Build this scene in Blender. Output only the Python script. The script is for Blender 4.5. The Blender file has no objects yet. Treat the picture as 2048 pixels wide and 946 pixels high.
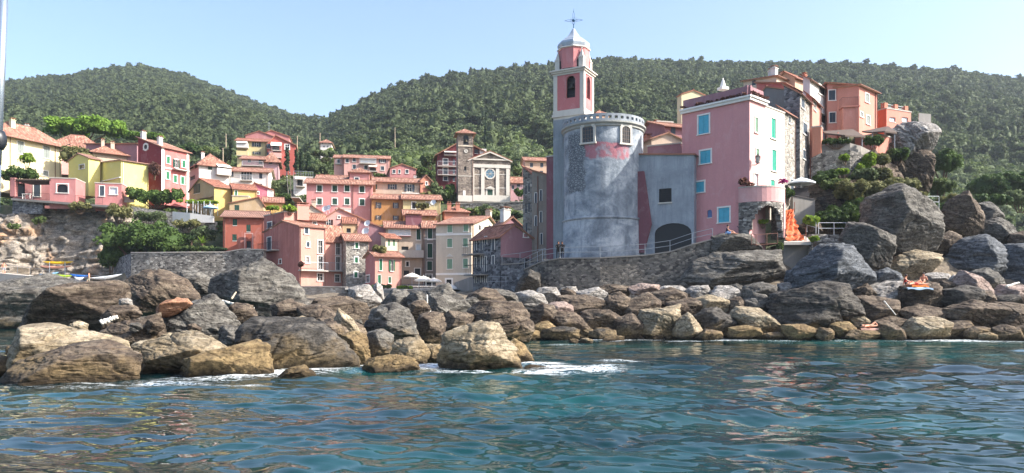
import bpy, math, random
import numpy as np
from mathutils import Vector, noise as mnoise

R = math.radians
# ------------------------------------------------------------------ camera
F, CX, HY, CH = 1500.0, 1024.0, 612.0, 2.5      # focal length, centre column, horizon row (2048 px wide photo), eye height (m)
scene = bpy.context.scene
cam_d = bpy.data.cameras.new("camera"); cam = bpy.data.objects.new("camera", cam_d)
scene.collection.objects.link(cam); scene.camera = cam
cam.location = (0, 0, CH); cam.rotation_euler = (R(90), 0, 0)
cam_d.sensor_width = 36.0; cam_d.lens = 36.0 * F / 2048.0
cam_d.shift_y = (HY - 473.0) / 2048.0
cam_d.clip_start = 0.05; cam_d.clip_end = 6000.0

# ------------------------------------------------------------------ light
SUN = Vector((1.0, -0.21, 0.78)).normalized()
world = bpy.data.worlds.new("World"); scene.world = world; world.use_nodes = True
wn = world.node_tree; wn.nodes.clear()
wo = wn.nodes.new("ShaderNodeOutputWorld"); bg = wn.nodes.new("ShaderNodeBackground"); sky = wn.nodes.new("ShaderNodeTexSky")
sky.sky_type = 'NISHITA'; sky.sun_disc = False
sky.sun_elevation = math.asin(SUN.z); sky.sun_rotation = math.atan2(SUN.x, SUN.y)
sky.altitude = 0; sky.air_density = 1.0; sky.dust_density = 3.0; sky.ozone_density = 2.2
wn.links.new(sky.outputs[0], bg.inputs[0]); bg.inputs[1].default_value = 0.15
wn.links.new(bg.outputs[0], wo.inputs[0])
sd = bpy.data.lights.new("sun", 'SUN'); sd.energy = 4.4; sd.angle = R(0.5); sd.color = (1.0, 0.95, 0.87)
sun = bpy.data.objects.new("sun", sd); scene.collection.objects.link(sun)
sun.rotation_euler = SUN.to_track_quat('Z', 'Y').to_euler(); sun.location = (60, -40, 80)
vs = scene.view_settings
vs.view_transform = 'Standard'; vs.look = 'None'; vs.exposure = 1.2; vs.gamma = 1.0; vs.use_curve_mapping = False
scene.cycles.use_denoising = True
scene.cycles.max_bounces = 6; scene.cycles.diffuse_bounces = 3; scene.cycles.glossy_bounces = 3
scene.cycles.transmission_bounces = 2; scene.cycles.transparent_max_bounces = 6; scene.cycles.volume_bounces = 0
scene.cycles.caustics_reflective = False; scene.cycles.caustics_refractive = False

# ------------------------------------------------------------------ helpers
COL = scene.collection
rnd = random.Random(7); nrs = np.random.RandomState(11)
def XX(px, D): return (px - CX) * D / F
def ZZ(py, D): return CH + (HY - py) * D / F
def W(px, py, D): return Vector((XX(px, D), D, ZZ(py, D)))
def C(h, k=1.0):
    h = h.lstrip('#'); o = []
    for i in (0, 2, 4):
        c = int(h[i:i+2], 16) / 255.0
        o.append(min(1.0, k * (c / 12.92 if c <= .04045 else ((c + .055) / 1.055) ** 2.4)))
    return tuple(o)

def link(o, parent=None):
    COL.objects.link(o)
    if parent is not None: o.parent = parent
    return o
def tag(o, label=None, cat=None, group=None, kind=None):
    if label: o['label'] = label
    if cat: o['category'] = cat
    if group: o['group'] = group
    if kind: o['kind'] = kind
    return o
def empty(name, loc, label=None, cat=None, group=None):
    o = bpy.data.objects.new(name, None); o.empty_display_size = .3; o.location = loc
    link(o); tag(o, label, cat, group); return o

class MB:
    def __init__(s): s.v = []; s.f = []; s.m = []; s.uv = []
    def add(s, pts, mat=0, uv=None):
        n = len(s.v); s.v += [tuple(p) for p in pts]; s.f.append(tuple(range(n, n + len(pts)))); s.m.append(mat)
        s.uv += list(uv) if uv else [(0, 0)] * len(pts)
    def box(s, o, a, b, c, mat=0):
        o, a, b, c = Vector(o), Vector(a), Vector(b), Vector(c)
        if a.cross(b).dot(c) < 0: a, b = b, a
        P = [o, o+a, o+a+b, o+b, o+c, o+a+c, o+a+b+c, o+b+c]
        for q in ((3,2,1,0),(4,5,6,7),(0,1,5,4),(1,2,6,5),(2,3,7,6),(3,0,4,7)): s.add([P[i] for i in q], mat)
    def cbox(s, c, sx, sy, sz, mat=0, ang=0):
        ca, sa = math.cos(ang), math.sin(ang)
        a = Vector((ca*sx, sa*sx, 0)); b = Vector((-sa*sy, ca*sy, 0)); z = Vector((0, 0, sz))
        s.box(Vector(c) - a/2 - b/2, a, b, z, mat)
    def tube(s, p0, p1, r0, r1=None, n=6, mat=0, cap=True):
        p0, p1 = Vector(p0), Vector(p1); r1 = r0 if r1 is None else r1
        d = (p1 - p0)
        if d.length < 1e-6: return
        d.normalize(); a = d.orthogonal().normalized(); b = d.cross(a)
        k0 = len(s.v)
        for p, r in ((p0, r0), (p1, r1)):
            for i in range(n):
                t = 2*math.pi*i/n; s.v.append(tuple(p + a*(r*math.cos(t)) + b*(r*math.sin(t))))
        for i in range(n):
            j = (i+1) % n; s.f.append((k0+i, k0+j, k0+n+j, k0+n+i)); s.m.append(mat); s.uv += [(0, 0)]*4
        if cap:
            s.f.append(tuple(k0+i for i in reversed(range(n)))); s.m.append(mat); s.uv += [(0, 0)]*n
            s.f.append(tuple(k0+n+i for i in range(n))); s.m.append(mat); s.uv += [(0, 0)]*n
    def path(s, pts, r, n=6, mat=0):
        for a, b in zip(pts[:-1], pts[1:]): s.tube(a, b, r, n=n, mat=mat)
    def lathe(s, c, prof, n=24, mat=0, a0=0, a1=2*math.pi, sq=None):
        c = Vector(c); full = abs(a1-a0-2*math.pi) < 1e-6; m = n if full else n+1; k0 = len(s.v)
        for r, z in prof:
            for i in range(m):
                t = a0 + (a1-a0)*i/n; s.v.append((c.x+r*math.cos(t), c.y+r*math.sin(t), c.z+z))
        for j in range(len(prof)-1):
            for i in range(n):
                i2 = (i+1) % m if full else i+1
                s.f.append((k0+j*m+i, k0+j*m+i2, k0+(j+1)*m+i2, k0+(j+1)*m+i)); s.m.append(mat); s.uv += [(0, 0)]*4
    def prism(s, pts, d, mat=0):
        pts = [Vector(p) for p in pts]; d = Vector(d)
        s.add(pts, mat); s.add([p+d for p in reversed(pts)], mat)
        for i in range(len(pts)):
            j = (i+1) % len(pts); s.add([pts[j], pts[i], pts[i]+d, pts[j]+d], mat)
    def build(s, name, mats, root=None, parent=None, smooth=False):
        me = bpy.data.meshes.new(name)
        off = root.location if root is not None else Vector((0, 0, 0))
        me.from_pydata([(x-off[0], y-off[1], z-off[2]) for x, y, z in s.v], [], s.f)
        if not isinstance(mats, (list, tuple)): mats = [mats]
        for m in mats: me.materials.append(m)
        if len(mats) > 1: me.polygons.foreach_set('material_index', s.m)
        ul = me.uv_layers.new(name='UVMap'); ul.data.foreach_set('uv', np.array(s.uv, dtype=np.float32).ravel())
        if smooth: me.polygons.foreach_set('use_smooth', [True]*len(s.f))
        me.update()
        o = bpy.data.objects.new(name, me)
        return link(o, parent if parent is not None else root)

def np_mesh(name, V, Fq, mats, attrs=None, smooth=False, parent=None, matidx=None):
    me = bpy.data.meshes.new(name); nv, nf, k = len(V), len(Fq), Fq.shape[1]
    me.vertices.add(nv); me.vertices.foreach_set('co', np.asarray(V, np.float32).ravel())
    me.loops.add(nf*k); me.loops.foreach_set('vertex_index', np.asarray(Fq, np.int32).ravel())
    me.polygons.add(nf); me.polygons.foreach_set('loop_start', np.arange(nf, dtype=np.int32)*k)
    me.polygons.foreach_set('loop_total', np.full(nf, k, np.int32))
    if smooth: me.polygons.foreach_set('use_smooth', np.ones(nf, bool))
    for m in mats: me.materials.append(m)
    if matidx is not None: me.polygons.foreach_set('material_index', np.asarray(matidx, np.int32))
    for nm, (dom, arr) in (attrs or {}).items():
        a = me.attributes.new(nm, 'FLOAT', dom); a.data.foreach_set('value', np.asarray(arr, np.float32))
    me.update(calc_edges=True); me.validate()
    o = bpy.data.objects.new(name, me); return o

# numpy value noise
def _h(ix, iy, iz, seed):
    n = (ix.astype(np.int64)*374761393 + iy.astype(np.int64)*668265263 + iz.astype(np.int64)*2147483647 + seed*1274126177) & 0xffffffff
    n = ((n ^ (n >> 13)) * 1274126177) & 0xffffffff
    n = ((n ^ (n >> 16)) * 2246822519) & 0xffffffff
    return ((n ^ (n >> 15)) & 0xffff) / 32767.5 - 1.0
def vnoise(P, seed=0):
    I = np.floor(P).astype(np.int64); f = P - I; u = f*f*f*(f*(f*6-15)+10)
    r = 0
    for dx in (0, 1):
        for dy in (0, 1):
            for dz in (0, 1):
                w = (u[:, 0] if dx else 1-u[:, 0])*(u[:, 1] if dy else 1-u[:, 1])*(u[:, 2] if dz else 1-u[:, 2])
                r = r + w*_h(I[:, 0]+dx, I[:, 1]+dy, I[:, 2]+dz, seed)
    return r
def fbm(P, o=4, seed=0, g=.5):
    a, r, t = 1., 0, 0
    for i in range(o): r = r + a*vnoise(P*(2.03**i)+i*17.3, seed+i); t += a; a *= g
    return r/t
def ridged(P, o=3, seed=0):
    a, r, t = 1., 0, 0
    for i in range(o): r = r + a*(1-2*np.abs(vnoise(P*(2.1**i)+i*9.1, seed+i))); t += a; a *= .5
    return r/t

# ------------------------------------------------------------------ materials
def newmat(name):
    m = bpy.data.materials.new(name); m.use_nodes = True; nt = m.node_tree; nt.nodes.clear()
    out = nt.nodes.new("ShaderNodeOutputMaterial"); b = nt.nodes.new("ShaderNodeBsdfPrincipled")
    nt.links.new(b.outputs[0], out.inputs[0]); return m, nt, b, out
def N(nt, t, **kw):
    n = nt.nodes.new(t)
    for k, v in kw.items():
        if k.startswith('i_'):
            key = k[2:]; key = int(key) if key.isdigit() else key
            n.inputs[key].default_value = v
        else: setattr(n, k, v)
    return n
def coords(nt, kind='Object', scale=(1, 1, 1), rot=(0, 0, 0)):
    if kind == 'World': src = N(nt, "ShaderNodeNewGeometry").outputs['Position']
    else: src = N(nt, "ShaderNodeTexCoord").outputs[kind]
    mp = N(nt, "ShaderNodeMapping"); mp.inputs['Scale'].default_value = scale; mp.inputs['Rotation'].default_value = rot
    nt.links.new(src, mp.inputs[0]); return mp.outputs[0]
def noise(nt, vec, scale, detail=4, rough=.55, dist=0):
    n = N(nt, "ShaderNodeTexNoise"); n.inputs['Scale'].default_value = scale; n.inputs['Detail'].default_value = detail
    n.inputs['Roughness'].default_value = rough; n.inputs['Distortion'].default_value = dist
    nt.links.new(vec, n.inputs['Vector']); return n.outputs['Fac']
def ramp(nt, fac, stops, interp='LINEAR'):
    r = N(nt, "ShaderNodeValToRGB"); e = r.color_ramp; e.interpolation = interp
    while len(e.elements) < len(stops): e.elements.new(.5)
    for el, (p, c) in zip(e.elements, stops):
        el.position = p; el.color = (*c, 1) if len(c) == 3 else c
    nt.links.new(fac, r.inputs[0]); return r.outputs[0]
def g3(v): return (v, v, v)
def mix(nt, fac, a, b, mode='MIX'):
    m = N(nt, "ShaderNodeMix", data_type='RGBA', blend_type=mode)
    for sock, val in ((m.inputs[0], fac), (m.inputs[6], a), (m.inputs[7], b)):
        if isinstance(val, (int, float)): sock.default_value = val
        elif isinstance(val, tuple): sock.default_value = (*val, 1) if len(val) == 3 else val
        else: nt.links.new(val, sock)
    return m.outputs[2]
def mathn(nt, op, a, b=None, clamp=False):
    m = N(nt, "ShaderNodeMath", operation=op); m.use_clamp = clamp
    for i, val in enumerate((a, b)):
        if val is None: continue
        if isinstance(val, (int, float)): m.inputs[i].default_value = val
        else: nt.links.new(val, m.inputs[i])
    return m.outputs[0]
def bump(nt, bsdf, h, strength=.3, dist=.05, prev=None):
    b = N(nt, "ShaderNodeBump"); b.inputs['Strength'].default_value = strength; b.inputs['Distance'].default_value = dist
    nt.links.new(h, b.inputs['Height'])
    if prev is not None: nt.links.new(prev, b.inputs['Normal'])
    nt.links.new(b.outputs[0], bsdf.inputs['Normal']); return b.outputs[0]

def plain(name, col, rough=.7, metal=0, var=.12, sc=3):
    m, nt, b, _ = newmat(name); v = coords(nt)
    n = noise(nt, v, sc, 4)
    c = mix(nt, n, tuple(x*(1-var) for x in col), tuple(min(1, x*(1+var)) for x in col))
    nt.links.new(c, b.inputs['Base Color']); b.inputs['Roughness'].default_value = rough; b.inputs['Metallic'].default_value = metal
    return m
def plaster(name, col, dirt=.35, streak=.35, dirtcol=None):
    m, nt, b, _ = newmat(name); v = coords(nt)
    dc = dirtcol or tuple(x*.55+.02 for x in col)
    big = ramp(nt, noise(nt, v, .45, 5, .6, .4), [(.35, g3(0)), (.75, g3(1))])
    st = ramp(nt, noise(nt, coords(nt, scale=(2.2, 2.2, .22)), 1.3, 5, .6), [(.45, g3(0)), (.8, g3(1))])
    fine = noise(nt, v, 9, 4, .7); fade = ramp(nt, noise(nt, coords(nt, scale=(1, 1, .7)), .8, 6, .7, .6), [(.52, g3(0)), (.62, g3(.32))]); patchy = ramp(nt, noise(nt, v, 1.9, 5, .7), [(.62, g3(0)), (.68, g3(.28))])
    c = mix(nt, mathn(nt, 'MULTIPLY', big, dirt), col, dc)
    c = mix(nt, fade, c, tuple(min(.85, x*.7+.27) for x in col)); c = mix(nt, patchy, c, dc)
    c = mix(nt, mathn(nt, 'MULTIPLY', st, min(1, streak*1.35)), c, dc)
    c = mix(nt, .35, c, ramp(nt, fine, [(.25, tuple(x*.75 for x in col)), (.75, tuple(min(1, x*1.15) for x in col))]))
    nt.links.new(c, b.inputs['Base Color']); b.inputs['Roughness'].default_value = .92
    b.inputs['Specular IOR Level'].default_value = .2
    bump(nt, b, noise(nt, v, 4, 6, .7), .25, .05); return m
def stone(name, cols, mortar, scale=2.4, squash=1.7, edge=.06, bstr=.8):
    m, nt, b, _ = newmat(name); v = coords(nt, scale=(1, 1, squash))
    vo = N(nt, "ShaderNodeTexVoronoi", feature='F1'); vo.inputs['Scale'].default_value = scale
    wv = N(nt, "ShaderNodeVectorMath", operation='ADD'); nn = N(nt, "ShaderNodeTexNoise"); nn.inputs['Scale'].default_value = 3.
    nt.links.new(v, nn.inputs['Vector']); sc = N(nt, "ShaderNodeVectorMath", operation='SCALE'); sc.inputs['Scale'].default_value = .25
    nt.links.new(nn.outputs['Color'], sc.inputs[0]); nt.links.new(v, wv.inputs[0]); nt.links.new(sc.outputs[0], wv.inputs[1])
    nt.links.new(wv.outputs[0], vo.inputs['Vector'])
    ve = N(nt, "ShaderNodeTexVoronoi", feature='DISTANCE_TO_EDGE'); ve.inputs['Scale'].default_value = scale
    nt.links.new(wv.outputs[0], ve.inputs['Vector'])
    sep = N(nt, "ShaderNodeSeparateColor"); nt.links.new(vo.outputs['Color'], sep.inputs[0])
    k = len(cols)
    c = ramp(nt, sep.outputs[0], [(i/(k-1)*.9+.05, cc) for i, cc in enumerate(cols)])
    c = mix(nt, noise(nt, v, 1.1, 4), c, tuple(x*.6 for x in cols[0]), 'MIX') if False else c
    big = ramp(nt, noise(nt, coords(nt), .5, 4), [(.35, g3(.65)), (.7, g3(1.1))])
    c = mix(nt, 1.0, c, big, 'MULTIPLY')
    e = ramp(nt, ve.outputs['Distance'], [(0, g3(1)), (edge, g3(0))])
    c = mix(nt, e, c, mortar)
    nt.links.new(c, b.inputs['Base Color']); b.inputs['Roughness'].default_value = .95
    h = ramp(nt, ve.outputs['Distance'], [(0, g3(0)), (edge*1.6, g3(.8)), (.5, g3(1))])
    nb = bump(nt, b, h, bstr, .08); bump(nt, b, noise(nt, v, 9, 4), .3, .04, nb); return m
def tiles(name, cols):
    m, nt, b, _ = newmat(name); uv = coords(nt, 'UV')
    vo = N(nt, "ShaderNodeTexVoronoi", feature='F1'); mp = N(nt, "ShaderNodeMapping"); mp.inputs['Scale'].default_value = (4.5, 2.6, 1)
    nt.links.new(uv, mp.inputs[0]); nt.links.new(mp.outputs[0], vo.inputs['Vector']); vo.inputs['Scale'].default_value = 1; vo.inputs['Randomness'].default_value = .5
    sep = N(nt, "ShaderNodeSeparateColor"); nt.links.new(vo.outputs['Color'], sep.inputs[0])
    c = ramp(nt, sep.outputs[0], [(i/(len(cols)-1)*.9+.05, cc) for i, cc in enumerate(cols)])
    big = ramp(nt, noise(nt, uv, .35, 5, .6), [(.35, g3(.62)), (.65, g3(1.08))])
    c = mix(nt, 1.0, c, big, 'MULTIPLY')
    su = N(nt, "ShaderNodeSeparateXYZ"); nt.links.new(uv, su.inputs[0])
    w = mathn(nt, 'ABSOLUTE', mathn(nt, 'SINE', mathn(nt, 'MULTIPLY', su.outputs[0], math.pi/.24)))
    r = mathn(nt, 'FRACT', mathn(nt, 'MULTIPLY', su.outputs[1], 2.6))
    c = mix(nt, 1.0, c, ramp(nt, w, [(0, g3(.62)), (.35, g3(1))]), 'MULTIPLY')
    nt.links.new(c, b.inputs['Base Color']); b.inputs['Roughness'].default_value = .9
    nb = bump(nt, b, w, .8, .1); bump(nt, b, r, .4, .05, nb); return m
def foliage_mat(name, dark, light, trans=.3, patch=None):
    m, nt, b, out = newmat(name)
    a = N(nt, "ShaderNodeAttribute", attribute_name='v'); oi = N(nt, "ShaderNodeObjectInfo")
    f = mathn(nt, 'ADD', mathn(nt, 'MULTIPLY', a.outputs['Fac'], .6), mathn(nt, 'MULTIPLY', oi.outputs['Random'], .4))
    if patch:
        pn = noise(nt, coords(nt, 'World', scale=(1, .6, 1)), .022, 4, .65)
        f = mathn(nt, 'ADD', mathn(nt, 'MULTIPLY', f, .7), mathn(nt, 'MULTIPLY', mathn(nt, 'SUBTRACT', pn, .38), 1.3), True)
    c = ramp(nt, f, [(0, dark), (.5, tuple((x+y)/2 for x, y in zip(dark, light))), (1, light)])
    if patch:
        pn2 = ramp(nt, noise(nt, coords(nt, 'World', scale=(1, .6, 1)), .05, 3, .6), [(.45, g3(0)), (.7, g3(.55))]); c = mix(nt, pn2, c, patch)
    nt.links.new(c, b.inputs['Base Color']); b.inputs['Roughness'].default_value = .75; b.inputs['Specular IOR Level'].default_value = .25
    t = N(nt, "ShaderNodeBsdfTranslucent"); nt.links.new(c, t.inputs[0]); ms = N(nt, "ShaderNodeMixShader"); ms.inputs[0].default_value = trans
    nt.links.new(b.outputs[0], ms.inputs[1]); nt.links.new(t.outputs[0], ms.inputs[2]); nt.links.new(ms.outputs[0], out.inputs[0]); return m
def rock_mat(name, lo, hi, pale, wet=True, strata=(0.5, 0.2, 0.9), palef=.5):
    m, nt, b, _ = newmat(name); v = coords(nt, 'World')
    oi = N(nt, "ShaderNodeObjectInfo")
    off = N(nt, "ShaderNodeVectorMath", operation='ADD'); sc = N(nt, "ShaderNodeVectorMath", operation='SCALE'); cmb = N(nt, "ShaderNodeCombineXYZ")
    for i in range(3): nt.links.new(oi.outputs['Random'], cmb.inputs[i])
    nt.links.new(cmb.outputs[0], sc.inputs[0]); sc.inputs['Scale'].default_value = 60.
    nt.links.new(v, off.inputs[0]); nt.links.new(sc.outputs[0], off.inputs[1]); v = off.outputs[0]
    ms = N(nt, "ShaderNodeMapping"); ms.inputs['Rotation'].default_value = (.5, .75, .2); ms.inputs['Scale'].default_value = (.7, .7, 3.2)
    nt.links.new(v, ms.inputs[0]); sv = ms.outputs[0]
    n1 = noise(nt, v, .9, 8, .62, .3); n2 = noise(nt, sv, 1.3, 7, .65, .6); n3 = noise(nt, v, 5, 6, .75)
    c = ramp(nt, n1, [(.3, lo), (.62, hi)])
    c = mix(nt, ramp(nt, n2, [(.46, g3(0)), (.66, g3(palef*1.2))]), c, pale)
    c = mix(nt, ramp(nt, n2, [(.3, g3(.75)), (.42, g3(0))]), c, tuple(x*.35 for x in lo))
    c = mix(nt, ramp(nt, n3, [(.38, g3(.8)), (.52, g3(0))]), c, tuple(x*.5 for x in lo))  # pits of the fine noise darkened, recess shade put into the colour
    # thin cracks
    ve = N(nt, "ShaderNodeTexVoronoi", feature='DISTANCE_TO_EDGE'); ve.inputs['Scale'].default_value = .55
    wv = N(nt, "ShaderNodeVectorMath", operation='ADD'); nn = N(nt, "ShaderNodeTexNoise"); nn.inputs['Scale'].default_value = 1.1; nn.inputs['Detail'].default_value = 5
    nt.links.new(sv, nn.inputs['Vector']); nt.links.new(sv, wv.inputs[0]); nt.links.new(nn.outputs['Color'], wv.inputs[1]); nt.links.new(wv.outputs[0], ve.inputs['Vector'])
    cr = ramp(nt, ve.outputs['Distance'], [(0, g3(.55)), (.018, g3(0))])
    c = mix(nt, cr, c, tuple(x*.25 for x in lo))
    if wet:
        z = N(nt, "ShaderNodeSeparateXYZ"); nt.links.new(N(nt, "ShaderNodeNewGeometry").outputs['Position'], z.inputs[0])
        zz = mathn(nt, 'ADD', z.outputs[2], mathn(nt, 'MULTIPLY', mathn(nt, 'SUBTRACT', noise(nt, v, .8, 5), .5), 3.4))
        och = ramp(nt, n3, [(.3, C('#3d3222')), (.72, C('#97805a'))])
        zs = mathn(nt, 'MULTIPLY', zz, .25, True)
        c = mix(nt, ramp(nt, zs, [(.06, g3(.75)), (.30, g3(0))]), c, och)
        z2 = mathn(nt, 'ADD', z.outputs[2], mathn(nt, 'MULTIPLY', mathn(nt, 'SUBTRACT', noise(nt, v, 2.5, 4), .5), .6))
        c = mix(nt, ramp(nt, mathn(nt, 'MULTIPLY', z2, 1.0, True), [(.12, g3(.85)), (.4, g3(0))]), c, C('#2c241a'))
        b.inputs['Roughness'].default_value = .9
    nt.links.new(c, b.inputs['Base Color']); b.inputs['Roughness'].default_value = .88; b.inputs['Specular IOR Level'].default_value = .3
    nb = bump(nt, b, n2, .6, .22); nb = bump(nt, b, n3, .7, .10, nb); bump(nt, b, ramp(nt, ve.outputs['Distance'], [(0, g3(0)), (.03, g3(1))]), .5, .08, nb)
    return m

MT = {}
TERR = [C('#865848'), C('#a36f5b'), C('#b28671'), C('#946250'), C('#bf9c87')]
MT['tile'] = tiles('terracotta_tiles', TERR)
MT['tile_old'] = tiles('weathered_tiles', [C('#7d4a3a'), C('#9c5f49'), C('#b27a62'), C('#8b5a4a')])
MT['tile_flat'] = tiles('dull_red_roof', [C('#8e6a5c'), C('#a1796a'), C('#94705f')])
MT['white'] = plain('white_trim', C('#e9e4dc'), .7)
MT['stonetrim'] = plaster('pale_stone_trim', C('#cfc8bd'), .3, .3)
MT['dark'] = plain('dark_void', C('#14161a'), .5)  # near-black colour standing in for the unlit inside of openings
MT['slate'] = plain('dark_slate', C('#3a3536'), .8)
MT['glass'], nt, b, _ = newmat('window_glass'); b.inputs['Base Color'].default_value = (.02, .025, .03, 1); b.inputs['Roughness'].default_value = .12
MT['curtain'] = plain('pale_curtain', C('#cfd6de'), .8)
def shutter_mat(name, col):
    m, nt, b, _ = newmat(name); v = coords(nt)
    z = N(nt, "ShaderNodeSeparateXYZ"); nt.links.new(v, z.inputs[0])
    w = mathn(nt, 'FRACT', mathn(nt, 'MULTIPLY', z.outputs[2], 9.0))
    c = mix(nt, noise(nt, v, 2.5, 4), tuple(x*.75 for x in col), tuple(min(1, x*1.2) for x in col))
    nt.links.new(mix(nt, 1.0, c, ramp(nt, w, [(0, g3(.7)), (.3, g3(1))]), 'MULTIPLY'), b.inputs['Base Color']); b.inputs['Roughness'].default_value = .6
    bump(nt, b, w, .7, .03); return m
MT['s_green'] = shutter_mat('dark_green_shutter', C('#1e4a3c'))
MT['s_mid'] = shutter_mat('green_shutter', C('#2f7a55'))
MT['s_light'] = shutter_mat('sage_shutter', C('#7fa287'))
MT['s_blue'] = shutter_mat('sky_blue_shutter', C('#55b7d0'))
MT['s_teal'] = shutter_mat('teal_shutter', C('#2f9d84'))
MT['s_slate'] = shutter_mat('blue_grey_shutter', C('#3c4a58'))
MT['s_brown'] = shutter_mat('brown_shutter', C('#4a2c26'))
MT['s_grey'] = shutter_mat('grey_shutter', C('#8f9691'))
MT['metal'] = plain('galvanised_metal', C('#9aa0a6'), .45, .6)
MT['iron'] = plain('dark_iron', C('#26282b'), .6, .3)
MT['whitemetal'] = plain('white_painted_metal', C('#cfd3d6'), .5)
MT['copper'] = plain('brown_downpipe', C('#7a5244'), .6)
MT['concrete'] = plaster('concrete', C('#8f8a84'), .5, .6)
MT['concrete_pale'] = plaster('pale_concrete', C('#bdb4aa'), .4, .4)
MT['wood'] = plain('weathered_wood', C('#b6a48c'), .8, 0, .3)
MT['bamboo'] = plain('reed_roof', C('#4d4038'), .9, 0, .4, 8)
MT['canvas'] = plain('cream_canvas', C('#e6ded2'), .8)
MT['canvas_blue'] = plain('pale_blue_canvas', C('#9fc4e0'), .8)
MT['stone_grey'] = stone('grey_rubble_stone', [C('#4d4a48'), C('#8e8880'), C('#a8a198'), C('#6c6863'), C('#c6c0b6')], C('#55504b'), 2.6, 2.0)
MT['stone_house'] = stone('house_stone', [C('#6e6a66'), C('#a19a90'), C('#c2bcb2'), C('#8b857c')], C('#a59e94'), 2.8, 1.6, .09)
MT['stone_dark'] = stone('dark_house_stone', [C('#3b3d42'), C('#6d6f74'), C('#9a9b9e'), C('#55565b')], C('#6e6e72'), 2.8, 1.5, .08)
MT['stone_wall'] = stone('seawall_stone', [C('#57534f'), C('#837d75'), C('#6b665f'), C('#a39a8e'), C('#4a4744')], C('#5a554f'), 3.0, 1.8, .05)
MT['stone_church'] = stone('church_stone', [C('#6f635b'), C('#92857a'), C('#a89a8c'), C('#7c7068')], C('#8a7d72'), 2.6, 1.8, .06)
MT['stone_pale'] = stone('pale_block_stone', [C('#9c9084'), C('#c0b5a8'), C('#b0a496'), C('#d2c9bc')], C('#8c8074'), 1.5, 1.8, .05)
MT['trunk'] = plain('bark', C('#5a4738'), .95, 0, .35, 6)
MT['skin'] = plain('skin', C('#c98f72'), .6)
MT['hair'] = plain('dark_hair', C('#2a1d17'), .7)
MT['f_forest'] = foliage_mat('forest_leaves', (.030, .048, .022), (.125, .16, .062), .3, (.07, .095, .04))
MT['f_pine'] = foliage_mat('pine_leaves', (.05, .10, .02), (.22, .36, .05))
MT['f_olive'] = foliage_mat('olive_leaves', (.06, .09, .035), (.18, .22, .10), .3)
MT['f_scrub'] = foliage_mat('scrub_leaves', (.055, .085, .026), (.15, .20, .06))
MT['f_bush'] = foliage_mat('bush_leaves', (.03, .06, .018), (.10, .16, .035))
MT['f_dry'] = foliage_mat('dry_bush_leaves', (.07, .08, .03), (.24, .23, .09))
MT['f_lime'] = foliage_mat('lime_leaves', (.09, .16, .02), (.30, .42, .05))
MT['f_cypress'] = foliage_mat('cypress_leaves', (.016, .034, .016), (.045, .08, .03))
MT['f_red'] = foliage_mat('reddish_leaves', (.07, .035, .03), (.22, .10, .07))
MT['r_brown'] = rock_mat('brown_rock', C('#3b322b'), C('#5f5246'), C('#928472'))
MT['r_grey'] = rock_mat('grey_rock', C('#3a3734'), C('#5e5a54'), C('#949087'))
MT['r_dark'] = rock_mat('dark_rock', C('#292725'), C('#46423d'), C('#7a746c'))
MT['r_tan'] = rock_mat('tan_rock', C('#6c6150'), C('#9a8b72'), C('#c2b69f'))
MT['r_pale'] = rock_mat('pale_rock', C('#6c6762'), C('#96918b'), C('#c0bbb5'))
MT['r_pink'] = rock_mat('pinkish_rock', C('#75625a'), C('#9c8a80'), C('#bbaaa0'))
MT['r_ochre'] = rock_mat('ochre_rock', C('#564632'), C('#836f50'), C('#ab976f'))
MT['r_rust'] = rock_mat('rusty_rock', C('#7a5440'), C('#ad8062'), C('#c9a085'))
MT['r_blue'] = rock_mat('slate_rock', C('#36393d'), C('#54585d'), C('#888b8f'))
MT['cliff'] = rock_mat('cliff_rock', C('#6f6860'), C('#9b9083'), C('#c4baad'), wet=False)
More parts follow.
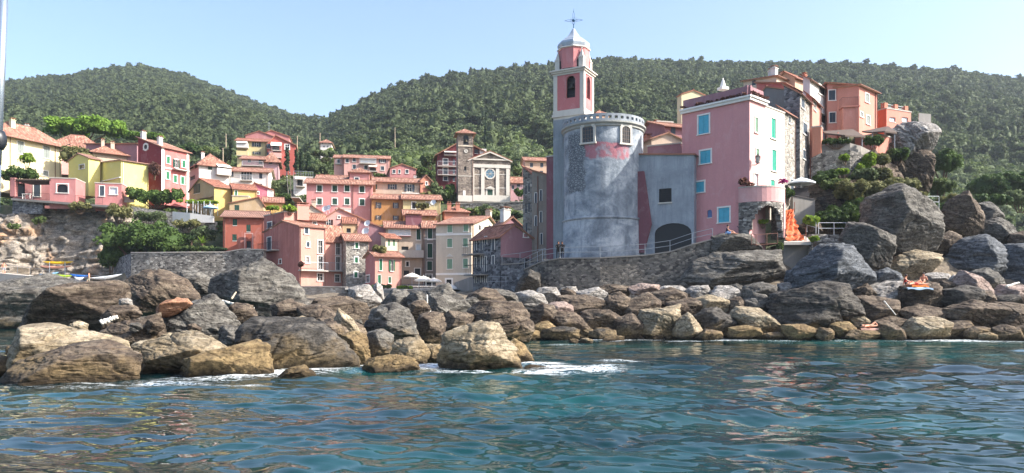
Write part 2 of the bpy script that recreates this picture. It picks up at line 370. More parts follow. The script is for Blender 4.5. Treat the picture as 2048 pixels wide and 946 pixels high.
# ------------------------------------------------------------------ terrain profiles: column px -> [(distance, height)]
PROF = {
 -700: [(40,-4),(90,-3),(100,2),(114,6),(118,20),(150,22),(200,28)],
 0:    [(40,-4),(86,-2.5),(96,2),(104,6.2),(113,6.6),(117,18.2),(150,21),(200,29)],
 200:  [(40,-4),(80,-2.5),(92,2),(103,5.6),(112,6.2),(117,17.2),(150,21),(200,29)],
 300:  [(40,-3),(55,-2),(75,2),(96,5.2),(102,5.4),(103,8.8),(112,9.6),(116,15.2),(120,17.4),(150,23),(200,31)],
 420:  [(30,-2),(38,-.5),(60,1.5),(96,4),(101,4.4),(102,9),(110,10.2),(115,14.5),(121,17.4),(130,20.5),(150,27),(200,36)],
 500:  [(28,-3),(38,-.5),(60,1.5),(92,4),(103,4.6),(112,10.8),(121,16),(130,19.5),(150,27.5),(165,31),(200,38)],
 620:  [(28,-3),(38,-.5),(60,1.5),(92,3.8),(103,4.3),(110,8),(120,15.2),(132,21),(150,27.5),(165,31),(200,38)],
 780:  [(32,-3),(40,-.5),(55,2.2),(85,3.8),(104,4.6),(109,8.5),(117,14.5),(130,20.5),(145,26),(165,31),(200,39)],
 900:  [(38,-3),(46,-.5),(56,2.6),(85,4),(104,4.6),(112,13),(130,18.8),(134,20.6),(155,25),(170,30),(200,38)],
 1040: [(50,-3),(57,-.8),(62,1.8),(70,3.2),(84,5.0),(95,7),(106,12),(130,19),(134,20.6),(155,25),(200,37)],
 1100: [(52,-3),(58,-.8),(62,1.4),(68,1.8),(71,2),(72,5.2),(76,6),(90,7.5),(110,13),(132,20),(155,25),(200,37)],
 1300: [(52,-3),(58,-.8),(62,1.4),(67,1.8),(69.2,2),(70,6.2),(76,7),(90,9),(110,13),(140,20),(200,34)],
 1420: [(52,-3),(58,-.8),(61,1.4),(65,2.4),(67.6,3),(68.6,6.4),(76,8),(90,11),(110,15),(140,20),(200,33)],
 1560: [(50,-3),(57,-.8),(60,1.6),(66,5),(72,8),(77,9.6),(86,15),(95,19),(120,22),(200,33)],
 1700: [(50,-3),(56,-.8),(60,1.6),(67,5),(74,9),(80,11.5),(84,14),(87,22.5),(105,23),(130,20),(200,30)],
 1790: [(50,-3),(56,-.8),(60,1.6),(67,6),(74,10),(80,12.5),(86,16),(90,22),(104,21),(130,17),(200,30)],
 1880: [(50,-3),(56,-.8),(60,1.6),(67,6),(74,9.5),(84,13.5),(100,13),(125,13),(160,17),(200,27)],
 1990: [(50,-3),(56,-.8),(60,1.6),(67,5),(74,9),(84,11),(100,8),(125,8),(160,12),(200,24)],
 2100: [(50,-3),(56,-.8),(60,1.6),(67,5),(76,7),(90,2),(110,-1),(150,2),(180,12),(200,22)],
 2800: [(46,-3),(53,-2),(60,-2),(67,-2),(76,-2),(90,-2),(110,-2),(150,2),(180,12),(200,22)],
}
PK = sorted(PROF)
RIDX = np.array([-900,-300,0,60,120,180,240,285,340,400,450,500,560,620,650,680,720,770,830,900,1000,1100,1200,1300,1400,1500,1600,1700,1800,1900,2000,2048,2400,2900])
RIDY = np.array([200,160,172,164,158,150,141,140,150,168,188,208,230,246,250,240,222,197,176,163,150,138,130,131,133,138,137,134,146,150,165,170,210,260])
RIDY = RIDY+7
RIDD = np.interp(RIDX, [-900, 560, 700, 1100, 1700, 2900], [700, 720, 520, 560, 600, 560])
def terr_z(px, D):
    px = np.asarray(px, float); D = np.asarray(D, float)
    Dn = np.minimum(D, 200.)
    tab = np.stack([np.interp(Dn, [p[0] for p in PROF[k]], [p[1] for p in PROF[k]]) for k in PK])
    pc = np.clip(px, PK[0], PK[-1]-.01); i = np.searchsorted(PK, pc, side='right')-1
    pk = np.array(PK, float); t = (pc-pk[i])/(pk[i+1]-pk[i]); t = t*t*(3-2*t)
    ar = np.arange(len(px)) if px.ndim else 0
    z = tab[i, ar]*(1-t)+tab[i+1, ar]*t
    rd = np.interp(px, RIDX, RIDD); rz = CH + (HY-np.interp(px, RIDX, RIDY))*rd/F
    s = np.clip((D-200)/(rd-200), 0, 1)
    far = z + (rz-z)*(s**1.08)
    over = np.clip(D-rd, 0, None)
    far = far - over*.45
    X = (px-CX)*D/F
    und = fbm(np.stack([X/90, D/130, X*0], 1), 3, 5)*np.clip((D-200)/120, 0, 1)*12*np.clip(1-s**6*.8, 0, 1)*np.clip(1.2-s, .1, 1)
    return np.where(D > 200, far+und, z)
def ground(px, D): return float(terr_z(np.array([px]), np.array([D]))[0])

def terrain_mat():
    m, nt, b, _ = newmat('hillside_ground'); v = coords(nt, 'World')
    g = ramp(nt, noise(nt, v, .25, 6, .65), [(.3, (.035, .05, .02)), (.55, (.07, .09, .035)), (.75, (.16, .13, .08))])
    rk = ramp(nt, noise(nt, v, 1.4, 7, .65), [(.3, C('#4c453d')), (.55, C('#857866')), (.8, C('#a89a86'))])
    p = N(nt, "ShaderNodeSeparateXYZ"); nt.links.new(v, p.inputs[0])
    # shore shelf is bare rubble: rock below about 7 m, scrub above
    f = ramp(nt, mathn(nt, 'MULTIPLY', p.outputs[2], .1, True), [(.62, g3(0)), (.85, g3(1))])
    c = mix(nt, f, rk, g)
    nt.links.new(c, b.inputs['Base Color']); b.inputs['Roughness'].default_value = .95
    bump(nt, b, noise(nt, v, 1.6, 8, .7), 1., .5); return m
MT['ground'] = terrain_mat()

def build_terrain():
    cols = np.concatenate([np.arange(-900, -100, 50), np.arange(-100, 2150, 8), np.arange(2150, 2950, 50)]).astype(float)
    rows = [40.]
    while rows[-1] < 1000: rows.append(rows[-1]*1.012 if rows[-1] > 120 else rows[-1]*1.007)
    rows = np.array(rows)
    PX, DD = np.meshgrid(cols, rows); px = PX.ravel(); D = DD.ravel()
    z = terr_z(px, D); X = (px-CX)*D/F
    P = np.stack([X, D, z], 1)
    z = z + fbm(P*.5, 4, 3)*np.clip((D-40)/20, 0, 1)*np.where(D < 75, .7, .35)
    V = np.stack([X, D, z], 1); nc, nr = len(cols), len(rows)
    i = np.arange(nr-1)[:, None]*nc+np.arange(nc-1)[None, :]; i = i.ravel()
    Fq = np.stack([i, i+1, i+1+nc, i+nc], 1)
    o = np_mesh('hillside', V, Fq, [MT['ground']], smooth=True); link(o); tag(o, kind='structure')
build_terrain()

# ------------------------------------------------------------------ cliffs (sheets with ledges, running back into the hill)
def cliff_sheet(name, pxs, ytop, ybot, Dbot, lean, seed, mat, label=None, amp=1.0, kind='structure', step=3):
    pa = np.arange(pxs[0], pxs[-1]+.1, step); rows = 70
    V = []; 
    yt = np.interp(pa, pxs, ytop); yb = np.interp(pa, pxs, ybot); db = np.interp(pa, pxs, Dbot)
    T = np.linspace(0, 1.25, rows)
    PXg, Tg = np.meshgrid(pa, T); px = PXg.ravel(); t = Tg.ravel()
    YT = np.tile(yt, rows); YB = np.tile(yb, rows); DB = np.tile(db, rows)
    tc = np.minimum(t, 1.)
    D = DB + lean*tc**1.5 + np.clip(t-1, 0, 1)*40
    zb = CH+(HY-YB)*DB/F; zt = CH+(HY-YT)*(DB+lean)/F
    z = zb+(zt-zb)*tc - np.clip(t-1, 0, 1)*3
    X = (px-CX)*DB/F
    P = np.stack([X, D*.6, z], 1)
    A = amp*(ridged(P/5.0, 4, seed)*1.2 + ridged(P*np.array([.35, .35, .9]), 4, seed+5)*.8 + fbm(P*1.3, 4, seed+9)*.6 - np.clip(.12-np.abs(vnoise(P*np.array([.5, .5, 1.1]), seed+30)), 0, 1)*7)
    fade = np.clip((1.12-t)/.15, 0, 1)
    V = np.stack([X + fbm(P/3, 3, seed+2)*.8*amp, D - A*fade, z + fbm(P/2+40, 3, seed+3)*.5*amp*fade], 1)
    nc = len(pa); i = (np.arange(rows-1)[:, None]*nc+np.arange(nc-1)[None, :]).ravel()
    o = np_mesh(name, V, np.stack([i, i+1, i+1+nc, i+nc], 1), [mat], smooth=True); link(o); tag(o, label, None, None, kind)
    return o
def cliff_mat():
    m = MT['cliff']; nt = m.node_tree; b = [n for n in nt.nodes if n.type == 'BSDF_PRINCIPLED'][0]
    src = b.inputs['Base Color'].links[0].from_socket; v = coords(nt, 'World', scale=(1, 1, .6))
    f = ramp(nt, noise(nt, v, .22, 5, .6), [(.55, g3(0)), (.66, g3(.5))])
    c = mix(nt, f, src, C('#b98a5c')); nt.links.new(c, b.inputs['Base Color'])
cliff_mat()
cliff_sheet('cliff', [-500, 0, 40, 90, 150, 200, 235, 262, 300], [430, 428, 424, 412, 408, 412, 420, 440, 470], [556, 556, 556, 556, 560, 560, 560, 560, 560],
            [108, 109, 110, 112, 112, 111, 111, 112, 114], 4.5, 21, MT['cliff'])

# ------------------------------------------------------------------ sea
def sea_mat():
    m, nt, b, out = newmat('sea_water'); v = coords(nt, 'World')
    n = noise(nt, v, .06, 4, .6, .5); n2 = noise(nt, coords(nt, 'World', scale=(.5, 1, 1)), .35, 4, .6)
    c = ramp(nt, n, [(.32, (.001, .006, .011)), (.48, (.002, .022, .024)), (.64, (.005, .070, .070))])
    c = mix(nt, ramp(nt, n2, [(.5, g3(0)), (.75, g3(.45))]), c, (.012, .03, .018))
    a = N(nt, "ShaderNodeAttribute", attribute_name='foam')
    fn = noise(nt, coords(nt, 'World', scale=(1, 1.7, 1)), 2.2, 8, .75, 1.4)
    rid = mathn(nt, 'ABSOLUTE', mathn(nt, 'SUBTRACT', noise(nt, coords(nt, 'World', scale=(.8, 1.6, 1)), 1.6, 7, .7, 1.2), .5))
    fm = mathn(nt, 'SUBTRACT', mathn(nt, 'MULTIPLY', a.outputs['Fac'], mathn(nt, 'ADD', mathn(nt, 'MULTIPLY', fn, .55), .12)), mathn(nt, 'MULTIPLY', rid, 3.6))
    fm = mathn(nt, 'MULTIPLY', mathn(nt, 'SUBTRACT', fm, .04), 5.0, True)
    c = mix(nt, fm, c, (.8, .84, .86)); nt.links.new(c, b.inputs['Base Color'])
    r = mathn(nt, 'ADD', mathn(nt, 'MULTIPLY', fm, .7), .012); nt.links.new(r, b.inputs['Roughness'])
    b.inputs['IOR'].default_value = 1.333; b.inputs['Specular IOR Level'].default_value = .5
    h = noise(nt, coords(nt, 'World', scale=(.55, 1.2, 1)), 1.5, 3, .5, .6); h2 = noise(nt, coords(nt, 'World', scale=(.6, 1.2, 1)), 4.5, 3, .5, .4)
    nb = bump(nt, b, h, .35, .05); bump(nt, b, h2, .3, .008, nb)
    return m
MT['sea'] = sea_mat()
FOAM = [  # px, py (on the water), radius m across, radius m along, strength
 (600,738,2.6,.8,1.05),(560,745,2.0,.7,1.0),(520,742,1.8,.6,1.0),(470,752,1.9,.5,.9),(420,758,2.0,.5,.7),(640,728,2.2,.8,.9),(700,728,2.2,.9,.95),
 (740,722,1.5,.7,.8),(560,735,1.1,.7,1.2),(855,733,1.2,1.0,.9),(1075,728,1.3,.6,1.05),(1120,735,1.6,.5,.95),(1180,732,1.6,.35,.75),(1230,738,1.6,.3,.65),
 (1240,722,1.3,.25,.6),(1080,745,1.6,.4,.8),(1150,742,2.4,.35,.9),(940,745,2.6,.35,.6),(1250,680,3,1,.55),(1340,677,2.5,1,.6),(1460,680,2.5,1,.75),
 (1900,682,5,1.2,.7),(2000,684,5,1.0,.6),(1560,682,2,.8,.5),(1140,690,2.0,.6,.6),(1070,700,2.2,.6,.4),(1700,684,4,.8,.45),(350,765,2,.4,.5),(150,775,4,.4,.35),
]
for fx_ in range(640, 2050, 55): FOAM.append((fx_+rnd.uniform(-20, 20), (728 if fx_ < 1040 else 681)+rnd.uniform(-2, 3), rnd.uniform(.8, 2.2), .3, rnd.uniform(.45, .8)))
for fx_ in range(60, 540, 60): FOAM.append((fx_, 768+rnd.uniform(-4, 4), .9, .25, rnd.uniform(.4, .7)))
def build_sea():
    cols = np.linspace(-260, 2310, 1900)
    D0 = []; d = 7.5
    while d < 120: D0.append(d); d += max(.022, d*d/(CH*F)*.85)
    rows = np.array(D0 + list(np.linspace(122, 200, 20)))
    PX, DD = np.meshgrid(cols, rows); px = PX.ravel(); D = DD.ravel(); X = (px-CX)*D/F
    r = np.random.RandomState(3)
    wx = X + .5*fbm(np.stack([X/3.5, D/3.5, X*0], 1), 2, 31); wy = D + .5*fbm(np.stack([X/3.5+9, D/3.5, X*0], 1), 2, 37)
    z = np.zeros_like(X)
    for k in range(78):
        L = .38*(12.0**(r.rand()**1.35)); th = r.normal(R(84), R(33)); A = (.0072*L**.95 if L < 3.2 else .0050*L**.95)*r.uniform(.5, 1.)
        kx, ky = math.cos(th)*2*math.pi/L, math.sin(th)*2*math.pi/L
        # long waves only where the mesh can carry them
        cell = np.maximum(.03, D*D/(CH*F)*.85); fade = np.clip(L/(cell*3.)-.6, 0, 1)
        z += A*fade*np.sin(wx*kx+wy*ky+r.rand()*6.28)
    gust = .75+.45*fbm(np.stack([X/9, D/14, X*0], 1), 3, 41); z *= gust*.85
    foam = np.zeros_like(X)
    for fx, fy, rx, ry, s in FOAM:
        d = CH*F/(fy-HY); cx = XX(fx, d)
        foam = np.maximum(foam, s*np.exp(-(((X-cx)/rx)**2+((D-d)/(ry*2.0))**2)))
    edge = np.clip((px+260)/120, 0, 1)*np.clip((2310-px)/120, 0, 1)
    z = z*edge + foam*.05
    V = np.stack([X, D, z], 1); nc, nr = len(cols), len(rows)
    i = (np.arange(nr-1)[:, None]*nc+np.arange(nc-1)[None, :]).ravel(); Fq = np.stack([i, i+1, i+1+nc, i+nc], 1)
    n0 = len(V); V = np.concatenate([V, [[-3000, -600, -.35], [3000, -600, -.35], [3000, 400, -.35], [-3000, 400, -.35]]])
    Fq = np.concatenate([Fq, [[n0, n0+1, n0+2, n0+3]]]); foam = np.concatenate([foam, [0]*4])
    o = np_mesh('sea', V, Fq, [MT['sea']], {'foam': ('POINT', foam)}, smooth=True); link(o); tag(o, kind='structure')
build_sea()

# ------------------------------------------------------------------ foliage
def crown_arrays(lobes, n, leaf, seed, sub=12, core=True, updir=.25, flat=1.0, under=False):
    r = np.random.RandomState(seed); Vs, Fs, At = [], [], []; vc = 0
    w = np.array([(a*b+b*c+a*c) for (_, (a, b, c)) in lobes], float); w /= w.sum()
    for li, (c, rad) in enumerate(lobes):
        c = np.array(c, float); rad = np.array(rad, float)
        k = max(4, int(sub)); d = r.normal(size=(k, 3)); d /= np.linalg.norm(d, axis=1)[:, None]; d[:, 2] = d[:, 2]*.8+.12
        cc = c + d*rad*.72; cr = r.uniform(.30, .48, k)[:, None]*rad*np.array([1, 1, .85*flat])
        m = max(8, int(n*w[li])); pick = r.randint(0, k, m)
        dd = r.normal(size=(m, 3)); dd /= np.linalg.norm(dd, axis=1)[:, None]; dd[:, 2] = dd[:, 2] if under else np.where(dd[:, 2] < -.5, -dd[:, 2], dd[:, 2])
        P = cc[pick] + dd*cr[pick]*(1-.45*r.rand(m)[:, None]**2)
        stray = r.rand(m) < .06; P[stray] += dd[stray]*cr[pick][stray]*.35
        nrm = dd*.8 + r.normal(size=(m, 3))*.55; nrm[:, 2] += updir; nrm /= np.linalg.norm(nrm, axis=1)[:, None]
        t = np.cross(nrm, r.normal(size=(m, 3))); t /= np.linalg.norm(t, axis=1)[:, None]+1e-9; bt = np.cross(nrm, t)
        s = leaf*r.uniform(.55, 1.35, m)[:, None]; e = r.uniform(.5, .9, m)[:, None]
        Q = np.stack([P-t*s-bt*s*e, P+t*s-bt*s*e*.6, P+t*s*.7+bt*s*e, P-t*s*.8+bt*s*e*.8], 1)
        Vs.append(Q.reshape(-1, 3)); Fs.append(np.arange(m*4).reshape(-1, 4)+vc); vc += m*4
        cv = r.rand(k)[pick]*.5 + r.rand(m)*.5; At.append(cv)
        if core:
            u = np.linspace(0, 2*np.pi, 11)[:-1]; q = np.linspace(-.45*np.pi, .45*np.pi, 6)
            U, Qq = np.meshgrid(u, q); pts = np.stack([np.cos(U)*np.cos(Qq), np.sin(U)*np.cos(Qq), np.sin(Qq)], -1).reshape(-1, 3)
            pts = c + pts*rad*.60*(1+.12*r.normal(size=(len(pts), 1)))
            Vs.append(pts); f = []
            for j in range(5):
                for i in range(10): f.append([vc+j*10+i, vc+j*10+(i+1) % 10, vc+(j+1)*10+(i+1) % 10, vc+(j+1)*10+i])
            Fs.append(np.array(f)); vc += len(pts); At.append(np.full(len(f), .15))
    return np.concatenate(Vs), np.concatenate(Fs), np.concatenate(At)
def crown(name, lobes, n, leaf, mat, seed, root=None, parent=None, **kw):
    V, Fq, a = crown_arrays(lobes, n, leaf, seed, **kw)
    if root is not None: V = V - np.array(root.location)
    o = np_mesh(name, V, Fq, [mat], {'v': ('FACE', a)}); return link(o, parent if parent is not None else root)

def forest():
    pc = bpy.data.collections.new('forest_prototypes')
    def proto(i, lobes, n, leaf, mat, trunk, **kw):
        V, Fq, a = crown_arrays(lobes, n, leaf, 100+i, **kw); o = np_mesh('p%d' % i, V, Fq, [mat], {'v': ('FACE', a)}); pc.objects.link(o); return o
    A, B, G = MT['f_forest'], MT['f_olive'], MT['f_scrub']
    k = [  # unit size: crown about 1 m across before scaling; base at 0
     ([((0,0,.62),(.5,.5,.34)), ((.22,.1,.5),(.3,.3,.22))], 420, .062, A),
     ([((0,0,.68),(.56,.52,.26)), ((-.2,-.1,.55),(.3,.3,.2))], 420, .062, A),
     ([((0,0,.6),(.42,.42,.46))], 380, .062, A),
     ([((0,0,.75),(.34,.34,.6)), ((.1,0,.4),(.36,.36,.3))], 380, .06, A),
     ([((0,0,.48),(.52,.5,.36)), ((.25,-.15,.4),(.3,.3,.25))], 420, .06, B),
     ([((0,0,.45),(.5,.5,.38))], 400, .06, B),
     ([((0,0,.45),(.52,.5,.36)), ((-.25,.1,.4),(.34,.3,.3))], 420, .06, G),
     ([((0,0,.35),(.6,.55,.3))], 380, .06, G)]
    for i, (l, n, s, m) in enumerate(k): proto(i, l, n, s, m, None, sub=9)
    r = np.random.RandomState(5)
    M = 105000; px = r.uniform(-420, 2560, M); D = np.sqrt(r.uniform(128**2, 760**2, M))
    rd = np.interp(px, RIDX, RIDD); X = (px-CX)*D/F
    keep = D < rd+25
    clear = fbm(np.stack([X/38, D/70, X*0+3], 1), 3, 91); keep &= ~((clear > .42) & (D < 420) & (r.rand(M) < .8))
    z = terr_z(px, D); py = HY-(z-CH)*F/D
    # open strips and clearings with paths or bare earth, thinner low down
    den = fbm(np.stack([X/22, D/22, X*0], 1), 3, 77)
    keep &= (r.rand(M) < np.where(D < 230, .75+.5*den, 1.0))
    keep &= ((D > 190) | ((px > 1760) & (D > 112)) | ((px > 1120) & (px < 1500) & (D > 150)) | ((px > 560) & (px < 1120) & (D > 172)) | ((px < 500) & (D > 158)))
    keep &= ~((D < 210) & (px > 440) & (px < 660))| ((D>186))
    px, D, z, X = px[keep], D[keep], z[keep], X[keep]; n = len(px)
    up = np.clip((D-210)/160 + fbm(np.stack([X/60, D/60, X*0], 1), 3, 78)*.9, 0, 1)
    left = px < 600
    conif = (r.rand(n) < up) | (left & (D > 260))
    idx = np.where(conif, r.choice([0, 1, 2, 3, 0, 2], n), r.choice([4, 5, 6, 7, 4, 6], n))
    sc = np.where(conif, 3.2+5.2*r.rand(n)**2.2, 2.3+4.0*r.rand(n)**1.8)*np.clip(.7+D/600, .8, 1.15)
    sc = np.where(D < 180, r.uniform(2.6, 4.4, n), sc)
    me = bpy.data.meshes.new('forest'); me.vertices.add(n); me.vertices.foreach_set('co', np.stack([X, D, z-.4], 1).astype(np.float32).ravel())
    a = me.attributes.new('sc', 'FLOAT', 'POINT'); a.data.foreach_set('value', sc.astype(np.float32))
    a = me.attributes.new('pi', 'INT', 'POINT'); a.data.foreach_set('value', idx.astype(np.int32))
    a = me.attributes.new('rz', 'FLOAT_VECTOR', 'POINT'); a.data.foreach_set('vector', np.stack([r.normal(0, .08, n), r.normal(0, .08, n), r.uniform(0, 6.28, n)], 1).astype(np.float32).ravel())
    o = bpy.data.objects.new('forest', me); link(o)
    tag(o, 'dense green pine and olive forest covering the hills behind the village', 'forest', None, 'stuff')
    ng = bpy.data.node_groups.new('forest_nodes', 'GeometryNodeTree')
    ng.interface.new_socket('Geometry', in_out='INPUT', socket_type='NodeSocketGeometry'); ng.interface.new_socket('Geometry', in_out='OUTPUT', socket_type='NodeSocketGeometry')
    gi = ng.nodes.new('NodeGroupInput'); go = ng.nodes.new('NodeGroupOutput'); ip = ng.nodes.new('GeometryNodeInstanceOnPoints'); ci = ng.nodes.new('GeometryNodeCollectionInfo')
    ci.inputs['Collection'].default_value = pc; ci.inputs['Separate Children'].default_value = True; ci.inputs['Reset Children'].default_value = True
    def na(t, nm):
        x = ng.nodes.new('GeometryNodeInputNamedAttribute'); x.data_type = t; x.inputs['Name'].default_value = nm; return x.outputs['Attribute']
    L = ng.links
    L.new(gi.outputs[0], ip.inputs['Points']); L.new(ci.outputs[0], ip.inputs['Instance']); ip.inputs['Pick Instance'].default_value = True
    L.new(na('INT', 'pi'), ip.inputs['Instance Index']); L.new(na('FLOAT', 'sc'), ip.inputs['Scale'])
    L.new(na('FLOAT_VECTOR', 'rz'), ip.inputs['Rotation']); L.new(ip.outputs[0], go.inputs[0])
    md = o.modifiers.new('scatter', 'NODES'); md.node_group = ng
    print('forest', n)
forest()
# ------------------------------------------------------------------ boulders
_ICO = {}
def ico(level):
    if level not in _ICO:
        import bmesh
        bm = bmesh.new(); bmesh.ops.create_icosphere(bm, subdivisions=level, radius=1.0)
        _ICO[level] = (np.array([v.co[:] for v in bm.verts]), np.array([[v.index for v in f.verts] for f in bm.faces])); bm.free()
    return _ICO[level]
def rock(outline, D, mat, label, group=None, thick=.85, seed=None, rough=1.0, name='boulder', cat='boulder', strata=None):
    seed = seed if seed is not None else abs(hash((round(D*10), int(outline[0][0] if not isinstance(outline[0], (int, float)) else outline[0])*7))) % 9999
    r = np.random.RandomState(seed)
    if isinstance(outline[0], (int, float)):
        x0, y0, x1, y1 = outline; k = int(r.randint(6, 9)); cx, cy = (x0+x1)/2, (y0+y1)/2
        outline = []
        for i in range(k):
            t = 2*math.pi*(i+.5+r.uniform(-.3, .3))/k; s = r.uniform(.95, 1.18)
            ct, st = math.cos(t), math.sin(t); q = (abs(ct)**3.2+abs(st)**3.2)**(-1/3.2)
            outline.append((cx+(x1-x0)/2*ct*q*s, cy+(y1-y0)/2*st*q*s))
    P = np.array(outline, float); cx, cy = P.mean(0)
    # area centroid
    a = 0; gx = gy = 0
    for i in range(len(P)):
        x0, y0 = P[i]; x1, y1 = P[(i+1) % len(P)]; cr = x0*y1-x1*y0; a += cr; gx += (x0+x1)*cr; gy += (y0+y1)*cr
    cx, cy = gx/(3*a), gy/(3*a)
    Pl = [tuple(q) for q in P]; keep_n = int(r.randint(6, 8)) if len(Pl) < 12 else 8
    while len(Pl) > keep_n:
        ar2 = [abs((Pl[i][0]-Pl[i-1][0])*(Pl[(i+1) % len(Pl)][1]-Pl[i-1][1])-(Pl[(i+1) % len(Pl)][0]-Pl[i-1][0])*(Pl[i][1]-Pl[i-1][1])) for i in range(len(Pl))]
        Pl.pop(int(np.argmin(ar2)))
    P = np.array(Pl)
    Q2 = (P-np.array([cx, cy]))*1.025*np.array([1, -1])*D/F
    ar_ = sum(Q2[i][0]*Q2[(i+1) % len(Q2)][1]-Q2[(i+1) % len(Q2)][0]*Q2[i][1] for i in range(len(Q2)))/2
    if ar_ < 0: Q2 = Q2[::-1]
    size = math.sqrt(abs(ar_)/math.pi); wx = (Q2[:, 0].max()-Q2[:, 0].min())/2; wz = (Q2[:, 1].max()-Q2[:, 1].min())/2
    T = min(size*1.25, wz*1.9, wx*1.4)*thick
    lvl = 6 if size*F/D > 34 else (5 if size*F/D > 9 else 4)
    S, Fc = ico(lvl)
    U = S*np.array([wx, T, wz]); U /= np.linalg.norm(U, axis=1)[:, None]
    pl = []
    for i in range(len(Q2)):
        a_, b_ = Q2[i], Q2[(i+1) % len(Q2)]; e = b_-a_; L_ = np.linalg.norm(e)
        if L_ < 1e-6: continue
        m = np.array([e[1], -e[0]])/L_; be = R(r.uniform(2, 22)) if m[1] > -.3 else R(r.uniform(-10, 14))
        n = np.array([m[0]*math.cos(be), -math.sin(be), m[1]*math.cos(be)]); y0 = r.uniform(-.12, .12)*T
        d = n[0]*a_[0]+n[2]*a_[1]+n[1]*y0; pl.append((n, d))
        n2 = np.array([m[0], .35, m[1]]); n2 /= np.linalg.norm(n2); pl.append((n2, n2[0]*a_[0]+n2[2]*a_[1]+n2[1]*T*.4))
    MJ = [(.62, -.62, .42), (-.66, -.72, .10), (.08, -.50, .86), (.10, -.97, -.12), (.25, -.75, -.60)]
    if r.rand() < .5: MJ.append((-.3, -.62, .65))
    if r.rand() < .4: MJ[3] = (.45, -.88, -.05)
    for k, mj in enumerate(MJ):
        n = np.array(mj)+r.uniform(-.17, .17, 3); n /= np.linalg.norm(n)
        sup = max(n[0]*q_[0]+n[2]*q_[1] for q_ in Q2)
        d = T*r.uniform(.72, .92) if k in (3,) else sup*r.uniform(.97, 1.06)
        pl.append((n, max(d, .3*size)))
    for sx in (-1, 1): n = np.array([sx*.5, .85, r.uniform(-.2, .4)]); n /= np.linalg.norm(n); pl.append((n, T*.9))
    inv = np.zeros(len(U)); pw = 90
    for n, d in pl:
        q = np.clip(U@n, 0, None)/max(d, .12*size); inv += (q*size)**pw
    rr_ = size*inv**(-1/pw)
    V = U*rr_[:, None]
    dirs = U
    o = r.uniform(-50, 50, 3); s = max(size, .2)
    ax = np.array(strata if strata is not None else [r.uniform(-.5, .7), r.uniform(-.3, .3), 1.]); ax = ax/np.linalg.norm(ax)
    along = V@ax; Vs = V + ax*along[:, None]*2.2
    step_ = vnoise(np.stack([V@ax/(.42*s**.6), 0*along, 0*along], 1)+o, seed+31)
    disp = .01*s + .028*s*fbm(V/(s*.5)+o, 3, seed) + (.04 if s < 1.2 else .052)*s**.8*ridged(Vs/(.6*s**.6)+o, 4, seed+7)*rough + (.03 if s < 1.0 else .055)*s**.7*np.clip(step_*2.5, -1, 1)*rough - .16*s**.7*np.clip(.10-np.abs(vnoise(Vs/(1.1*s**.6)-o, seed+21)), 0, 1)*5*rough - .07*s**.5*np.clip(.07-np.abs(vnoise(Vs/(.42*s**.6)+o*2, seed+23)), 0, 1)*10*rough + .02*fbm(V/.14+o, 4, seed+3)*min(1, D/30)*1.6 + .025*s**.5*ridged(V/(.3*s**.5)+o, 3, seed+5)
    V = V + dirs*disp[:, None]
    c = W(cx, cy, D)
    ob = np_mesh(name, V, Fc, [MT[mat]], smooth=True); ob.location = c; link(ob)
    tag(ob, label, cat, group); return ob

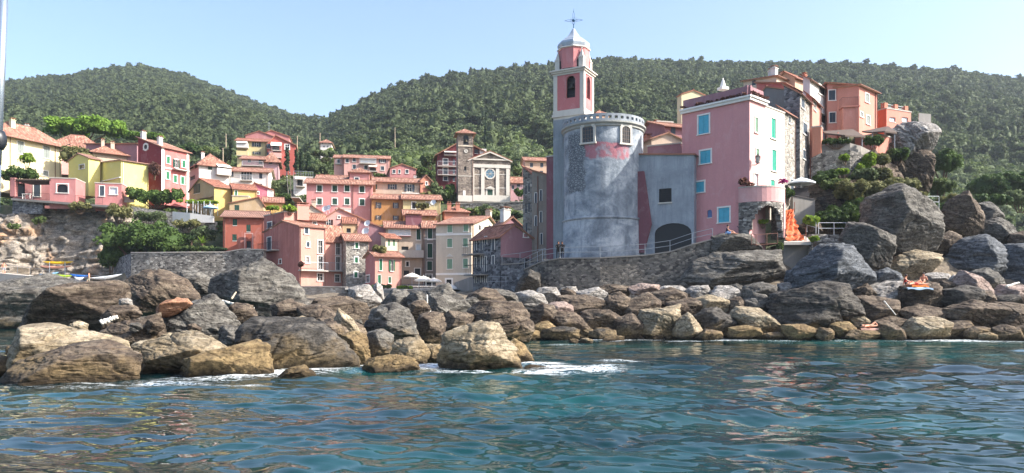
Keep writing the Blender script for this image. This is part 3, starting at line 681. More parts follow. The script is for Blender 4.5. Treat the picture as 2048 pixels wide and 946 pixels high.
BR = 'boulders of the breakwater'
FRONT = [
 ([(12,692),(20,668),(42,655),(90,654),(160,666),(215,677),(250,688),(254,715),(242,745),(60,752),(18,738)], 27.6, 'r_tan', 'large tan smooth boulder at the far left, above the layered grey one'),
 ([(4,752),(28,726),(75,712),(110,700),(150,690),(205,686),(238,692),(272,712),(281,735),(279,764),(180,774),(60,780),(12,770)], 25.2, 'r_brown', 'grey layered boulder in front of the large tan one at the waterline'),
 ([(-50,745),(-25,715),(5,708),(22,714),(24,742),(8,768),(-45,772)], 27, 'r_dark', 'dark boulder cut off by the left edge of the photo'),
 ([(-60,575),(-20,548),(30,546),(80,550),(130,562),(178,580),(170,606),(120,628),(60,648),(30,662),(-60,664)], 84, 'r_grey', 'long grey rock ridge across the cove below the kayaks'),
 ([(44,660),(58,622),(84,596),(120,574),(165,567),(215,565),(239,574),(241,600),(238,628),(222,648),(195,668),(120,672),(70,668)], 37, 'r_brown', 'blocky brown boulder standing behind the large tan one'),
 ([(232,590),(236,570),(252,559),(290,546),(320,546),(360,563),(388,584),(397,602),(380,616),(320,622),(285,630),(243,615)], 42, 'r_brown', 'rounded brown boulder with a pale top below the stone garden wall'),
 ([(350,580),(354,556),(367,542),(395,546),(422,564),(435,598),(400,606),(365,595)], 47, 'r_grey', 'pointed grey boulder between the rounded brown one and the giant slab'),
 ([(408,592),(428,562),(468,547),(500,529),(520,523),(540,530),(566,549),(590,573),(603,590),(616,615),(606,640),(560,655),(480,640),(418,615)], 44, 'r_grey', 'giant tilted grey slab boulder in front of the salmon house'),
 ([(182,672),(228,650),(280,634),(315,627),(327,640),(328,672),(315,694),(270,702),(225,698)], 33, 'r_brown', 'reddish brown slab boulder with the white log on it'),
 ([(316,648),(328,624),(360,612),(400,594),(422,591),(442,610),(462,630),(475,655),(468,688),(420,692),(375,680),(340,668)], 34.5, 'r_grey', 'broad grey brown boulder behind the ochre ones, under the rusty crust'),
 ([(312,618),(330,602),(350,597),(375,599),(386,608),(360,620),(335,634),(318,634)], 33.6, 'r_rust', 'small rusty orange crumbly rock on the broad grey brown boulder'),
 ([(462,690),(472,660),(484,645),(505,635),(545,634),(600,640),(645,656),(682,682),(708,712),(712,738),(650,742),(570,742),(500,732),(466,712)], 30, 'r_dark', 'big dark grey boulder whose right side runs down into the surf'),
 ([(360,752),(374,716),(420,700),(460,690),(500,682),(530,691),(542,715),(540,748),(480,760),(420,764)], 27.2, 'r_ochre', 'low ochre and brown boulder at the foam left of the big dark one'),
 ([(272,758),(273,712),(290,690),(330,680),(380,669),(412,674),(442,700),(430,730),(370,764)], 28.3, 'r_tan', 'ochre boulder with a grey crown between the layered and the low ochre ones'),
 ([(248,700),(270,688),(300,683),(335,688),(330,712),(285,720),(250,716)], 30.5, 'r_tan', 'small tan block behind the ochre boulder with the grey crown'),
 ([(436,665),(452,650),(480,655),(490,672),(478,700),(448,702)], 33, 'r_grey', 'cracked pale grey block left of the big dark boulder'),
 ([(452,622),(470,606),(500,612),(512,632),(495,650),(462,645)], 36, 'r_brown', 'small brown block under the giant slab'),
 ([(875,725),(877,692),(893,671),(925,654),(955,644),(990,651),(1012,670),(1030,700),(1040,745),(985,754),(900,750)], 30.3, 'r_tan', 'lone pyramid boulder standing furthest out, half grey half tan'),
 ([(1006,728),(1012,690),(1030,679),(1047,690),(1066,722),(1040,730)], 33.5, 'r_ochre', 'small brown boulder tucked behind the lone pyramid boulder'),
 ([(926,640),(935,618),(960,604),(1000,599),(1040,607),(1060,628),(1067,655),(1055,682),(1000,684),(950,668)], 44, 'r_brown', 'big brown rounded boulder behind the lone pyramid boulder'),
 ([(852,582),(872,567),(895,569),(917,590),(938,612),(932,632),(890,628),(858,606)], 50, 'r_grey', 'long grey boulder with a smooth top below the harbour parasols'),
 ([(692,604),(698,576),(714,567),(735,569),(748,587),(765,606),(730,618),(698,615)], 55, 'r_pale', 'pale boulder in front of the small stone house'),
 ([(744,598),(747,572),(754,564),(764,574),(768,600),(756,612)], 57, 'r_pale', 'narrow upright pale boulder right of the one before the stone house'),
 ([(762,606),(768,590),(785,580),(812,582),(832,605),(836,640),(818,652),(790,632)], 50, 'r_grey', 'grey boulder below the small salmon house terrace'),
 ([(812,600),(822,584),(842,581),(854,594),(852,630),(830,634)], 49, 'r_grey', 'striped grey boulder left of the upright white plank'),
 ([(852,600),(862,588),(882,592),(896,612),(898,636),(872,638),(854,624)], 47, 'r_grey', 'grey boulder right of the upright white plank'),
 ([(926,606),(940,588),(965,579),(992,583),(1012,600),(1004,624),(950,628)], 54.5, 'r_brown', 'dark brown boulder behind the big rounded one'),
 ([(974,590),(990,579),(1012,581),(1030,590),(1037,608),(1010,612),(984,604)], 57.5, 'r_grey', 'grey boulder below the dark stone house'),
 ([(1020,606),(1032,588),(1060,580),(1085,590),(1097,612),(1075,622),(1035,620)], 58.5, 'r_pale', 'pale veined boulder below the corner of the sea wall'),
 ([(1068,596),(1078,576),(1095,571),(1112,576),(1120,592),(1105,602),(1080,604)], 61, 'r_pale', 'pale round boulder topping the left end of the breakwater'),
 ([(602,614),(635,598),(690,596),(730,606),(744,625),(738,645),(700,648),(650,634),(612,628)], 46, 'r_brown', 'flat brown boulder right of the giant slab'),
 ([(582,640),(600,616),(640,613),(682,628),(722,652),(735,675),(712,690),(640,672),(595,658)], 37.5, 'r_brown', 'sloping brown boulder between the giant slab and the big dark one'),
 ([(668,640),(676,618),(690,614),(705,640),(728,658),(732,668),(705,668)], 36, 'r_tan', 'narrow tan streaked rock on the sloping brown boulder'),
 ([(728,668),(733,645),(748,618),(780,608),(815,622),(832,650),(843,690),(800,704),(748,698)], 39, 'r_grey', 'tall grey faceted boulder in the middle of the rocks'),
 ([(830,650),(840,632),(862,625),(884,628),(889,655),(885,688),(850,684)], 41, 'r_brown', 'brown cube shaped boulder left of the lone pyramid boulder'),
 ([(883,636),(900,622),(925,620),(944,630),(946,668),(905,672),(888,660)], 43, 'r_brown', 'brown boulder just above the lone pyramid boulder'),
 ([(668,700),(680,672),(705,666),(728,672),(736,700),(738,735),(690,736)], 32, 'r_ochre', 'ochre streaked boulder right of the big dark one'),
 ([(722,700),(735,668),(760,660),(782,672),(788,700),(780,726),(735,730)], 33, 'r_grey', 'ribbed grey boulder right of the ochre streaked one'),
 ([(778,712),(790,685),(815,678),(842,684),(855,706),(850,732),(800,734)], 32, 'r_tan', 'ochre boulder left of the gap beside the lone pyramid boulder'),
 ([(840,712),(850,690),(868,682),(884,690),(888,716),(870,732),(848,730)], 33.5, 'r_tan', 'small ochre boulder touching the left flank of the lone pyramid boulder'),
 ([(722,744),(742,718),(790,712),(826,718),(842,744),(790,756),(745,756)], 29, 'r_ochre', 'low flat ochre rock awash left of the lone pyramid boulder'),
 ([(545,762),(574,738),(605,730),(630,752),(618,768),(570,772)], 26.6, 'r_ochre', 'yellow green weedy rock surrounded by white foam'),
 ([(1040,738),(1060,730),(1090,733),(1095,742),(1062,746)], 30.5, 'r_ochre', 'tiny ochre rock awash right of the lone pyramid boulder'),
 ([(640,650),(662,640),(690,655),(700,680),(672,690),(645,676)], 35, 'r_brown', 'brown rock wedged above the ochre streaked boulder'),
 ([(540,612),(575,600),(612,612),(625,632),(590,644),(550,636)], 39, 'r_brown', 'brown ledge under the right end of the giant slab'),
 ([(200,636),(222,612),(262,612),(285,628),(262,644),(218,650)], 35.5, 'r_brown', 'grey brown rock below the small round white stone'),
]
for k, row in enumerate(FRONT): rock(row[0], row[1], row[2], row[3], BR, seed=500+k*3)

def zd(z):  # region D1: zoom pixel -> photo pixel
    return (1000+z[0]/3.413, 540+z[1]/3.413, 1000+z[2]/3.413, 540+z[3]/3.413)
MID = [
 ((395,118,545,192), 62.5, 'r_pale', 'pale block second from the left on top of the breakwater'),
 ((535,118,745,214), 62, 'r_pale', 'pale block below the left part of the round tower'),
 ((690,100,875,185), 62.5, 'r_brown', 'brown block on top of the breakwater left of the pinkish slab'),
 ((868,97,1095,170), 62, 'r_pink', 'flat pinkish slab on top of the breakwater below the round tower'),
 ((1085,108,1285,185), 62.5, 'r_pale', 'flat pale slab right of the pinkish slab'),
 ((1275,104,1450,208), 62, 'r_pale', 'pale block below the arch of the grey house'),
 ((1435,110,1640,228), 61.5, 'r_pale', 'white topped wedge boulder below the pink house'),
 ((1565,94,1685,194), 63, 'r_grey', 'grey block behind the white topped wedge boulder'),
 ((1664,98,1885,224), 61, 'r_grey', 'dark sided block with a pale top near the giant shadowed boulder'),
 ((1880,88,2055,196), 61.5, 'r_pale', 'pale topped block touching the giant shadowed boulder'),
 ((365,180,718,305), 59.3, 'r_brown', 'wide flat brown boulder under the pale blocks'),
 ((700,170,885,325), 59, 'r_brown', 'lumpy brown boulder left of the cracked one with white veins'),
 ((845,168,1100,325), 59, 'r_brown', 'cracked boulder with white veins in the centre of the breakwater'),
 ((1000,138,1270,265), 60.2, 'r_brown', 'ribbed brown boulder right under the pinkish slab'),
 ((1145,205,1405,305), 58.6, 'r_brown', 'low brown boulder above the pointed pale one'),
 ((1325,184,1568,315), 59, 'r_tan', 'smooth tan boulder sloping to the left under the white topped wedge'),
 ((1555,198,1672,305), 58.8, 'r_brown', 'small round brown boulder between two long ones'),
 ((1655,178,1870,305), 59, 'r_grey', 'grey sloping boulder left of the giant shadowed one'),
 ((205,236,402,408), 56.8, 'r_brown', 'brown boulder above the ochre pair at the waterline'),
 ((308,224,482,330), 57.4, 'r_pink', 'reddish boulder right of the big rounded one'),
 ([(1105,640),(1118,625),(1150,630),(1175,648),(1186,668),(1165,678),(1130,672)], 56.5, 'r_brown', 'long dark boulder sloping down to the right at the waterline'),
 ((560,262,812,436), 57, 'r_brown', 'square brown boulder with a flat face right of the sloping dark one'),
 ((785,312,975,470), 56.4, 'r_brown', 'squat grey brown block left of the broad tan one'),
 ([(1278,640),(1285,622),(1310,618),(1358,613),(1364,640),(1350,668),(1300,672),(1280,665)], 56.6, 'r_tan', 'broad tan boulder with a bright face in the centre of the waterline'),
 ([(1344,672),(1358,642),(1378,626),(1396,642),(1408,662),(1402,678),(1365,680)], 55.6, 'r_tan', 'pointed pale tan boulder shaped like a small pyramid'),
 ([(1388,632),(1410,618),(1440,620),(1470,640),(1478,660),(1450,674),(1412,664),(1394,650)], 56.8, 'r_dark', 'dark brown boulder right of the small pyramid'),
 ([(1460,630),(1478,616),(1520,620),(1550,640),(1572,658),(1560,672),(1510,674),(1478,652)], 56.8, 'r_tan', 'long tan boulder sloping right towards the giant shadowed one'),
 ((125,398,268,496), 54.8, 'r_ochre', 'left of two ochre boulders at the waterline'),
 ((218,358,378,462), 55.6, 'r_ochre', 'right of two ochre boulders at the waterline'),
 ((276,392,545,478), 55.0, 'r_dark', 'low dark weedy boulder at the waterline'),
 ((616,402,785,480), 55.2, 'r_dark', 'low dark rock between two brown blocks at the waterline'),
 ((640,448,940,482), 53.8, 'r_brown', 'thin flat slab just above the water'),
 ((1345,408,1515,488), 54.8, 'r_brown', 'small rock with a white streak right of the small pyramid'),
 ((1545,382,1775,468), 55.0, 'r_ochre', 'ochre boulder at the water under the long tan one'),
 ((1815,425,1955,475), 54.6, 'r_brown', 'flat rock at the water left of the giant shadowed boulder'),
 ((475,472,548,528), 49.8, 'r_brown', 'left of two small rocks poking out of the sea'),
 ((550,466,635,528), 49.6, 'r_tan', 'right of two small rocks poking out of the sea'),
]
for k, row in enumerate(MID): rock(zd(row[0]) if isinstance(row[0][0], (int, float)) else row[0], row[1], row[2], row[3], BR, seed=900+k*3)
def zc(z): return (1460+z[0]/2.956, 380+z[1]/2.956, 1460+z[2]/2.956, 380+z[3]/2.956)
RB = 'boulders of the right shore'
RIGHT = [
 ([(1732,450),(1742,402),(1775,382),(1805,372),(1827,382),(1852,405),(1886,430),(1892,456),(1882,490),(1852,512),(1808,512),(1778,486),(1745,468)], 67, 'r_grey', 'huge pointed grey boulder at the top below the dry bushes', 1.),
 ([(1688,478),(1698,450),(1715,444),(1735,449),(1760,461),(1789,474),(1793,502),(1780,534),(1752,546),(1722,534),(1702,506)], 64.5, 'r_grey', 'notched grey boulder left of the huge pointed one', 1.),
 ([(1580,576),(1592,545),(1622,520),(1650,494),(1682,483),(1706,489),(1720,510),(1740,546),(1740,580),(1660,586)], 61, 'r_blue', 'big blue grey pitted boulder under the steps', 1.),
 ([(1540,628),(1556,590),(1598,574),(1650,564),(1702,571),(1717,590),(1720,634),(1704,662),(1640,670),(1580,664),(1550,650)], 57.2, 'r_dark', 'giant shadowed boulder standing at the waterline', 1.),
 ([(1775,548),(1798,515),(1840,504),(1885,509),(1880,534),(1852,554),(1808,562)], 65.5, 'r_tan', 'tan boulder lying under the huge pointed one', 1.),
 ([(1890,455),(1895,410),(1914,387),(1936,382),(1953,400),(1965,430),(1964,460),(1930,476)], 72.5, 'r_brown', 'tall brown boulder with a rounded top right of the huge pointed one', 1.),
 ([(1950,440),(1958,408),(1978,404),(2002,420),(2000,446),(1972,452)], 75, 'r_grey', 'grey boulder behind the tall brown one', 1.),
 ([(1866,510),(1874,474),(1898,463),(1922,476),(1928,506),(1900,520)], 70.5, 'r_brown', 'brown boulder in the gap under the tall brown one', 1.),
 ([(1868,552),(1902,510),(1940,480),(1976,469),(1998,490),(2000,545),(1990,580),(1900,582)], 68.5, 'r_blue', 'large dark slate blue rock mass at the right', 1.3),
 ([(1952,478),(1968,445),(1998,436),(2028,452),(2042,484),(2000,496)], 73, 'r_grey', 'grey ribbed rock behind the slate blue mass', 1.3),
 ([(1990,580),(1996,520),(2020,490),(2070,486),(2090,585)], 68, 'r_blue', 'slate rock cut off by the right edge of the photo', 1.3),
 ([(2020,500),(2028,470),(2052,462),(2085,480),(2080,510)], 71, 'r_brown', 'brownish rock at the right edge behind the slate one', 1.),
 ([(1740,572),(1752,546),(1775,538),(1800,548),(1808,572),(1770,580)], 62.5, 'r_blue', 'striped grey boulder left of the sunbathers', 1.),
 ([(1908,572),(1914,548),(1928,541),(1952,548),(1976,565),(1993,590),(1990,612),(1950,608),(1922,592)], 60, 'r_pink', 'pinkish tan tilted slab right of the sunbathers', 1.),
 ([(1940,570),(1950,544),(1975,536),(1998,550),(2006,580),(1975,586)], 63.5, 'r_grey', 'grey rock behind the pinkish slab', 1.),
 (zc((815,545,1120,690)), 60.2, 'r_pale', 'flat pale boulder the sunbathers lie on, left part', 1.),
 (zc((1030,552,1262,712)), 58.8, 'r_brown', 'dark fronted boulder under the blue towel', 1.),
 (zc((750,632,985,775)), 57, 'r_brown', 'brown boulder with a leaning plank across it', 1.),
 (zc((985,690,1320,785)), 57, 'r_brown', 'flat brown slab below the dark fronted boulder', 1.),
 (zc((1262,572,1505,700)), 58.2, 'r_dark', 'dark boulder in front of the pinkish slab', 1.),
 (zc((1300,658,1655,805)), 56.6, 'r_brown', 'long brown boulder sloping right to the water', 1.),
 (zc((1535,668,1800,805)), 57, 'r_brown', 'banded brown boulder at the right edge of the photo', 1.),
 (zc((1560,568,1800,678)), 60, 'r_pink', 'flat reddish slab at the right edge with driftwood', 1.),
 (zc((1450,600,1570,700)), 58, 'r_brown', 'brown rock right of the dark boulder', 1.),
 (zc((1560,622,1730,690)), 58.4, 'r_dark', 'small dark rock below the reddish slab', 1.),
 (zc((1025,755,1305,892)), 55, 'r_tan', 'pale tan boulder at the waterline with a cracked face', 1.),
 (zc((1240,775,1450,860)), 55.6, 'r_brown', 'low brown rock right of the cracked tan one', 1.),
 (zc((605,788,755,865)), 55, 'r_ochre', 'ochre rock right of the giant shadowed boulder', 1.),
 (zc((718,748,825,806)), 56, 'r_tan', 'small tan rock above the ochre one', 1.),
 (zc((838,752,1085,840)), 56.2, 'r_brown', 'brown boulder behind the lying sunbather', 1.),
 (zc((878,796,1035,896)), 54.2, 'r_brown', 'pointed brown rock at the waterline below the lying sunbather', 1.),
 (zc((675,826,885,886)), 54.2, 'r_brown', 'flat brown rock the lying sunbather rests beside', 1.),
 (zc((1385,815,1565,880)), 54.8, 'r_brown', 'low rock at the water under the long brown boulder', 1.),
 (zc((1558,806,1725,896)), 54.2, 'r_brown', 'rounded brown rock at the water near the right edge', 1.),
 (zc((1475,846,1580,890)), 53.6, 'r_tan', 'small pale rock awash near the right edge', 1.),
 (zc((1700,800,1830,890)), 54.6, 'r_brown', 'rock cut off by the right edge at the waterline', 1.),
 (zc((308,798,505,890)), 54.4, 'r_ochre', 'ochre rock in front of the giant shadowed boulder', 1.),
 (zc((515,818,612,895)), 53.8, 'r_brown', 'small grey rock at the water below the giant shadowed boulder', 1.),
 (zc((740,560,860,640)), 59.5, 'r_brown', 'brown rock between the giant shadowed boulder and the flat pale one', 1.),
 (zc((1230,540,1365,605)), 60.5, 'r_brown', 'dark brown rock just right of the blue towel', 1.),
 (zc((1150,490,1300,550)), 64, 'r_pale', 'pale flat rock behind the blue towel', 1.),
 (zc((1290,505,1460,565)), 62, 'r_pale', 'second pale flat rock left of the pinkish slab', 1.),
 (zc((960,520,1060,575)), 62.5, 'r_grey', 'grey ribbed rock beside the sitting sunbather', 1.),
 ([(1368,560),(1390,525),(1440,507),(1500,502),(1562,501),(1570,520),(1567,570),(1500,580),(1400,580)], 65.8, 'r_grey', 'broad square grey rock under the pink house', 1.1),
 ([(1422,503),(1428,475),(1460,466),(1502,469),(1522,485),(1525,504),(1480,512)], 68, 'r_grey', 'flat topped grey rock with the woman sitting on it', 1.),
 ([(1030,582),(1040,558),(1060,540),(1080,548),(1085,580),(1060,590)], 71, 'r_dark', 'black boulder at the left foot of the sea wall', 1.),
 ([(1570,562),(1575,540),(1595,540),(1605,560),(1590,580)], 63, 'r_blue', 'slate rock below the concrete block', 1.),
]
for k, row in enumerate(RIGHT): rock(row[0], row[1], row[2], row[3], RB, thick=.85*row[4], seed=1400+k*3)
ORD = ['first','second','third','fourth','fifth','sixth','seventh','eighth','ninth','tenth','eleventh','twelfth','thirteenth','fourteenth','fifteenth','sixteenth','seventeenth','eighteenth','nineteenth','twentieth']
ORD += ['twenty-'+x for x in ORD[:9]]+['thirtieth']+['thirty-'+x for x in ORD[:9]]+['fortieth']+['forty-'+x for x in ORD[:9]]
rr = random.Random(3)
for k, px in enumerate(range(610, 2040, 34)):
    D = np.interp(px, [600, 900, 1100, 1560, 2040], [34, 45, 56.5, 56.5, 56])+rr.uniform(-.5, .6); py = HY+CH*F/D-rr.uniform(0, 15); w = rr.uniform(9, 27); px += rr.uniform(-16, 16)
    rock((px-w, py-w*.5, px+w, py+w*.5), D, ('r_brown', 'r_ochre', 'r_dark')[k % 3], 'small wet rock in the waterline gaps, '+ORD[k]+' from the left', 'small wet rocks at the waterline', seed=2100+k)
for k, px in enumerate(range(560, 2040, 38)):
    D = np.interp(px, [560, 760, 900, 1100, 1560, 2040], [43, 47, 52, 61.5, 60.5, 60])+rr.uniform(-.5, .8); py = np.interp(px, [560, 760, 900, 1050, 1560, 1800, 2040], [630, 618, 612, 606, 604, 600, 590])+rr.uniform(-16, 26); w = rr.uniform(13, 21); px += rr.uniform(-10, 10)
    rock((px-w, py-w*.7, px+w, py+w*.7), D, ('r_brown', 'r_grey', 'r_pale')[k % 3], 'small angular rock wedged between the bigger boulders, '+ORD[k]+' from the left', 'small rocks wedged between the boulders', seed=2300+k)
# natural overhanging rock of the headland and the knoll under it
for k, (pts, D, lb) in enumerate([
 ([(1786,268),(1800,250),(1832,246),(1864,251),(1875,264),(1871,286),(1856,304),(1820,312),(1790,300)], 86, 'craggy pale overhanging rock block below the tip parapet of the headland'),
 ([(1792,300),(1822,296),(1856,300),(1852,332),(1854,366),(1846,392),(1815,404),(1792,380),(1784,340)], 86.5, 'craggy rock column under the overhanging block of the headland'),
 ([(1764,300),(1784,282),(1800,300),(1804,345),(1796,390),(1770,396),(1758,350)], 86.2, 'brown broken rock left of the craggy rock column'),
 ([(1700,352),(1722,330),(1745,336),(1752,372),(1738,400),(1706,396)], 82, 'brown rock ledge among the dry golden bushes'),
 ([(1640,398),(1662,380),(1690,388),(1694,430),(1660,440),(1638,426)], 77.5, 'dark rock under the rubble headland wall'),
 ([(1600,452),(1618,438),(1640,446),(1644,470),(1616,476)], 72.5, 'rock at the top of the stone steps')]):
    rock(pts, D, ('r_pale', 'r_brown', 'r_brown', 'r_brown', 'r_dark', 'r_brown')[k], lb, 'rocks of the headland', thick=1.1, seed=80+k, rough=2.0, name='crag', cat='crag', strata=[.7, 0, .5])
for k, px in enumerate(range(30, 900, 30)):
    D = np.interp(px, [30, 300, 500, 700, 900], [33, 32, 33, 37, 44])+rr.uniform(-.6, 2.5); py = np.interp(px, [30, 300, 500, 700, 900], [690, 672, 668, 655, 640])+rr.uniform(-34, 22); w = rr.uniform(10, 20); px += rr.uniform(-10, 10)
    rock((px-w, py-w*.75, px+w, py+w*.75), D, ('r_brown', 'r_tan', 'r_grey')[k % 3], 'small block jammed between the large left boulders, '+ORD[k]+' from the left', 'small blocks between the left boulders', seed=2500+k)
# ------------------------------------------------------------------ houses
STYLE = {  # style: (shutter material, state)  closed = leaves fill the opening, open = leaves folded back on the wall
 'g': ('s_green', 'closed'), 'G': ('s_green', 'open'), 'm': ('s_mid', 'closed'), 'M': ('s_mid', 'open'), 'l': ('s_light', 'closed'),
 'b': ('s_blue', 'closed'), 't': ('s_teal', 'closed'), 's': ('s_slate', 'closed'), 'S': ('s_slate', 'open'), 'B': ('s_brown', 'open'), 'r': ('s_grey', 'closed'),
 'd': (None, 'pane'), 'w': (None, 'curtain'), 'x': (None, 'bare')}
HOUSES = []
class House:
    def __init__(s, name, label, cat, M, D, th, L, Rr, yT, yB, mat, matA=None, group=None, extra=2.5, wa=None, wb=None, trim='white'):
        s.name, s.label, s.cat, s.group = name, label, cat, group
        s.M = Vector((XX(M, D), D, 0)); th = th+7 if th < 9 else th; s.th = th; t = R(th); s.uB = Vector((math.cos(t), math.sin(t), 0)); s.uA = Vector((-math.sin(t), math.cos(t), 0))
        s.nB = Vector((math.sin(t), -math.cos(t), 0)); s.nA = Vector((-math.cos(t), -math.sin(t), 0))
        s.wa = wa if wa else s.width(s.uA, L); s.wb = wb if wb else s.width(s.uB, Rr)
        if not wa and (th < 22 or not .6 < s.wa < 16): s.wa = 6.5 if not 2 < s.wa < 9 else s.wa
        if not wb and not 1 < s.wb < 22: s.wb = 7.
        s.zT = ZZ(yT, D); s.zB = ZZ(yB, D)-extra; s.z0 = ZZ(yB, D)
        s.mat = MT[mat] if isinstance(mat, str) else mat; s.matA = (MT[matA] if isinstance(matA, str) else matA) or s.mat
        s.trim = MT[trim]; s.holes = {'A': [], 'B': []}; s.wins = []
        s.root = empty(name, (s.M.x, s.M.y, s.z0), label, cat, group); s.gables = []; s.rf = None; HOUSES.append(s)
    def width(s, u, px):
        k = (px-CX)/F; return (k*s.M.y-s.M.x)/(u.x-k*u.y)
    def fr(s, face): return (s.uA, s.nA, s.wa) if face == 'A' else (s.uB, s.nB, s.wb)
    def pick(s, face, px, py, out=0):
        u, n, w = s.fr(face); O = s.M+n*out; k = (px-CX)/F
        t = (k*O.y-O.x)/(u.x-k*u.y); Y = O.y+t*u.y; return t, ZZ(py, Y)
    def pt(s, face, u, z, out=0):
        uu, n, w = s.fr(face); p = s.M+uu*u+n*out; return Vector((p.x, p.y, z))
    def win(s, face, px, py, w, h, st, arch=False, trimw=.12, sill=True, grid=False, cross=True):
        u0, _ = s.pick(face, px-w/2, py); u1, _ = s.pick(face, px+w/2, py); _, z1 = s.pick(face, px, py-h/2); _, z0 = s.pick(face, px, py+h/2)
        if u0 > u1: u0, u1 = u1, u0
        if st == 'D': st = 'g'
        shut, state = STYLE[st]
        u, n, W_ = s.fr(face); hole = u0 > .05 and u1 < W_-.05 and z1 < s.zT-.05 and z0 > s.zB+.05
        if hole: s.holes[face].append((u0, u1, z0, z1)+((min((u1-u0)/2, (z1-z0)*.6) if arch is True else arch,) if arch else ()))
        s.wins.append((face, u0, u1, z0, z1, shut, state, hole, arch, trimw, sill, grid, cross))
    def slab(s, mb, face, u0, u1, z0, z1, o0, o1, mat=0):
        p = s.pt(face, u0, z0, o0); uu, n, _ = s.fr(face); mb.box(p, uu*(u1-u0), n*(o1-o0), Vector((0, 0, z1-z0)), mat)
    def wall_face(s, mb, face, mi):
        uu, n, w = s.fr(face); hs = s.holes[face]
        us = sorted({0., w} | {h[0] for h in hs} | {h[1] for h in hs}); zs = sorted({s.zB, s.zT} | {h[2] for h in hs} | {h[3] for h in hs})
        for a, b in zip(us[:-1], us[1:]):
            for c, d in zip(zs[:-1], zs[1:]):
                if b-a < 1e-4 or d-c < 1e-4: continue
                mu, mz = (a+b)/2, (c+d)/2
                if any(h[0] < mu < h[1] and h[2] < mz < h[3] for h in hs): continue
                q = [s.pt(face, a, c), s.pt(face, b, c), s.pt(face, b, d), s.pt(face, a, d)]
                if face == 'A': q.reverse()
                mb.add(q, mi)
        dp = -.22
        for hh in hs:
            a, b, c, d = hh[:4]
            if len(hh) > 4:
                rs = hh[4]; m_ = (a+b)/2; n_ = 10
                for i in range(n_):
                    t0, t1 = math.pi*i/n_, math.pi*(i+1)/n_; x0, x1 = m_+(b-a)/2*math.cos(t0), m_+(b-a)/2*math.cos(t1); y0, y1 = d-rs+rs*math.sin(t0), d-rs+rs*math.sin(t1)
                    mb.add([s.pt(face, x0, y0), s.pt(face, x1, y1), s.pt(face, x1, d), s.pt(face, x0, d)] if face == 'B' else [s.pt(face, x0, d), s.pt(face, x1, d), s.pt(face, x1, y1), s.pt(face, x0, y0)], mi)
                    mb.add([s.pt(face, x0, y0), s.pt(face, x1, y1), s.pt(face, x1, y1, dp), s.pt(face, x0, y0, dp)], mi)
            for (p, q) in (((a, c), (a, d)), ((a, d), (b, d)), ((b, d), (b, c)), ((b, c), (a, c))):
                mb.add([s.pt(face, *p), s.pt(face, *q), s.pt(face, *q, dp), s.pt(face, *p, dp)], mi)
    def finish(s, roof='gA', rise=1.4, tmat='tile', over=.35, cols=None, chim=(), flat_coping=True, ridge_at=.5):
        if roof == 'shedA' and s.th < 31: roof = 'gA'; rise = max(min(rise, 1.1), .165*s.wa)
        mb = MB(); s.wall_face(mb, 'A', 1); s.wall_face(mb, 'B', 0)
        a, b = s.uA*s.wa, s.uB*s.wb; M = s.M
        def q(p, z): return Vector((p.x, p.y, z))
        for p0, p1 in ((M+b, M+a+b), (M+a+b, M+a)): mb.add([q(p0, s.zB), q(p1, s.zB), q(p1, s.zT), q(p0, s.zT)], 0)
        P = lambda A, B, h: M+s.uA*A+s.uB*B+Vector((0, 0, s.zT+h))
        wa, wb, o = s.wa, s.wb, over; planes = []
        if roof == 'gA':
            r0 = wa*ridge_at; s1 = rise/r0; s2 = rise/(wa-r0)
            for bb in (0, wb): mb.add([P(0, bb, 0), P(wa, bb, 0), P(r0, bb, rise)], 1 if bb == 0 else 0)
            planes = [([(-o, -o, -s1*o), (-o, wb+o, -s1*o), (r0, wb+o, rise), (r0, -o, rise)]), ([(wa+o, wb+o, -s2*o), (wa+o, -o, -s2*o), (r0, -o, rise), (r0, wb+o, rise)])]
        elif roof == 'gB':
            r0 = wb*ridge_at; s1 = rise/r0; s2 = rise/(wb-r0)
            for aa in (0, wa): mb.add([P(aa, 0, 0), P(aa, wb, 0), P(aa, r0, rise)], 0)
            planes = [([(wa+o, -o, -s1*o), (-o, -o, -s1*o), (-o, r0, rise), (wa+o, r0, rise)]), ([(-o, wb+o, -s2*o), (wa+o, wb+o, -s2*o), (wa+o, r0, rise), (-o, r0, rise)])]
        elif roof == 'hip':
            m = min(wa, wb)/2; sl = rise/m; e = -sl*o
            if wa <= wb: r1, r2 = (wa/2, m), (wa/2, wb-m)
            else: r1, r2 = (m, wb/2), (wa-m, wb/2)
            A, B, Cc, D_ = (-o, -o, e), (-o, wb+o, e), (wa+o, wb+o, e), (wa+o, -o, e); R1 = (*r1, rise); R2 = (*r2, rise)
            if wa <= wb: planes = [[A, B, R2, R1], [Cc, D_, R1, R2], [D_, A, R1], [B, Cc, R2]]
            else: planes = [[A, B, R1], [Cc, D_, R2], [D_, A, R1, R2], [B, Cc, R2, R1]]
        elif roof == 'shedB':
            sl = rise/wa; planes = [[(-o, -o, -sl*o), (-o, wb+o, -sl*o), (wa+o, wb+o, rise+sl*o), (wa+o, -o, rise+sl*o)]]
            for bb in (0, wb): mb.add([P(0, bb, 0), P(wa, bb, 0), P(wa, bb, rise)], 1 if bb == 0 else 0)
            mb.add([P(wa, 0, 0), P(wa, wb, 0), P(wa, wb, rise), P(wa, 0, rise)], 0)
        elif roof == 'shedA':
            sl = rise/wb; planes = [[(wa+o, -o, -sl*o), (-o, -o, -sl*o), (-o, wb+o, rise+sl*o), (wa+o, wb+o, rise+sl*o)]]
            for aa in (0, wa): mb.add([P(aa, 0, 0), P(aa, wb, 0), P(aa, wb, rise)], 0)
            mb.add([P(0, wb, 0), P(wa, wb, 0), P(wa, wb, rise), P(0, wb, rise)], 0)
        else:
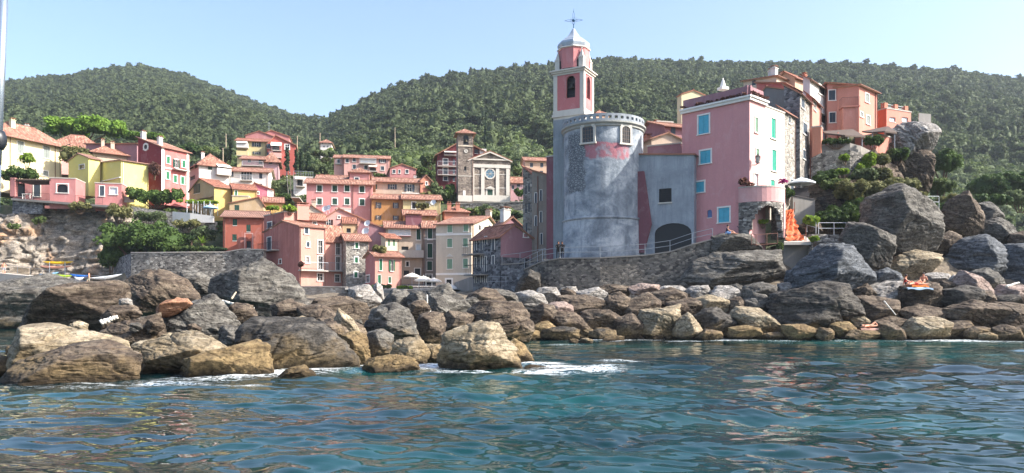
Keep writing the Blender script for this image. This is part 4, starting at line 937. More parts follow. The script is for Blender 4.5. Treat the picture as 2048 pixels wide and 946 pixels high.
            mb.add([P(.3, .3, -.4), P(.3, wb-.3, -.4), P(wa-.3, wb-.3, -.4), P(wa-.3, .3, -.4)], 2)
            for (x0, y0, x1, y1) in ((-.06, -.06, .3, wb+.06), (wa-.3, -.06, wa+.06, wb+.06), (.3, -.06, wa-.3, .3), (.3, wb-.3, wa-.3, wb+.06)):
                mb.box(P(x0, y0, -.02), s.uA*(x1-x0), s.uB*(y1-y0), Vector((0, 0, .14)), 3)
            for (p0, p1) in (((.3, .3), (.3, wb-.3)), ((.3, wb-.3), (wa-.3, wb-.3)), ((wa-.3, wb-.3), (wa-.3, .3)), ((wa-.3, .3), (.3, .3))):
                mb.add([P(*p0, -.4), P(*p1, -.4), P(*p1, 0), P(*p0, 0)], 0)
        s.wall = mb.build('wall', [s.mat, s.matA, MT['concrete'], MT['concrete_pale']], s.root)
        if planes:
            rb = MB(); t = .14
            for pl in planes:
                pts = [P(*p) for p in pl]; e = (pts[1]-pts[0]).normalized(); nn = (pts[1]-pts[0]).cross(pts[2]-pts[0]).normalized()
                if nn.z < 0: nn = -nn
                v = nn.cross(e); 
                if v.z < 0: v = -v
                uv = [((p-pts[0]).dot(e), (p-pts[0]).dot(v)) for p in pts]
                top = [p+Vector((0, 0, t)) for p in pts]
                if (top[1]-top[0]).cross(top[2]-top[0]).z < 0: top.reverse(); uv.reverse(); pts = pts[::-1]
                rb.add(top, 0, uv); rb.add([p for p in reversed(pts)], 1)
                for i in range(len(pts)):
                    j = (i+1) % len(pts); rb.add([pts[i], pts[j], top[j], top[i]], 0, [(0, 0), (.1, 0), (.1, .1), (0, .1)])
            # rounded ridge cap
            if roof in ('gA', 'gB', 'hip'):
                if roof == 'gA': e0, e1 = P(wa*ridge_at, -o, rise), P(wa*ridge_at, wb+o, rise)
                elif roof == 'gB': e0, e1 = P(-o, wb*ridge_at, rise), P(wa+o, wb*ridge_at, rise)
                else: e0, e1 = P(*r1, rise), P(*r2, rise)
                up = Vector((0, 0, t-.02)); rb.tube(e0+up, e1+up, .11, n=6)
            s.rf = rb.build('roof', [MT[tmat], MT['wood']], s.root)
            if roof in ('gA', 'hip', 'shedB'):
                sl_ = {'gA': rise/(wa*ridge_at), 'hip': rise/(min(wa, wb)/2), 'shedB': rise/wa}[roof]; gb = MB(); g0, g1 = P(-o-.05, -o, -sl_*o+.02), P(-o-.05, wb+o, -sl_*o+.02); gb.tube(g0, g1, .055, n=6)
                e_ = P(-.09, wb*.97, -sl_*o); gb.tube(g1.lerp(g0, .06), e_, .035, n=5); gb.tube(e_, Vector((e_.x, e_.y, s.zB+.6)), .035, n=5); gb.build('gutter', [MT['copper']], s.root, s.rf)
        for (fa, fb, h, w, *mm) in chim:
            cm = MT[mm[0]] if mm else s.mat
            base = 0
            if roof == 'gA': base = rise*min(fa/ridge_at, (1-fa)/(1-ridge_at))
            elif roof == 'gB': base = rise*min(fb/ridge_at, (1-fb)/(1-ridge_at))
            elif roof == 'hip': base = rise*min(1, 2*min(fa*wa, fb*wb, (1-fa)*wa, (1-fb)*wb)/min(wa, wb))
            elif roof == 'shedB': base = rise*fa
            elif roof == 'shedA': base = rise*fb
            p = P(fa*wa, fb*wb, base-.4); cb = MB(); an = math.atan2(s.uB.y, s.uB.x)
            cb.cbox(p, w, w*.8, h+.4, 0, an); cb.cbox(p+Vector((0, 0, h+.4)), w+.16, w*.8+.16, .08, 0, an)
            for dx in (-.3, .3):
                q2 = p+s.uB*(dx*w)+Vector((0, 0, h+.48)); cb.cbox(q2, .1, w*.6, .22, 0, an)
            cb.cbox(p+Vector((0, 0, h+.70)), w+.1, w*.8+.1, .07, 1, an)
            cb.build('chimney', [cm, MT['tile_old']], s.root, s.rf or s.wall)
        for (face, u0, u1, z0, z1, shut, state, hole, arch, tw, sill, grid, cross) in s.wins:
            o0 = 0.0 if hole else .012; fm = MB(); fo = .045+o0
            if tw > 0:
                s.slab(fm, face, u0-tw, u0, z0, z1, .003, fo); s.slab(fm, face, u1, u1+tw, z0, z1, .003, fo); s.slab(fm, face, u0-tw, u1+tw, z1, z1+tw, .003, fo+.01)
            if sill and tw > 0: s.slab(fm, face, u0-tw-.04, u1+tw+.04, z0-.09, z0, .003, fo+.07)
            if state in ('pane', 'open', 'curtain'):
                pd = -.13 if hole else .008
                if cross:
                    b_ = .045; s.slab(fm, face, (u0+u1)/2-b_/2, (u0+u1)/2+b_/2, z0, z1, pd+.004, pd+.05)
                    s.slab(fm, face, u0, u1, (z0+z1)/2+.1, (z0+z1)/2+.1+b_*.8, pd+.003, pd+.045)
                    for ua, ub in ((u0, u0+b_), (u1-b_, u1)): s.slab(fm, face, ua, ub, z0, z1, pd+.004, pd+.05)
                if grid:
                    for t_ in (.25, .75): s.slab(fm, face, u0+(u1-u0)*t_-.02, u0+(u1-u0)*t_+.02, z0, z1, pd+.005, pd+.04)
                    for t_ in (.2, .45, .7): s.slab(fm, face, u0, u1, z0+(z1-z0)*t_-.02, z0+(z1-z0)*t_+.02, pd+.006, pd+.042)
            if not fm.v: s.slab(fm, face, u0, u1, z0-.06, z0-.005, .003, .05)
            wo_ = fm.build('window', [s.trim], s.root)
            if state in ('pane', 'open', 'curtain', 'bare'):
                pm = MB(); pd = -.135 if hole else .006
                s.slab(pm, face, u0+.004, u1-.004, z0+.004, z1-.004, pd-.04 if hole else .002, pd)
                pm.build('pane', [MT['curtain'] if state == 'curtain' else (MT['dark'] if state == 'bare' else MT['glass'])], s.root, wo_)  # bare openings hold no glass, only a dark sheet painting the shade inside
            if shut:
                mid = (u0+u1)/2; w_ = (u1-u0)/2
                if state == 'closed': spans = [(u0+.01, mid-.012, -.06 if hole else .02), (mid+.012, u1-.01, -.06 if hole else .02)]
                else: spans = [(u0-w_*.92-.02, u0-.03, .05), (u1+.03, u1+w_*.92+.02, .05)]
                for a_, b_, oo in spans:
                    sm = MB(); s.slab(sm, face, a_, b_, z0+.01, z1-.01, oo, oo+.045); s.slab(sm, face, a_+.06, b_-.06, z0+.08, z1-.08, oo+.045, oo+.055)
                    sm.build('shutter', [MT[shut]], s.root, wo_)
        return s
    def balcony(s, face, x0, x1, yf, depth=.9, rail=1.0, solid=None, step=.22, slabmat='concrete_pale', railmat='iron', th=.14):
        u0, _ = s.pick(face, x0, yf); u1, _ = s.pick(face, x1, yf); _, z = s.pick(face, (x0+x1)/2, yf)
        if u0 > u1: u0, u1 = u1, u0
        mb = MB(); s.slab(mb, face, u0, u1, z-th, z, .004, depth); bo = mb.build('balcony', [MT[slabmat]], s.root)
        rb = MB()
        if solid:
            s.slab(rb, face, u0, u1, z, z+rail, depth-.12, depth); s.slab(rb, face, u0, u0+.12, z, z+rail, .004, depth-.12); s.slab(rb, face, u1-.12, u1, z, z+rail, .004, depth-.12)
            rb.build('parapet', [MT[solid]], s.root, bo)
        else:
            n = max(2, int((u1-u0)/step))
            for i in range(n+1):
                u = u0+.03+(u1-u0-.06)*i/n; rb.tube(s.pt(face, u, z, depth-.05), s.pt(face, u, z+rail, depth-.05), .012, n=4, cap=False)
            for uu in (u0+.03, u1-.03):
                rb.tube(s.pt(face, uu, z+rail, depth-.05), s.pt(face, uu, z+rail, .01), .02, n=4)
                for kk in range(1, 4): rb.tube(s.pt(face, uu, z, depth*kk/4), s.pt(face, uu, z+rail, depth*kk/4), .012, n=4, cap=False)
            rb.tube(s.pt(face, u0+.03, z+rail, depth-.05), s.pt(face, u1-.03, z+rail, depth-.05), .025, n=4)
            rb.build('railing', [MT[railmat]], s.root, bo)
        return bo
    def awning(s, face, x0, x1, y0, drop, depth=1.2, mat='canvas'):
        u0, _ = s.pick(face, x0, y0); u1, _ = s.pick(face, x1, y0); _, z = s.pick(face, (x0+x1)/2, y0)
        if u0 > u1: u0, u1 = u1, u0
        dz = drop*s.M.y/F; mb = MB(); p = s.pt(face, u0, z, .01); uu, n, _ = s.fr(face)
        mb.box(p, uu*(u1-u0), n*depth+Vector((0, 0, -dz)), Vector((0, 0, -.04))); mb.build('awning', [MT[mat]], s.root)
    def pipe(s, face, px, mat='copper', y1=None, r=.05):
        u, _ = s.pick(face, px, 500); mb = MB(); mb.tube(s.pt(face, u, s.zB+.5, .08), s.pt(face, u, s.zT-.05, .08), r, n=6, mat=0); mb.build('downpipe', [MT[mat]], s.root)
    def band(s, face, py, h=.15, out=.05, mat=None, x0=None, x1=None, name='string_course'):
        uu, n, w = s.fr(face); _, z = s.pick(face, (x0+x1)/2 if x0 else (0 if False else s.mid(face)), py); u0, u1 = 0, w
        if x0 is not None: u0, u1 = sorted((s.pick(face, x0, py)[0], s.pick(face, x1, py)[0]))
        mb = MB(); s.slab(mb, face, u0, u1, z-h/2, z+h/2, .004, out); mb.build(name, [MT[mat] if mat else s.trim], s.root)
    def mid(s, face):
        uu, n, w = s.fr(face); p = s.M+uu*(w/2); return CX+F*p.x/p.y
    def vband(s, face, px, w=.3, out=.04, mat=None, y0=None, y1=None, name='corner_trim'):
        u, _ = s.pick(face, px, 500); z0 = s.pick(face, px, y1)[1] if y1 else s.zB+.3; z1 = s.pick(face, px, y0)[1] if y0 else s.zT-.02
        mb = MB(); s.slab(mb, face, u-w/2, u+w/2, z0, z1, .004, out); mb.build(name, [MT[mat] if mat else s.trim], s.root)
def dish(h, px, py, D, r=.45):
    mb = MB(); c = W(px, py, D); n = Vector((-.3, -.9, .35)).normalized(); a = n.orthogonal().normalized(); b = n.cross(a)
    for ring in range(3):
        r0, r1 = r*ring/3, r*(ring+1)/3
        for i in range(12):
            t0, t1 = 2*math.pi*i/12, 2*math.pi*(i+1)/12
            f = lambda rr, t: c+(a*math.cos(t)+b*math.sin(t))*rr+n*(rr*rr*.6)
            mb.add([f(r0, t0), f(r1, t0), f(r1, t1), f(r0, t1)] if ring else [f(0, 0), f(r1, t0), f(r1, t1)])
    mb.tube(c, c-n*.3+Vector((0, 0, -.6)), .03, n=5); mb.build('satellite_dish', [MT['whitemetal']], h.root)
def antenna(h, px, py0, py1, D):
    mb = MB(); p0, p1 = W(px, py1, D), W(px, py0, D); mb.tube(p0, p1, .035, n=5)
    for k in (0, .12, .24): mb.tube(p1+Vector((-.45, 0, -k*2)), p1+Vector((.45, 0, -k*2)), .018, n=4)
    mb.build('antenna', [MT['metal']], h.root)

def PL(name, hexc, **kw):
    c = C(hexc, .86); l = .3*c[0]+.55*c[1]+.15*c[2]; c = tuple((x*.84+l*.16) for x in c)
    MT[name] = plaster(name, c, **kw); return name
PL('p_cream', '#e8d9a8', dirt=.15, streak=.2); PL('p_pink_lt', '#e2a79b', dirt=.2); PL('p_coral', '#c96a63', dirt=.2, streak=.2); PL('p_yellow', '#eadc72', dirt=.08, streak=.1)
PL('p_red_shaded', '#9c3a40', dirt=.2); PL('p_red_lit', '#d4706a', dirt=.15); PL('p_white', '#e9e3dc', dirt=.15, streak=.2); PL('p_lilac', '#cf9ea3', dirt=.2)
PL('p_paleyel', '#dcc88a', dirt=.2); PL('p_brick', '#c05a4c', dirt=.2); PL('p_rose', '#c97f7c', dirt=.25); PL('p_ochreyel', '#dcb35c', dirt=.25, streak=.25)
PL('p_sand', '#cfae80', dirt=.3, streak=.3); PL('p_magenta', '#cf6c84', dirt=.15); PL('p_redor', '#bf644c', dirt=.35, streak=.3); PL('p_salmon_shaded', '#d07e70', dirt=.6, streak=.75, dirtcol=C('#7f4a44'))
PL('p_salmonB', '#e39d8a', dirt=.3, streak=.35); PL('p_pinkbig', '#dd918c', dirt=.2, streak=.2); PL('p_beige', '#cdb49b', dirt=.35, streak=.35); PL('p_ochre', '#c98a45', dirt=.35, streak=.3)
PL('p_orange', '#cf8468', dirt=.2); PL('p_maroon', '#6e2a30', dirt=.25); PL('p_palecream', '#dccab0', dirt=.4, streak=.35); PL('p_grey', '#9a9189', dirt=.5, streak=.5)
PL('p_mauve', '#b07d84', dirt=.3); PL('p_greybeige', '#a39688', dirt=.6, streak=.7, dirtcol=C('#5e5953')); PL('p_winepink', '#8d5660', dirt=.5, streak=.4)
PL('p_pink', '#ea9c9a', dirt=.25, streak=.25, dirtcol=C('#b07880')); PL('p_pinklt', '#e6a8a4', dirt=.2, streak=.3); PL('p_offwhite', '#d2cabd', dirt=.45, streak=.5, dirtcol=C('#a3927c'))
PL('p_salmon', '#e0907a', dirt=.2, streak=.2); PL('p_peach', '#e0b596', dirt=.2); PL('p_vorange', '#e5693a', dirt=.15); PL('p_greyrend', '#aab2ba', dirt=.75, streak=.5, dirtcol=C('#4e545c'))
PL('p_greymid', '#7d7f80', dirt=.6, streak=.6)

def W4(h, face, lst, w, ht, st, **kw):
    for x, y in lst: h.win(face, x, y, w, ht, st, **kw)

# ---- far left group
h = House('villa', 'cream villa with brown roof edge at the far left, two tall grey green shuttered windows', 'house', -2, 118, 66, -45, 123, 262, 352, 'p_cream')
for x, y in ((41, 295), (93, 304)): h.win('B', x, y, 13, 25, 'r', trimw=.1)
h.win('B', 91, 347, 10, 10, 'r'); h.pipe('B', 20); h.pipe('B', 110); h.finish('hip', 2.2, over=.9, chim=((.3, .3, 1.2, .7),))
h = House('house', 'white gabled house with orange roof peeking over the cream villa', 'house', 30, 135, 20, -40, 84, 270, 300, 'p_white'); h.finish('hip', 1.8, over=.4, chim=((.4, .3, 1.3, .6, 'p_white'),))
h = House('house', 'pale pink house with long orange roof behind the cream villa, left of the big pines', 'house', 96, 140, 25, 60, 205, 288, 320, 'p_pink_lt'); h.win('B', 138, 292, 6, 8, 'x', trimw=0, sill=False); h.pipe('B', 143)
h.finish('hip', 2.6, over=.5)
h = House('house', 'low beige house with small hipped roof behind the bright yellow one', 'house', 185, 128, 40, 175, 272, 301, 325, 'p_beige'); h.finish('hip', 1.2, over=.6, chim=((.4, .5, 1.0, .6), (.6, .3, 1.4, .5)))
h = House('house', 'long mauve blank wall with dark eave joining the red gable house', 'house', 274, 131, 78, 172, 290, 288, 320, 'p_mauve'); h.finish('shedB', .4, 'tile_old', wait if False else .3)

h = House('house', 'bright yellow flat topped house on the cliff, left block with a tiny white window', 'house', 177, 119, 60, 137, 201, 316, 360, 'p_yellow'); h.win('A', 164, 333.5, 10, 8, 'd', cross=False); h.finish('gA', .9, 'tile_flat', over=.2)
h = House('house', 'bright yellow box house on the cliff with a sunlit blank right wall', 'house', 242, 117, 52, 196, 297, 321, 390, 'p_yellow'); h.band('A', 360, .12, .25, 'white'); h.pipe('B', 246, 'white', r=.035); h.finish('shedB', .5, 'tile_flat', over=.25)

h = House('house', 'red house with shaded dark gable, round window and lit rose right side with green shutters', 'house', 323, 122, 62, 276, 379, 294, 378, 'p_red_lit', 'p_red_shaded')  # left face takes a darker red: its shade is put into the colour
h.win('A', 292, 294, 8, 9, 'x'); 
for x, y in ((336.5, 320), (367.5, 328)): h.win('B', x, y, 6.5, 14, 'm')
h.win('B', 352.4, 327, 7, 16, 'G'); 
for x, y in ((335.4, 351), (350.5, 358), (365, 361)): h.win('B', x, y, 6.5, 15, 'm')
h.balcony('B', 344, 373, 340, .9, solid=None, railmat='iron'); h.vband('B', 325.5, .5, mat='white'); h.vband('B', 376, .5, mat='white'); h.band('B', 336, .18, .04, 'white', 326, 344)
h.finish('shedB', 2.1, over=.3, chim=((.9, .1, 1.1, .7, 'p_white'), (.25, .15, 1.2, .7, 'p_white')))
tm = MB(); tc = h.pt('A', h.pick('A', 292, 294)[0], h.pick('A', 292, 294)[1], .0)
for i in range(20):
    t0, t1 = 2*math.pi*i/20, 2*math.pi*(i+1)/20; f = lambda rr, t, o: tc+h.uA*(math.cos(t)*rr)+Vector((0, 0, math.sin(t)*rr))+h.nA*o
    tm.add([f(.42, t0, .09), f(.42, t1, .09), f(.68, t1, .09), f(.68, t0, .09)]); tm.add([f(.68, t0, .09), f(.68, t1, .09), f(.68, t1, .01), f(.68, t0, .01)]); tm.add([f(.42, t1, .09), f(.42, t0, .09), f(.42, t0, .01), f(.42, t1, .01)])
tm.build('round_frame', [MT['white']], h.root)

h = House('house', 'white house with orange hipped roof and awning over its right balcony', 'house', 398, 128, 38, 376, 460, 326, 376, 'p_white')
h.win('A', 383.5, 332, 6, 12, 'g', trimw=0); h.win('A', 393, 331, 5, 11, 'g', trimw=0); h.win('B', 420, 334, 8, 12, 'g', trimw=0); h.balcony('B', 431, 459, 350, 1.0, solid='p_white'); h.awning('B', 432, 459, 329, 7); h.win('B', 445, 340, 16, 8, 'x', trimw=0)
h.win('A', 385, 356, 10, 8, 'x', trimw=0); h.finish('hip', 2.2, over=.5, chim=((.5, .3, 1, .5),))
h = House('house', 'low white house with glazed veranda under the lilac house', 'house', 461, 132, 4, 452, 537, 342, 378, 'p_white')
h.win('B', 464, 348, 6, 11, 's', trimw=0); h.win('B', 521.5, 352, 6, 11, 's', trimw=0); h.win('B', 521.5, 371, 6, 7, 's', trimw=0); h.win('B', 493, 353, 22, 18, 'd', grid=True, trimw=.08); h.win('B', 465, 369, 9, 6, 'x', trimw=0)
h.balcony('B', 481, 505, 361, .7, .9, railmat='whitemetal'); h.finish('gB' if False else 'shedA', 2.0, over=.45)
h = House('house', 'lilac house with low orange roof in front of the yellow and red apartments', 'house', 528, 150, 8, 472, 557, 318, 352, 'p_lilac')
h2 = h
for x, y in ((541, 323.5), (541, 345)): h.win('B', x, y, 7, 9, 's', trimw=0)
h.finish('hip', 1.6, over=.6, chim=((.6, .4, .9, .7),))
h = House('house', 'lilac house wing with two blue grey windows over a white balcony', 'house', 483, 149, 3, 478, 528, 317.5, 340, 'p_lilac')
h.win('B', 499, 321, 6, 8, 's', trimw=0); h.win('B', 521, 323, 7, 10, 's', trimw=0); h.balcony('B', 485, 527, 331.5, .7, .8, railmat='whitemetal'); h.finish('shedA', .9, over=.5)
h = House('apartment_house', 'pale yellow apartment house with awnings over two left balconies', 'apartment house', 474, 163, 5, 466, 533, 281, 318, 'p_paleyel')
h.win('B', 513, 289, 9, 9, 'S', trimw=0); h.win('B', 513.5, 306, 8, 6, 'S', trimw=0)
for y in (296, 312): h.balcony('B', 474, 497, y, 1.0, .95, solid='p_white' if y == 296 else 'p_paleyel'); h.win('B', 484, y-8, 18, 9, 'x', trimw=0, sill=False)
h.awning('B', 474, 496, 281.5, 6, 1.3); h.finish('shedA', .7, over=.5, tmat='tile_old')
h = House('apartment_house', 'brick red apartment house with gable and cypress trees in front', 'apartment house', 534, 162, 14, 520, 591, 288, 345, 'p_brick')
h.win('B', 537, 292, 7, 9, 's', trimw=0); h.win('B', 537, 308, 7, 6, 's', trimw=0); h.win('B', 574.5, 294, 9, 10, 'd'); h.awning('B', 542, 563, 284.5, 9, 1.3)
for y in (302, 316): h.balcony('B', 543, 563, y, 1.0, .95, solid='p_pink_lt' if y > 310 else None, railmat='whitemetal'); h.win('B', 552, y-6, 14, 9, 'x', trimw=0, sill=False)
h.finish('gB', 1.9, 'tile_old', over=.3, ridge_at=.3)
h = House('apartment_house', 'rose pink twin gabled house at the back above the red apartments, left gable', 'apartment house', 491, 175, 3, 486, 546, 271, 290, 'p_rose'); h.finish('gB', 1.1, 'tile_old', over=.2)
h = House('apartment_house', 'rose pink twin gabled house at the back above the red apartments, right gable', 'apartment house', 520, 178, 4, 515, 578, 271, 290, 'p_rose'); h.finish('gB', 1.3, 'tile_old', over=.2, ridge_at=.38); antenna(h, 538, 245, 262, 178)
h = House('cottage', 'tiny white cottage alone among the olive trees on the hillside', 'cottage', 641, 188, 2, 638, 663, 284, 299, 'p_white')
for x in (648, 655.5): h.win('B', x, 293, 2.6, 3.5, 's', trimw=0, sill=False)
h.win('B', 645, 286.5, 2, 2.5, 's', trimw=0, sill=False); h.win('B', 658, 286.5, 2, 2.5, 's', trimw=0, sill=False); h.finish('hip', .9, over=.4)

h = House('house', 'long pink house with central glazed loggia and white awning', 'house', 688, 150, 3, 667, 779, 315, 356, 'p_pink_lt')
for x, y, w, s_ in ((694.5, 321, 6, 's'), (708.5, 319.5, 6, 's'), (708.5, 333.5, 6, 's'), (765, 321, 7, 'S'), (765, 336.5, 7, 's'), (732, 334.5, 7, 'x')): h.win('B', x, y, w, 8 if y != 336.5 else 8, s_, trimw=.06)
h.win('B', 736.5, 322, 32, 11, 'w', grid=True, trimw=0, sill=False); h.balcony('B', 719, 753, 327, .7, .9, railmat='whitemetal', solid=None); h.awning('B', 737, 754, 330, 4.5, 1.0); h.balcony('B', 738, 755, 343, .8, .9, railmat='iron'); h.win('B', 746, 339, 12, 7, 'x', trimw=0, sill=False)
h.finish('shedA', .9, over=.35); 
h = House('house', 'pink end wing with one balcony window left of the long pink house', 'house', 668, 151, 2, 660, 688, 315.5, 350, 'p_pink_lt'); h.win('B', 677, 322, 5, 8, 's', trimw=.06); h.balcony('B', 671, 683, 328, .5, .8, railmat='whitemetal'); h.finish('shedA', .8, over=.3)
h = House('house', 'pink gabled house with three small windows right of the long pink house', 'house', 780, 145, 6, 774, 832, 336.5, 358, 'p_rose')
for x, w in ((788, 6), (799, 4), (814, 6)): h.win('B', x, 343, w, 7, 's', trimw=.06)
h.finish('gB', .85, 'tile_old', over=.2, ridge_at=.45)
h = House('house', 'white flat roofed house with roof terrace railings behind the big pink house', 'house', 587, 136, 16, 571, 626, 353, 396, 'p_white')
for x in (576, 581.5): h.win('A', x, 365, 2.6, 9, 's', trimw=0, sill=False)
h.win('B', 600, 366, 11, 13, 'x', trimw=0, sill=False); h.balcony('B', 592, 610, 373, .8, .8, railmat='iron'); h.awning('B', 590, 612, 354, 6, 1.2)
for (a0, b0) in ((.05, .05),):
    rb = MB(); z = h.zT+.12
    for i in range(9):
        p = h.M+h.uB*(h.wb*i/8); rb.tube(Vector((p.x, p.y, z)), Vector((p.x, p.y, z+.9)), .03, n=4)
    p, q_ = h.M, h.M+h.uB*h.wb; rb.tube(Vector((p.x, p.y, z+.9)), Vector((q_.x, q_.y, z+.9)), .03, n=4); rb.tube(Vector((p.x, p.y, z+.45)), Vector((q_.x, q_.y, z+.45)), .02, n=4); rb.build('roof_railing', [MT['metal']], h.root)
h.finish('flat')

# ---- big pink house and neighbours
h = House('house', 'big pink house with two rows of white framed dark green shutters', 'house', 613, 119, 3, 597, 745, 366, 443, 'p_pinkbig', 'p_pinkbig')
for y, xs in ((377, (639, 669.5, 694.2, 724)), (403, (639, 669.5, 694.2, 724))):
    for x in xs: h.win('B', x, y+(1.5 if x > 700 else 0), 9.4, 12.5, 'g', trimw=.13)
h.pipe('B', 706); h.balcony('A', 599, 611, 402, 1.2, .9); h.finish('gA' if False else 'shedA', 1.4, over=.45)
h = House('house', 'pink square roof dormer house with one window rising behind the big pink house', 'house', 699, 124, 3, 691, 739, 343.5, 362, 'p_pinkbig'); h.win('B', 713.5, 358, 8, 6, 's'); h.finish('hip', .9, over=.3)
h = House('house', 'low house of orange tiles with skylights behind the left part of the big pink house', 'house', 632, 125, 3, 622, 697, 358, 368, 'p_pinkbig')
h.win('B', 672, 361, 7, 4, 'd'); h.win('B', 685, 361, 7, 4, 'd'); h.finish('shedA', 1.3, over=.3, chim=((.8, .1, .9, .5, 'p_white'), (.8, .3, .9, .5, 'p_white')))
h = House('house', 'beige and lilac house with balcony doors between the big pink house and the church', 'house', 742, 130, 3, 736, 842, 362.5, 392, 'p_beige')
h.win('B', 750, 373.5, 8, 10, 'g', trimw=0); h.win('B', 784.5, 373.5, 9, 10, 'S', trimw=0); h.win('B', 819, 376, 10, 15, 'S', trimw=.05); h.balcony('B', 804, 838, 387, .9, .9, railmat='iron', slabmat='white'); h.finish('shedA', 1.3, over=.5, chim=((.7, .35, .5, .9), (.6, .9, .8, .5, 'p_white')))
h = House('house', 'bright brick orange gable end right of the beige and lilac house', 'house', 841, 131, 24, 836, 863, 361, 384, 'p_orange'); h.win('B', 853, 367, 4, 6, 's', trimw=.08); h.finish('gB', .9, over=.3)
h = House('house', 'long ochre house with four small brown shuttered windows', 'house', 743, 119, 3, 736, 806, 397, 445, 'p_ochre')
for x, y in ((757, 410.5), (791.4, 411), (757, 435), (791.4, 435.8)): h.win('B', x, y, 5.5, 11.5 if y < 420 else 9, 'S', trimw=0, sill=True)
h.finish('shedA', .9, over=.35)
h = House('house', 'pale yellow house with a hanging bush and window, joined to the ochre one', 'house', 806, 118.8, 3, 800, 881, 398, 445, 'p_paleyel')
h.win('B', 827.5, 411, 7, 13, 'x'); h.win('B', 855.5, 408, 7, 7, 'd'); h.win('B', 872, 402, 4, 6, 'x', trimw=0, sill=False); h.finish('shedA', .9, over=.35); dish(h, 867, 405, 118)
h = House('house', 'small ochre lean-to with orange roof below the pale yellow house', 'house', 808, 113.5, 3, 803, 872, 430, 446, 'p_ochre'); h.win('B', 822, 436.5, 10, 9, 'g', trimw=0); h.finish('shedA', .8, over=.3)
h = House('house', 'small orange house with pyramid roof below the church wall', 'house', 889, 118, 5, 884, 938, 422.5, 445, 'p_orange'); h.finish('hip', .9, over=.25, chim=((.1, .2, 1., .6), (.1, .55, 1., .6)))

# ---- church district
h = House('apartment_house', 'dark maroon apartment house with balconies behind the church tower', 'apartment house', 875, 152, 2, 868, 985, 309, 367, 'p_maroon')
for x, y, w, hh in ((891, 323.5, 9, 12), (891, 342, 9, 13), (891, 357, 8, 8)): h.win('B', x, y, w, hh, 's')
for x in (908,):
    for y in (324, 342, 357): h.win('B', x, y, 5, 11, 's', trimw=0)
h.win('B', 966, 303, 11, 8, 'w', grid=True); h.win('B', 953, 303, 8, 8, 'x', trimw=0)
for y in (333, 350.5): h.balcony('B', 875, 914, y, .9, .9, railmat='whitemetal')
h.awning('B', 888, 914, 302.5, 4); h.balcony('B', 888, 915, 311, .9, .7, railmat='whitemetal'); h.finish('gB', 3.0, 'tile_old', over=.6, ridge_at=.46)
h = House('house', 'grey lilac house with orange roof just right of the church', 'house', 1021, 137, 2, 1016, 1047, 364.5, 385, 'p_lilac'); h.win('B', 1026, 374.5, 5, 8, 's', trimw=0); h.win('B', 1037, 371, 6, 5, 's', trimw=0); h.finish('shedA', 1.2, over=.3)
h = House('house', 'peach house with dark windows left of the tower, above the grey lilac one', 'house', 1050, 146, 2, 1044, 1110, 320.5, 372, 'p_peach')
for x, y in ((1063, 330), (1083.6, 330), (1058, 348.5), (1083, 346)): h.win('B', x, y, 6, 8.5, 's', trimw=0)
h.finish('shedA', .8, over=.35); dish(h, 1069, 346, 145)

# ---- yellow / magenta / sand cluster on the left slope
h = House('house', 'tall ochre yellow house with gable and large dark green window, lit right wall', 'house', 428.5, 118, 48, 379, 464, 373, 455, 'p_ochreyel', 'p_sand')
h.win('A', 394, 377.5, 12.5, 18.5, 'g', trimw=0); h.win('B', 436, 449, 11, 8, 'x', trimw=0); h.pipe('B', 462); h.awning('A', 397, 426, 395, 3, .7, 'tile_flat'); h.finish('gA', 1.7, 'tile_old', over=.25, ridge_at=.55)
h = House('house', 'yellow house with a green window joined to the tall ochre one', 'house', 466, 119, 25, 458, 514, 378, 404, 'p_ochreyel'); h.win('B', 472, 386.5, 4.5, 11, 'm', trimw=.08); h.finish('shedA', -.0+.6, 'tile_old', over=.2)
h = House('house', 'small pale yellow gabled house between the ochre and the magenta houses', 'house', 487, 121, 20, 482, 510, 386, 400, 'p_paleyel'); h.win('B', 500, 392, 8, 5, 'x', trimw=0); h.finish('gB', .7, 'tile_old', over=.2)
h = House('house', 'bright magenta gabled house below the low white house', 'house', 497, 126, 16, 492, 545, 378, 402, 'p_magenta'); h.win('B', 516, 386, 3, 5, 'x'); h.vband('B', 541, 1.0, mat='white'); h.finish('gB', 1.0, 'tile_old', over=.25, ridge_at=.25)
h = House('house', 'sand coloured house with dark green window above the red orange house', 'house', 459, 113, 4, 452, 527, 407, 428, 'p_sand'); h.win('B', 473.7, 415.5, 9.5, 11, 'g', trimw=0); h.win('B', 470, 395, 0.5, .5, 'x') if False else None; h.finish('gB', 1.0, 'tile_old', over=.2, ridge_at=.85)
h = House('house', 'flat beige roof terrace block above the sand coloured house', 'house', 464, 116, 4, 458, 497, 392, 410, 'p_paleyel'); h.finish('flat')
h = House('house', 'low house of orange pantiles sloping right above the salmon houses', 'house', 527, 116, 18, 510, 566, 404, 420, 'p_ochreyel'); h.finish('shedA', 1.3, over=.3)
h = House('house', 'red orange house with three dark green shutters at the end of the garden wall', 'house', 446, 106, 4, 438, 530, 433, 497, 'p_redor')
h.win('B', 469.8, 444.5, 9, 13, 'g', trimw=0, sill=False); h.win('B', 497, 456.5, 8.5, 14, 'g', trimw=0, sill=False); h.win('B', 469, 475, 9, 13, 'g', trimw=0, sill=False); h.win('B', 497.5, 489, 9, 14, 'x', trimw=.0)
sb = MB(); h.slab(sb, 'B', h.pick('B', 489.5, 480)[0], h.pick('B', 491.5, 480)[0], h.z0, h.pick('B', 490, 467)[1], .3, .45); h.slab(sb, 'B', h.pick('B', 489.5, 480)[0], h.pick('B', 507, 480)[0], h.pick('B', 490, 468)[1], h.pick('B', 490, 466.2)[1], .3, .45)
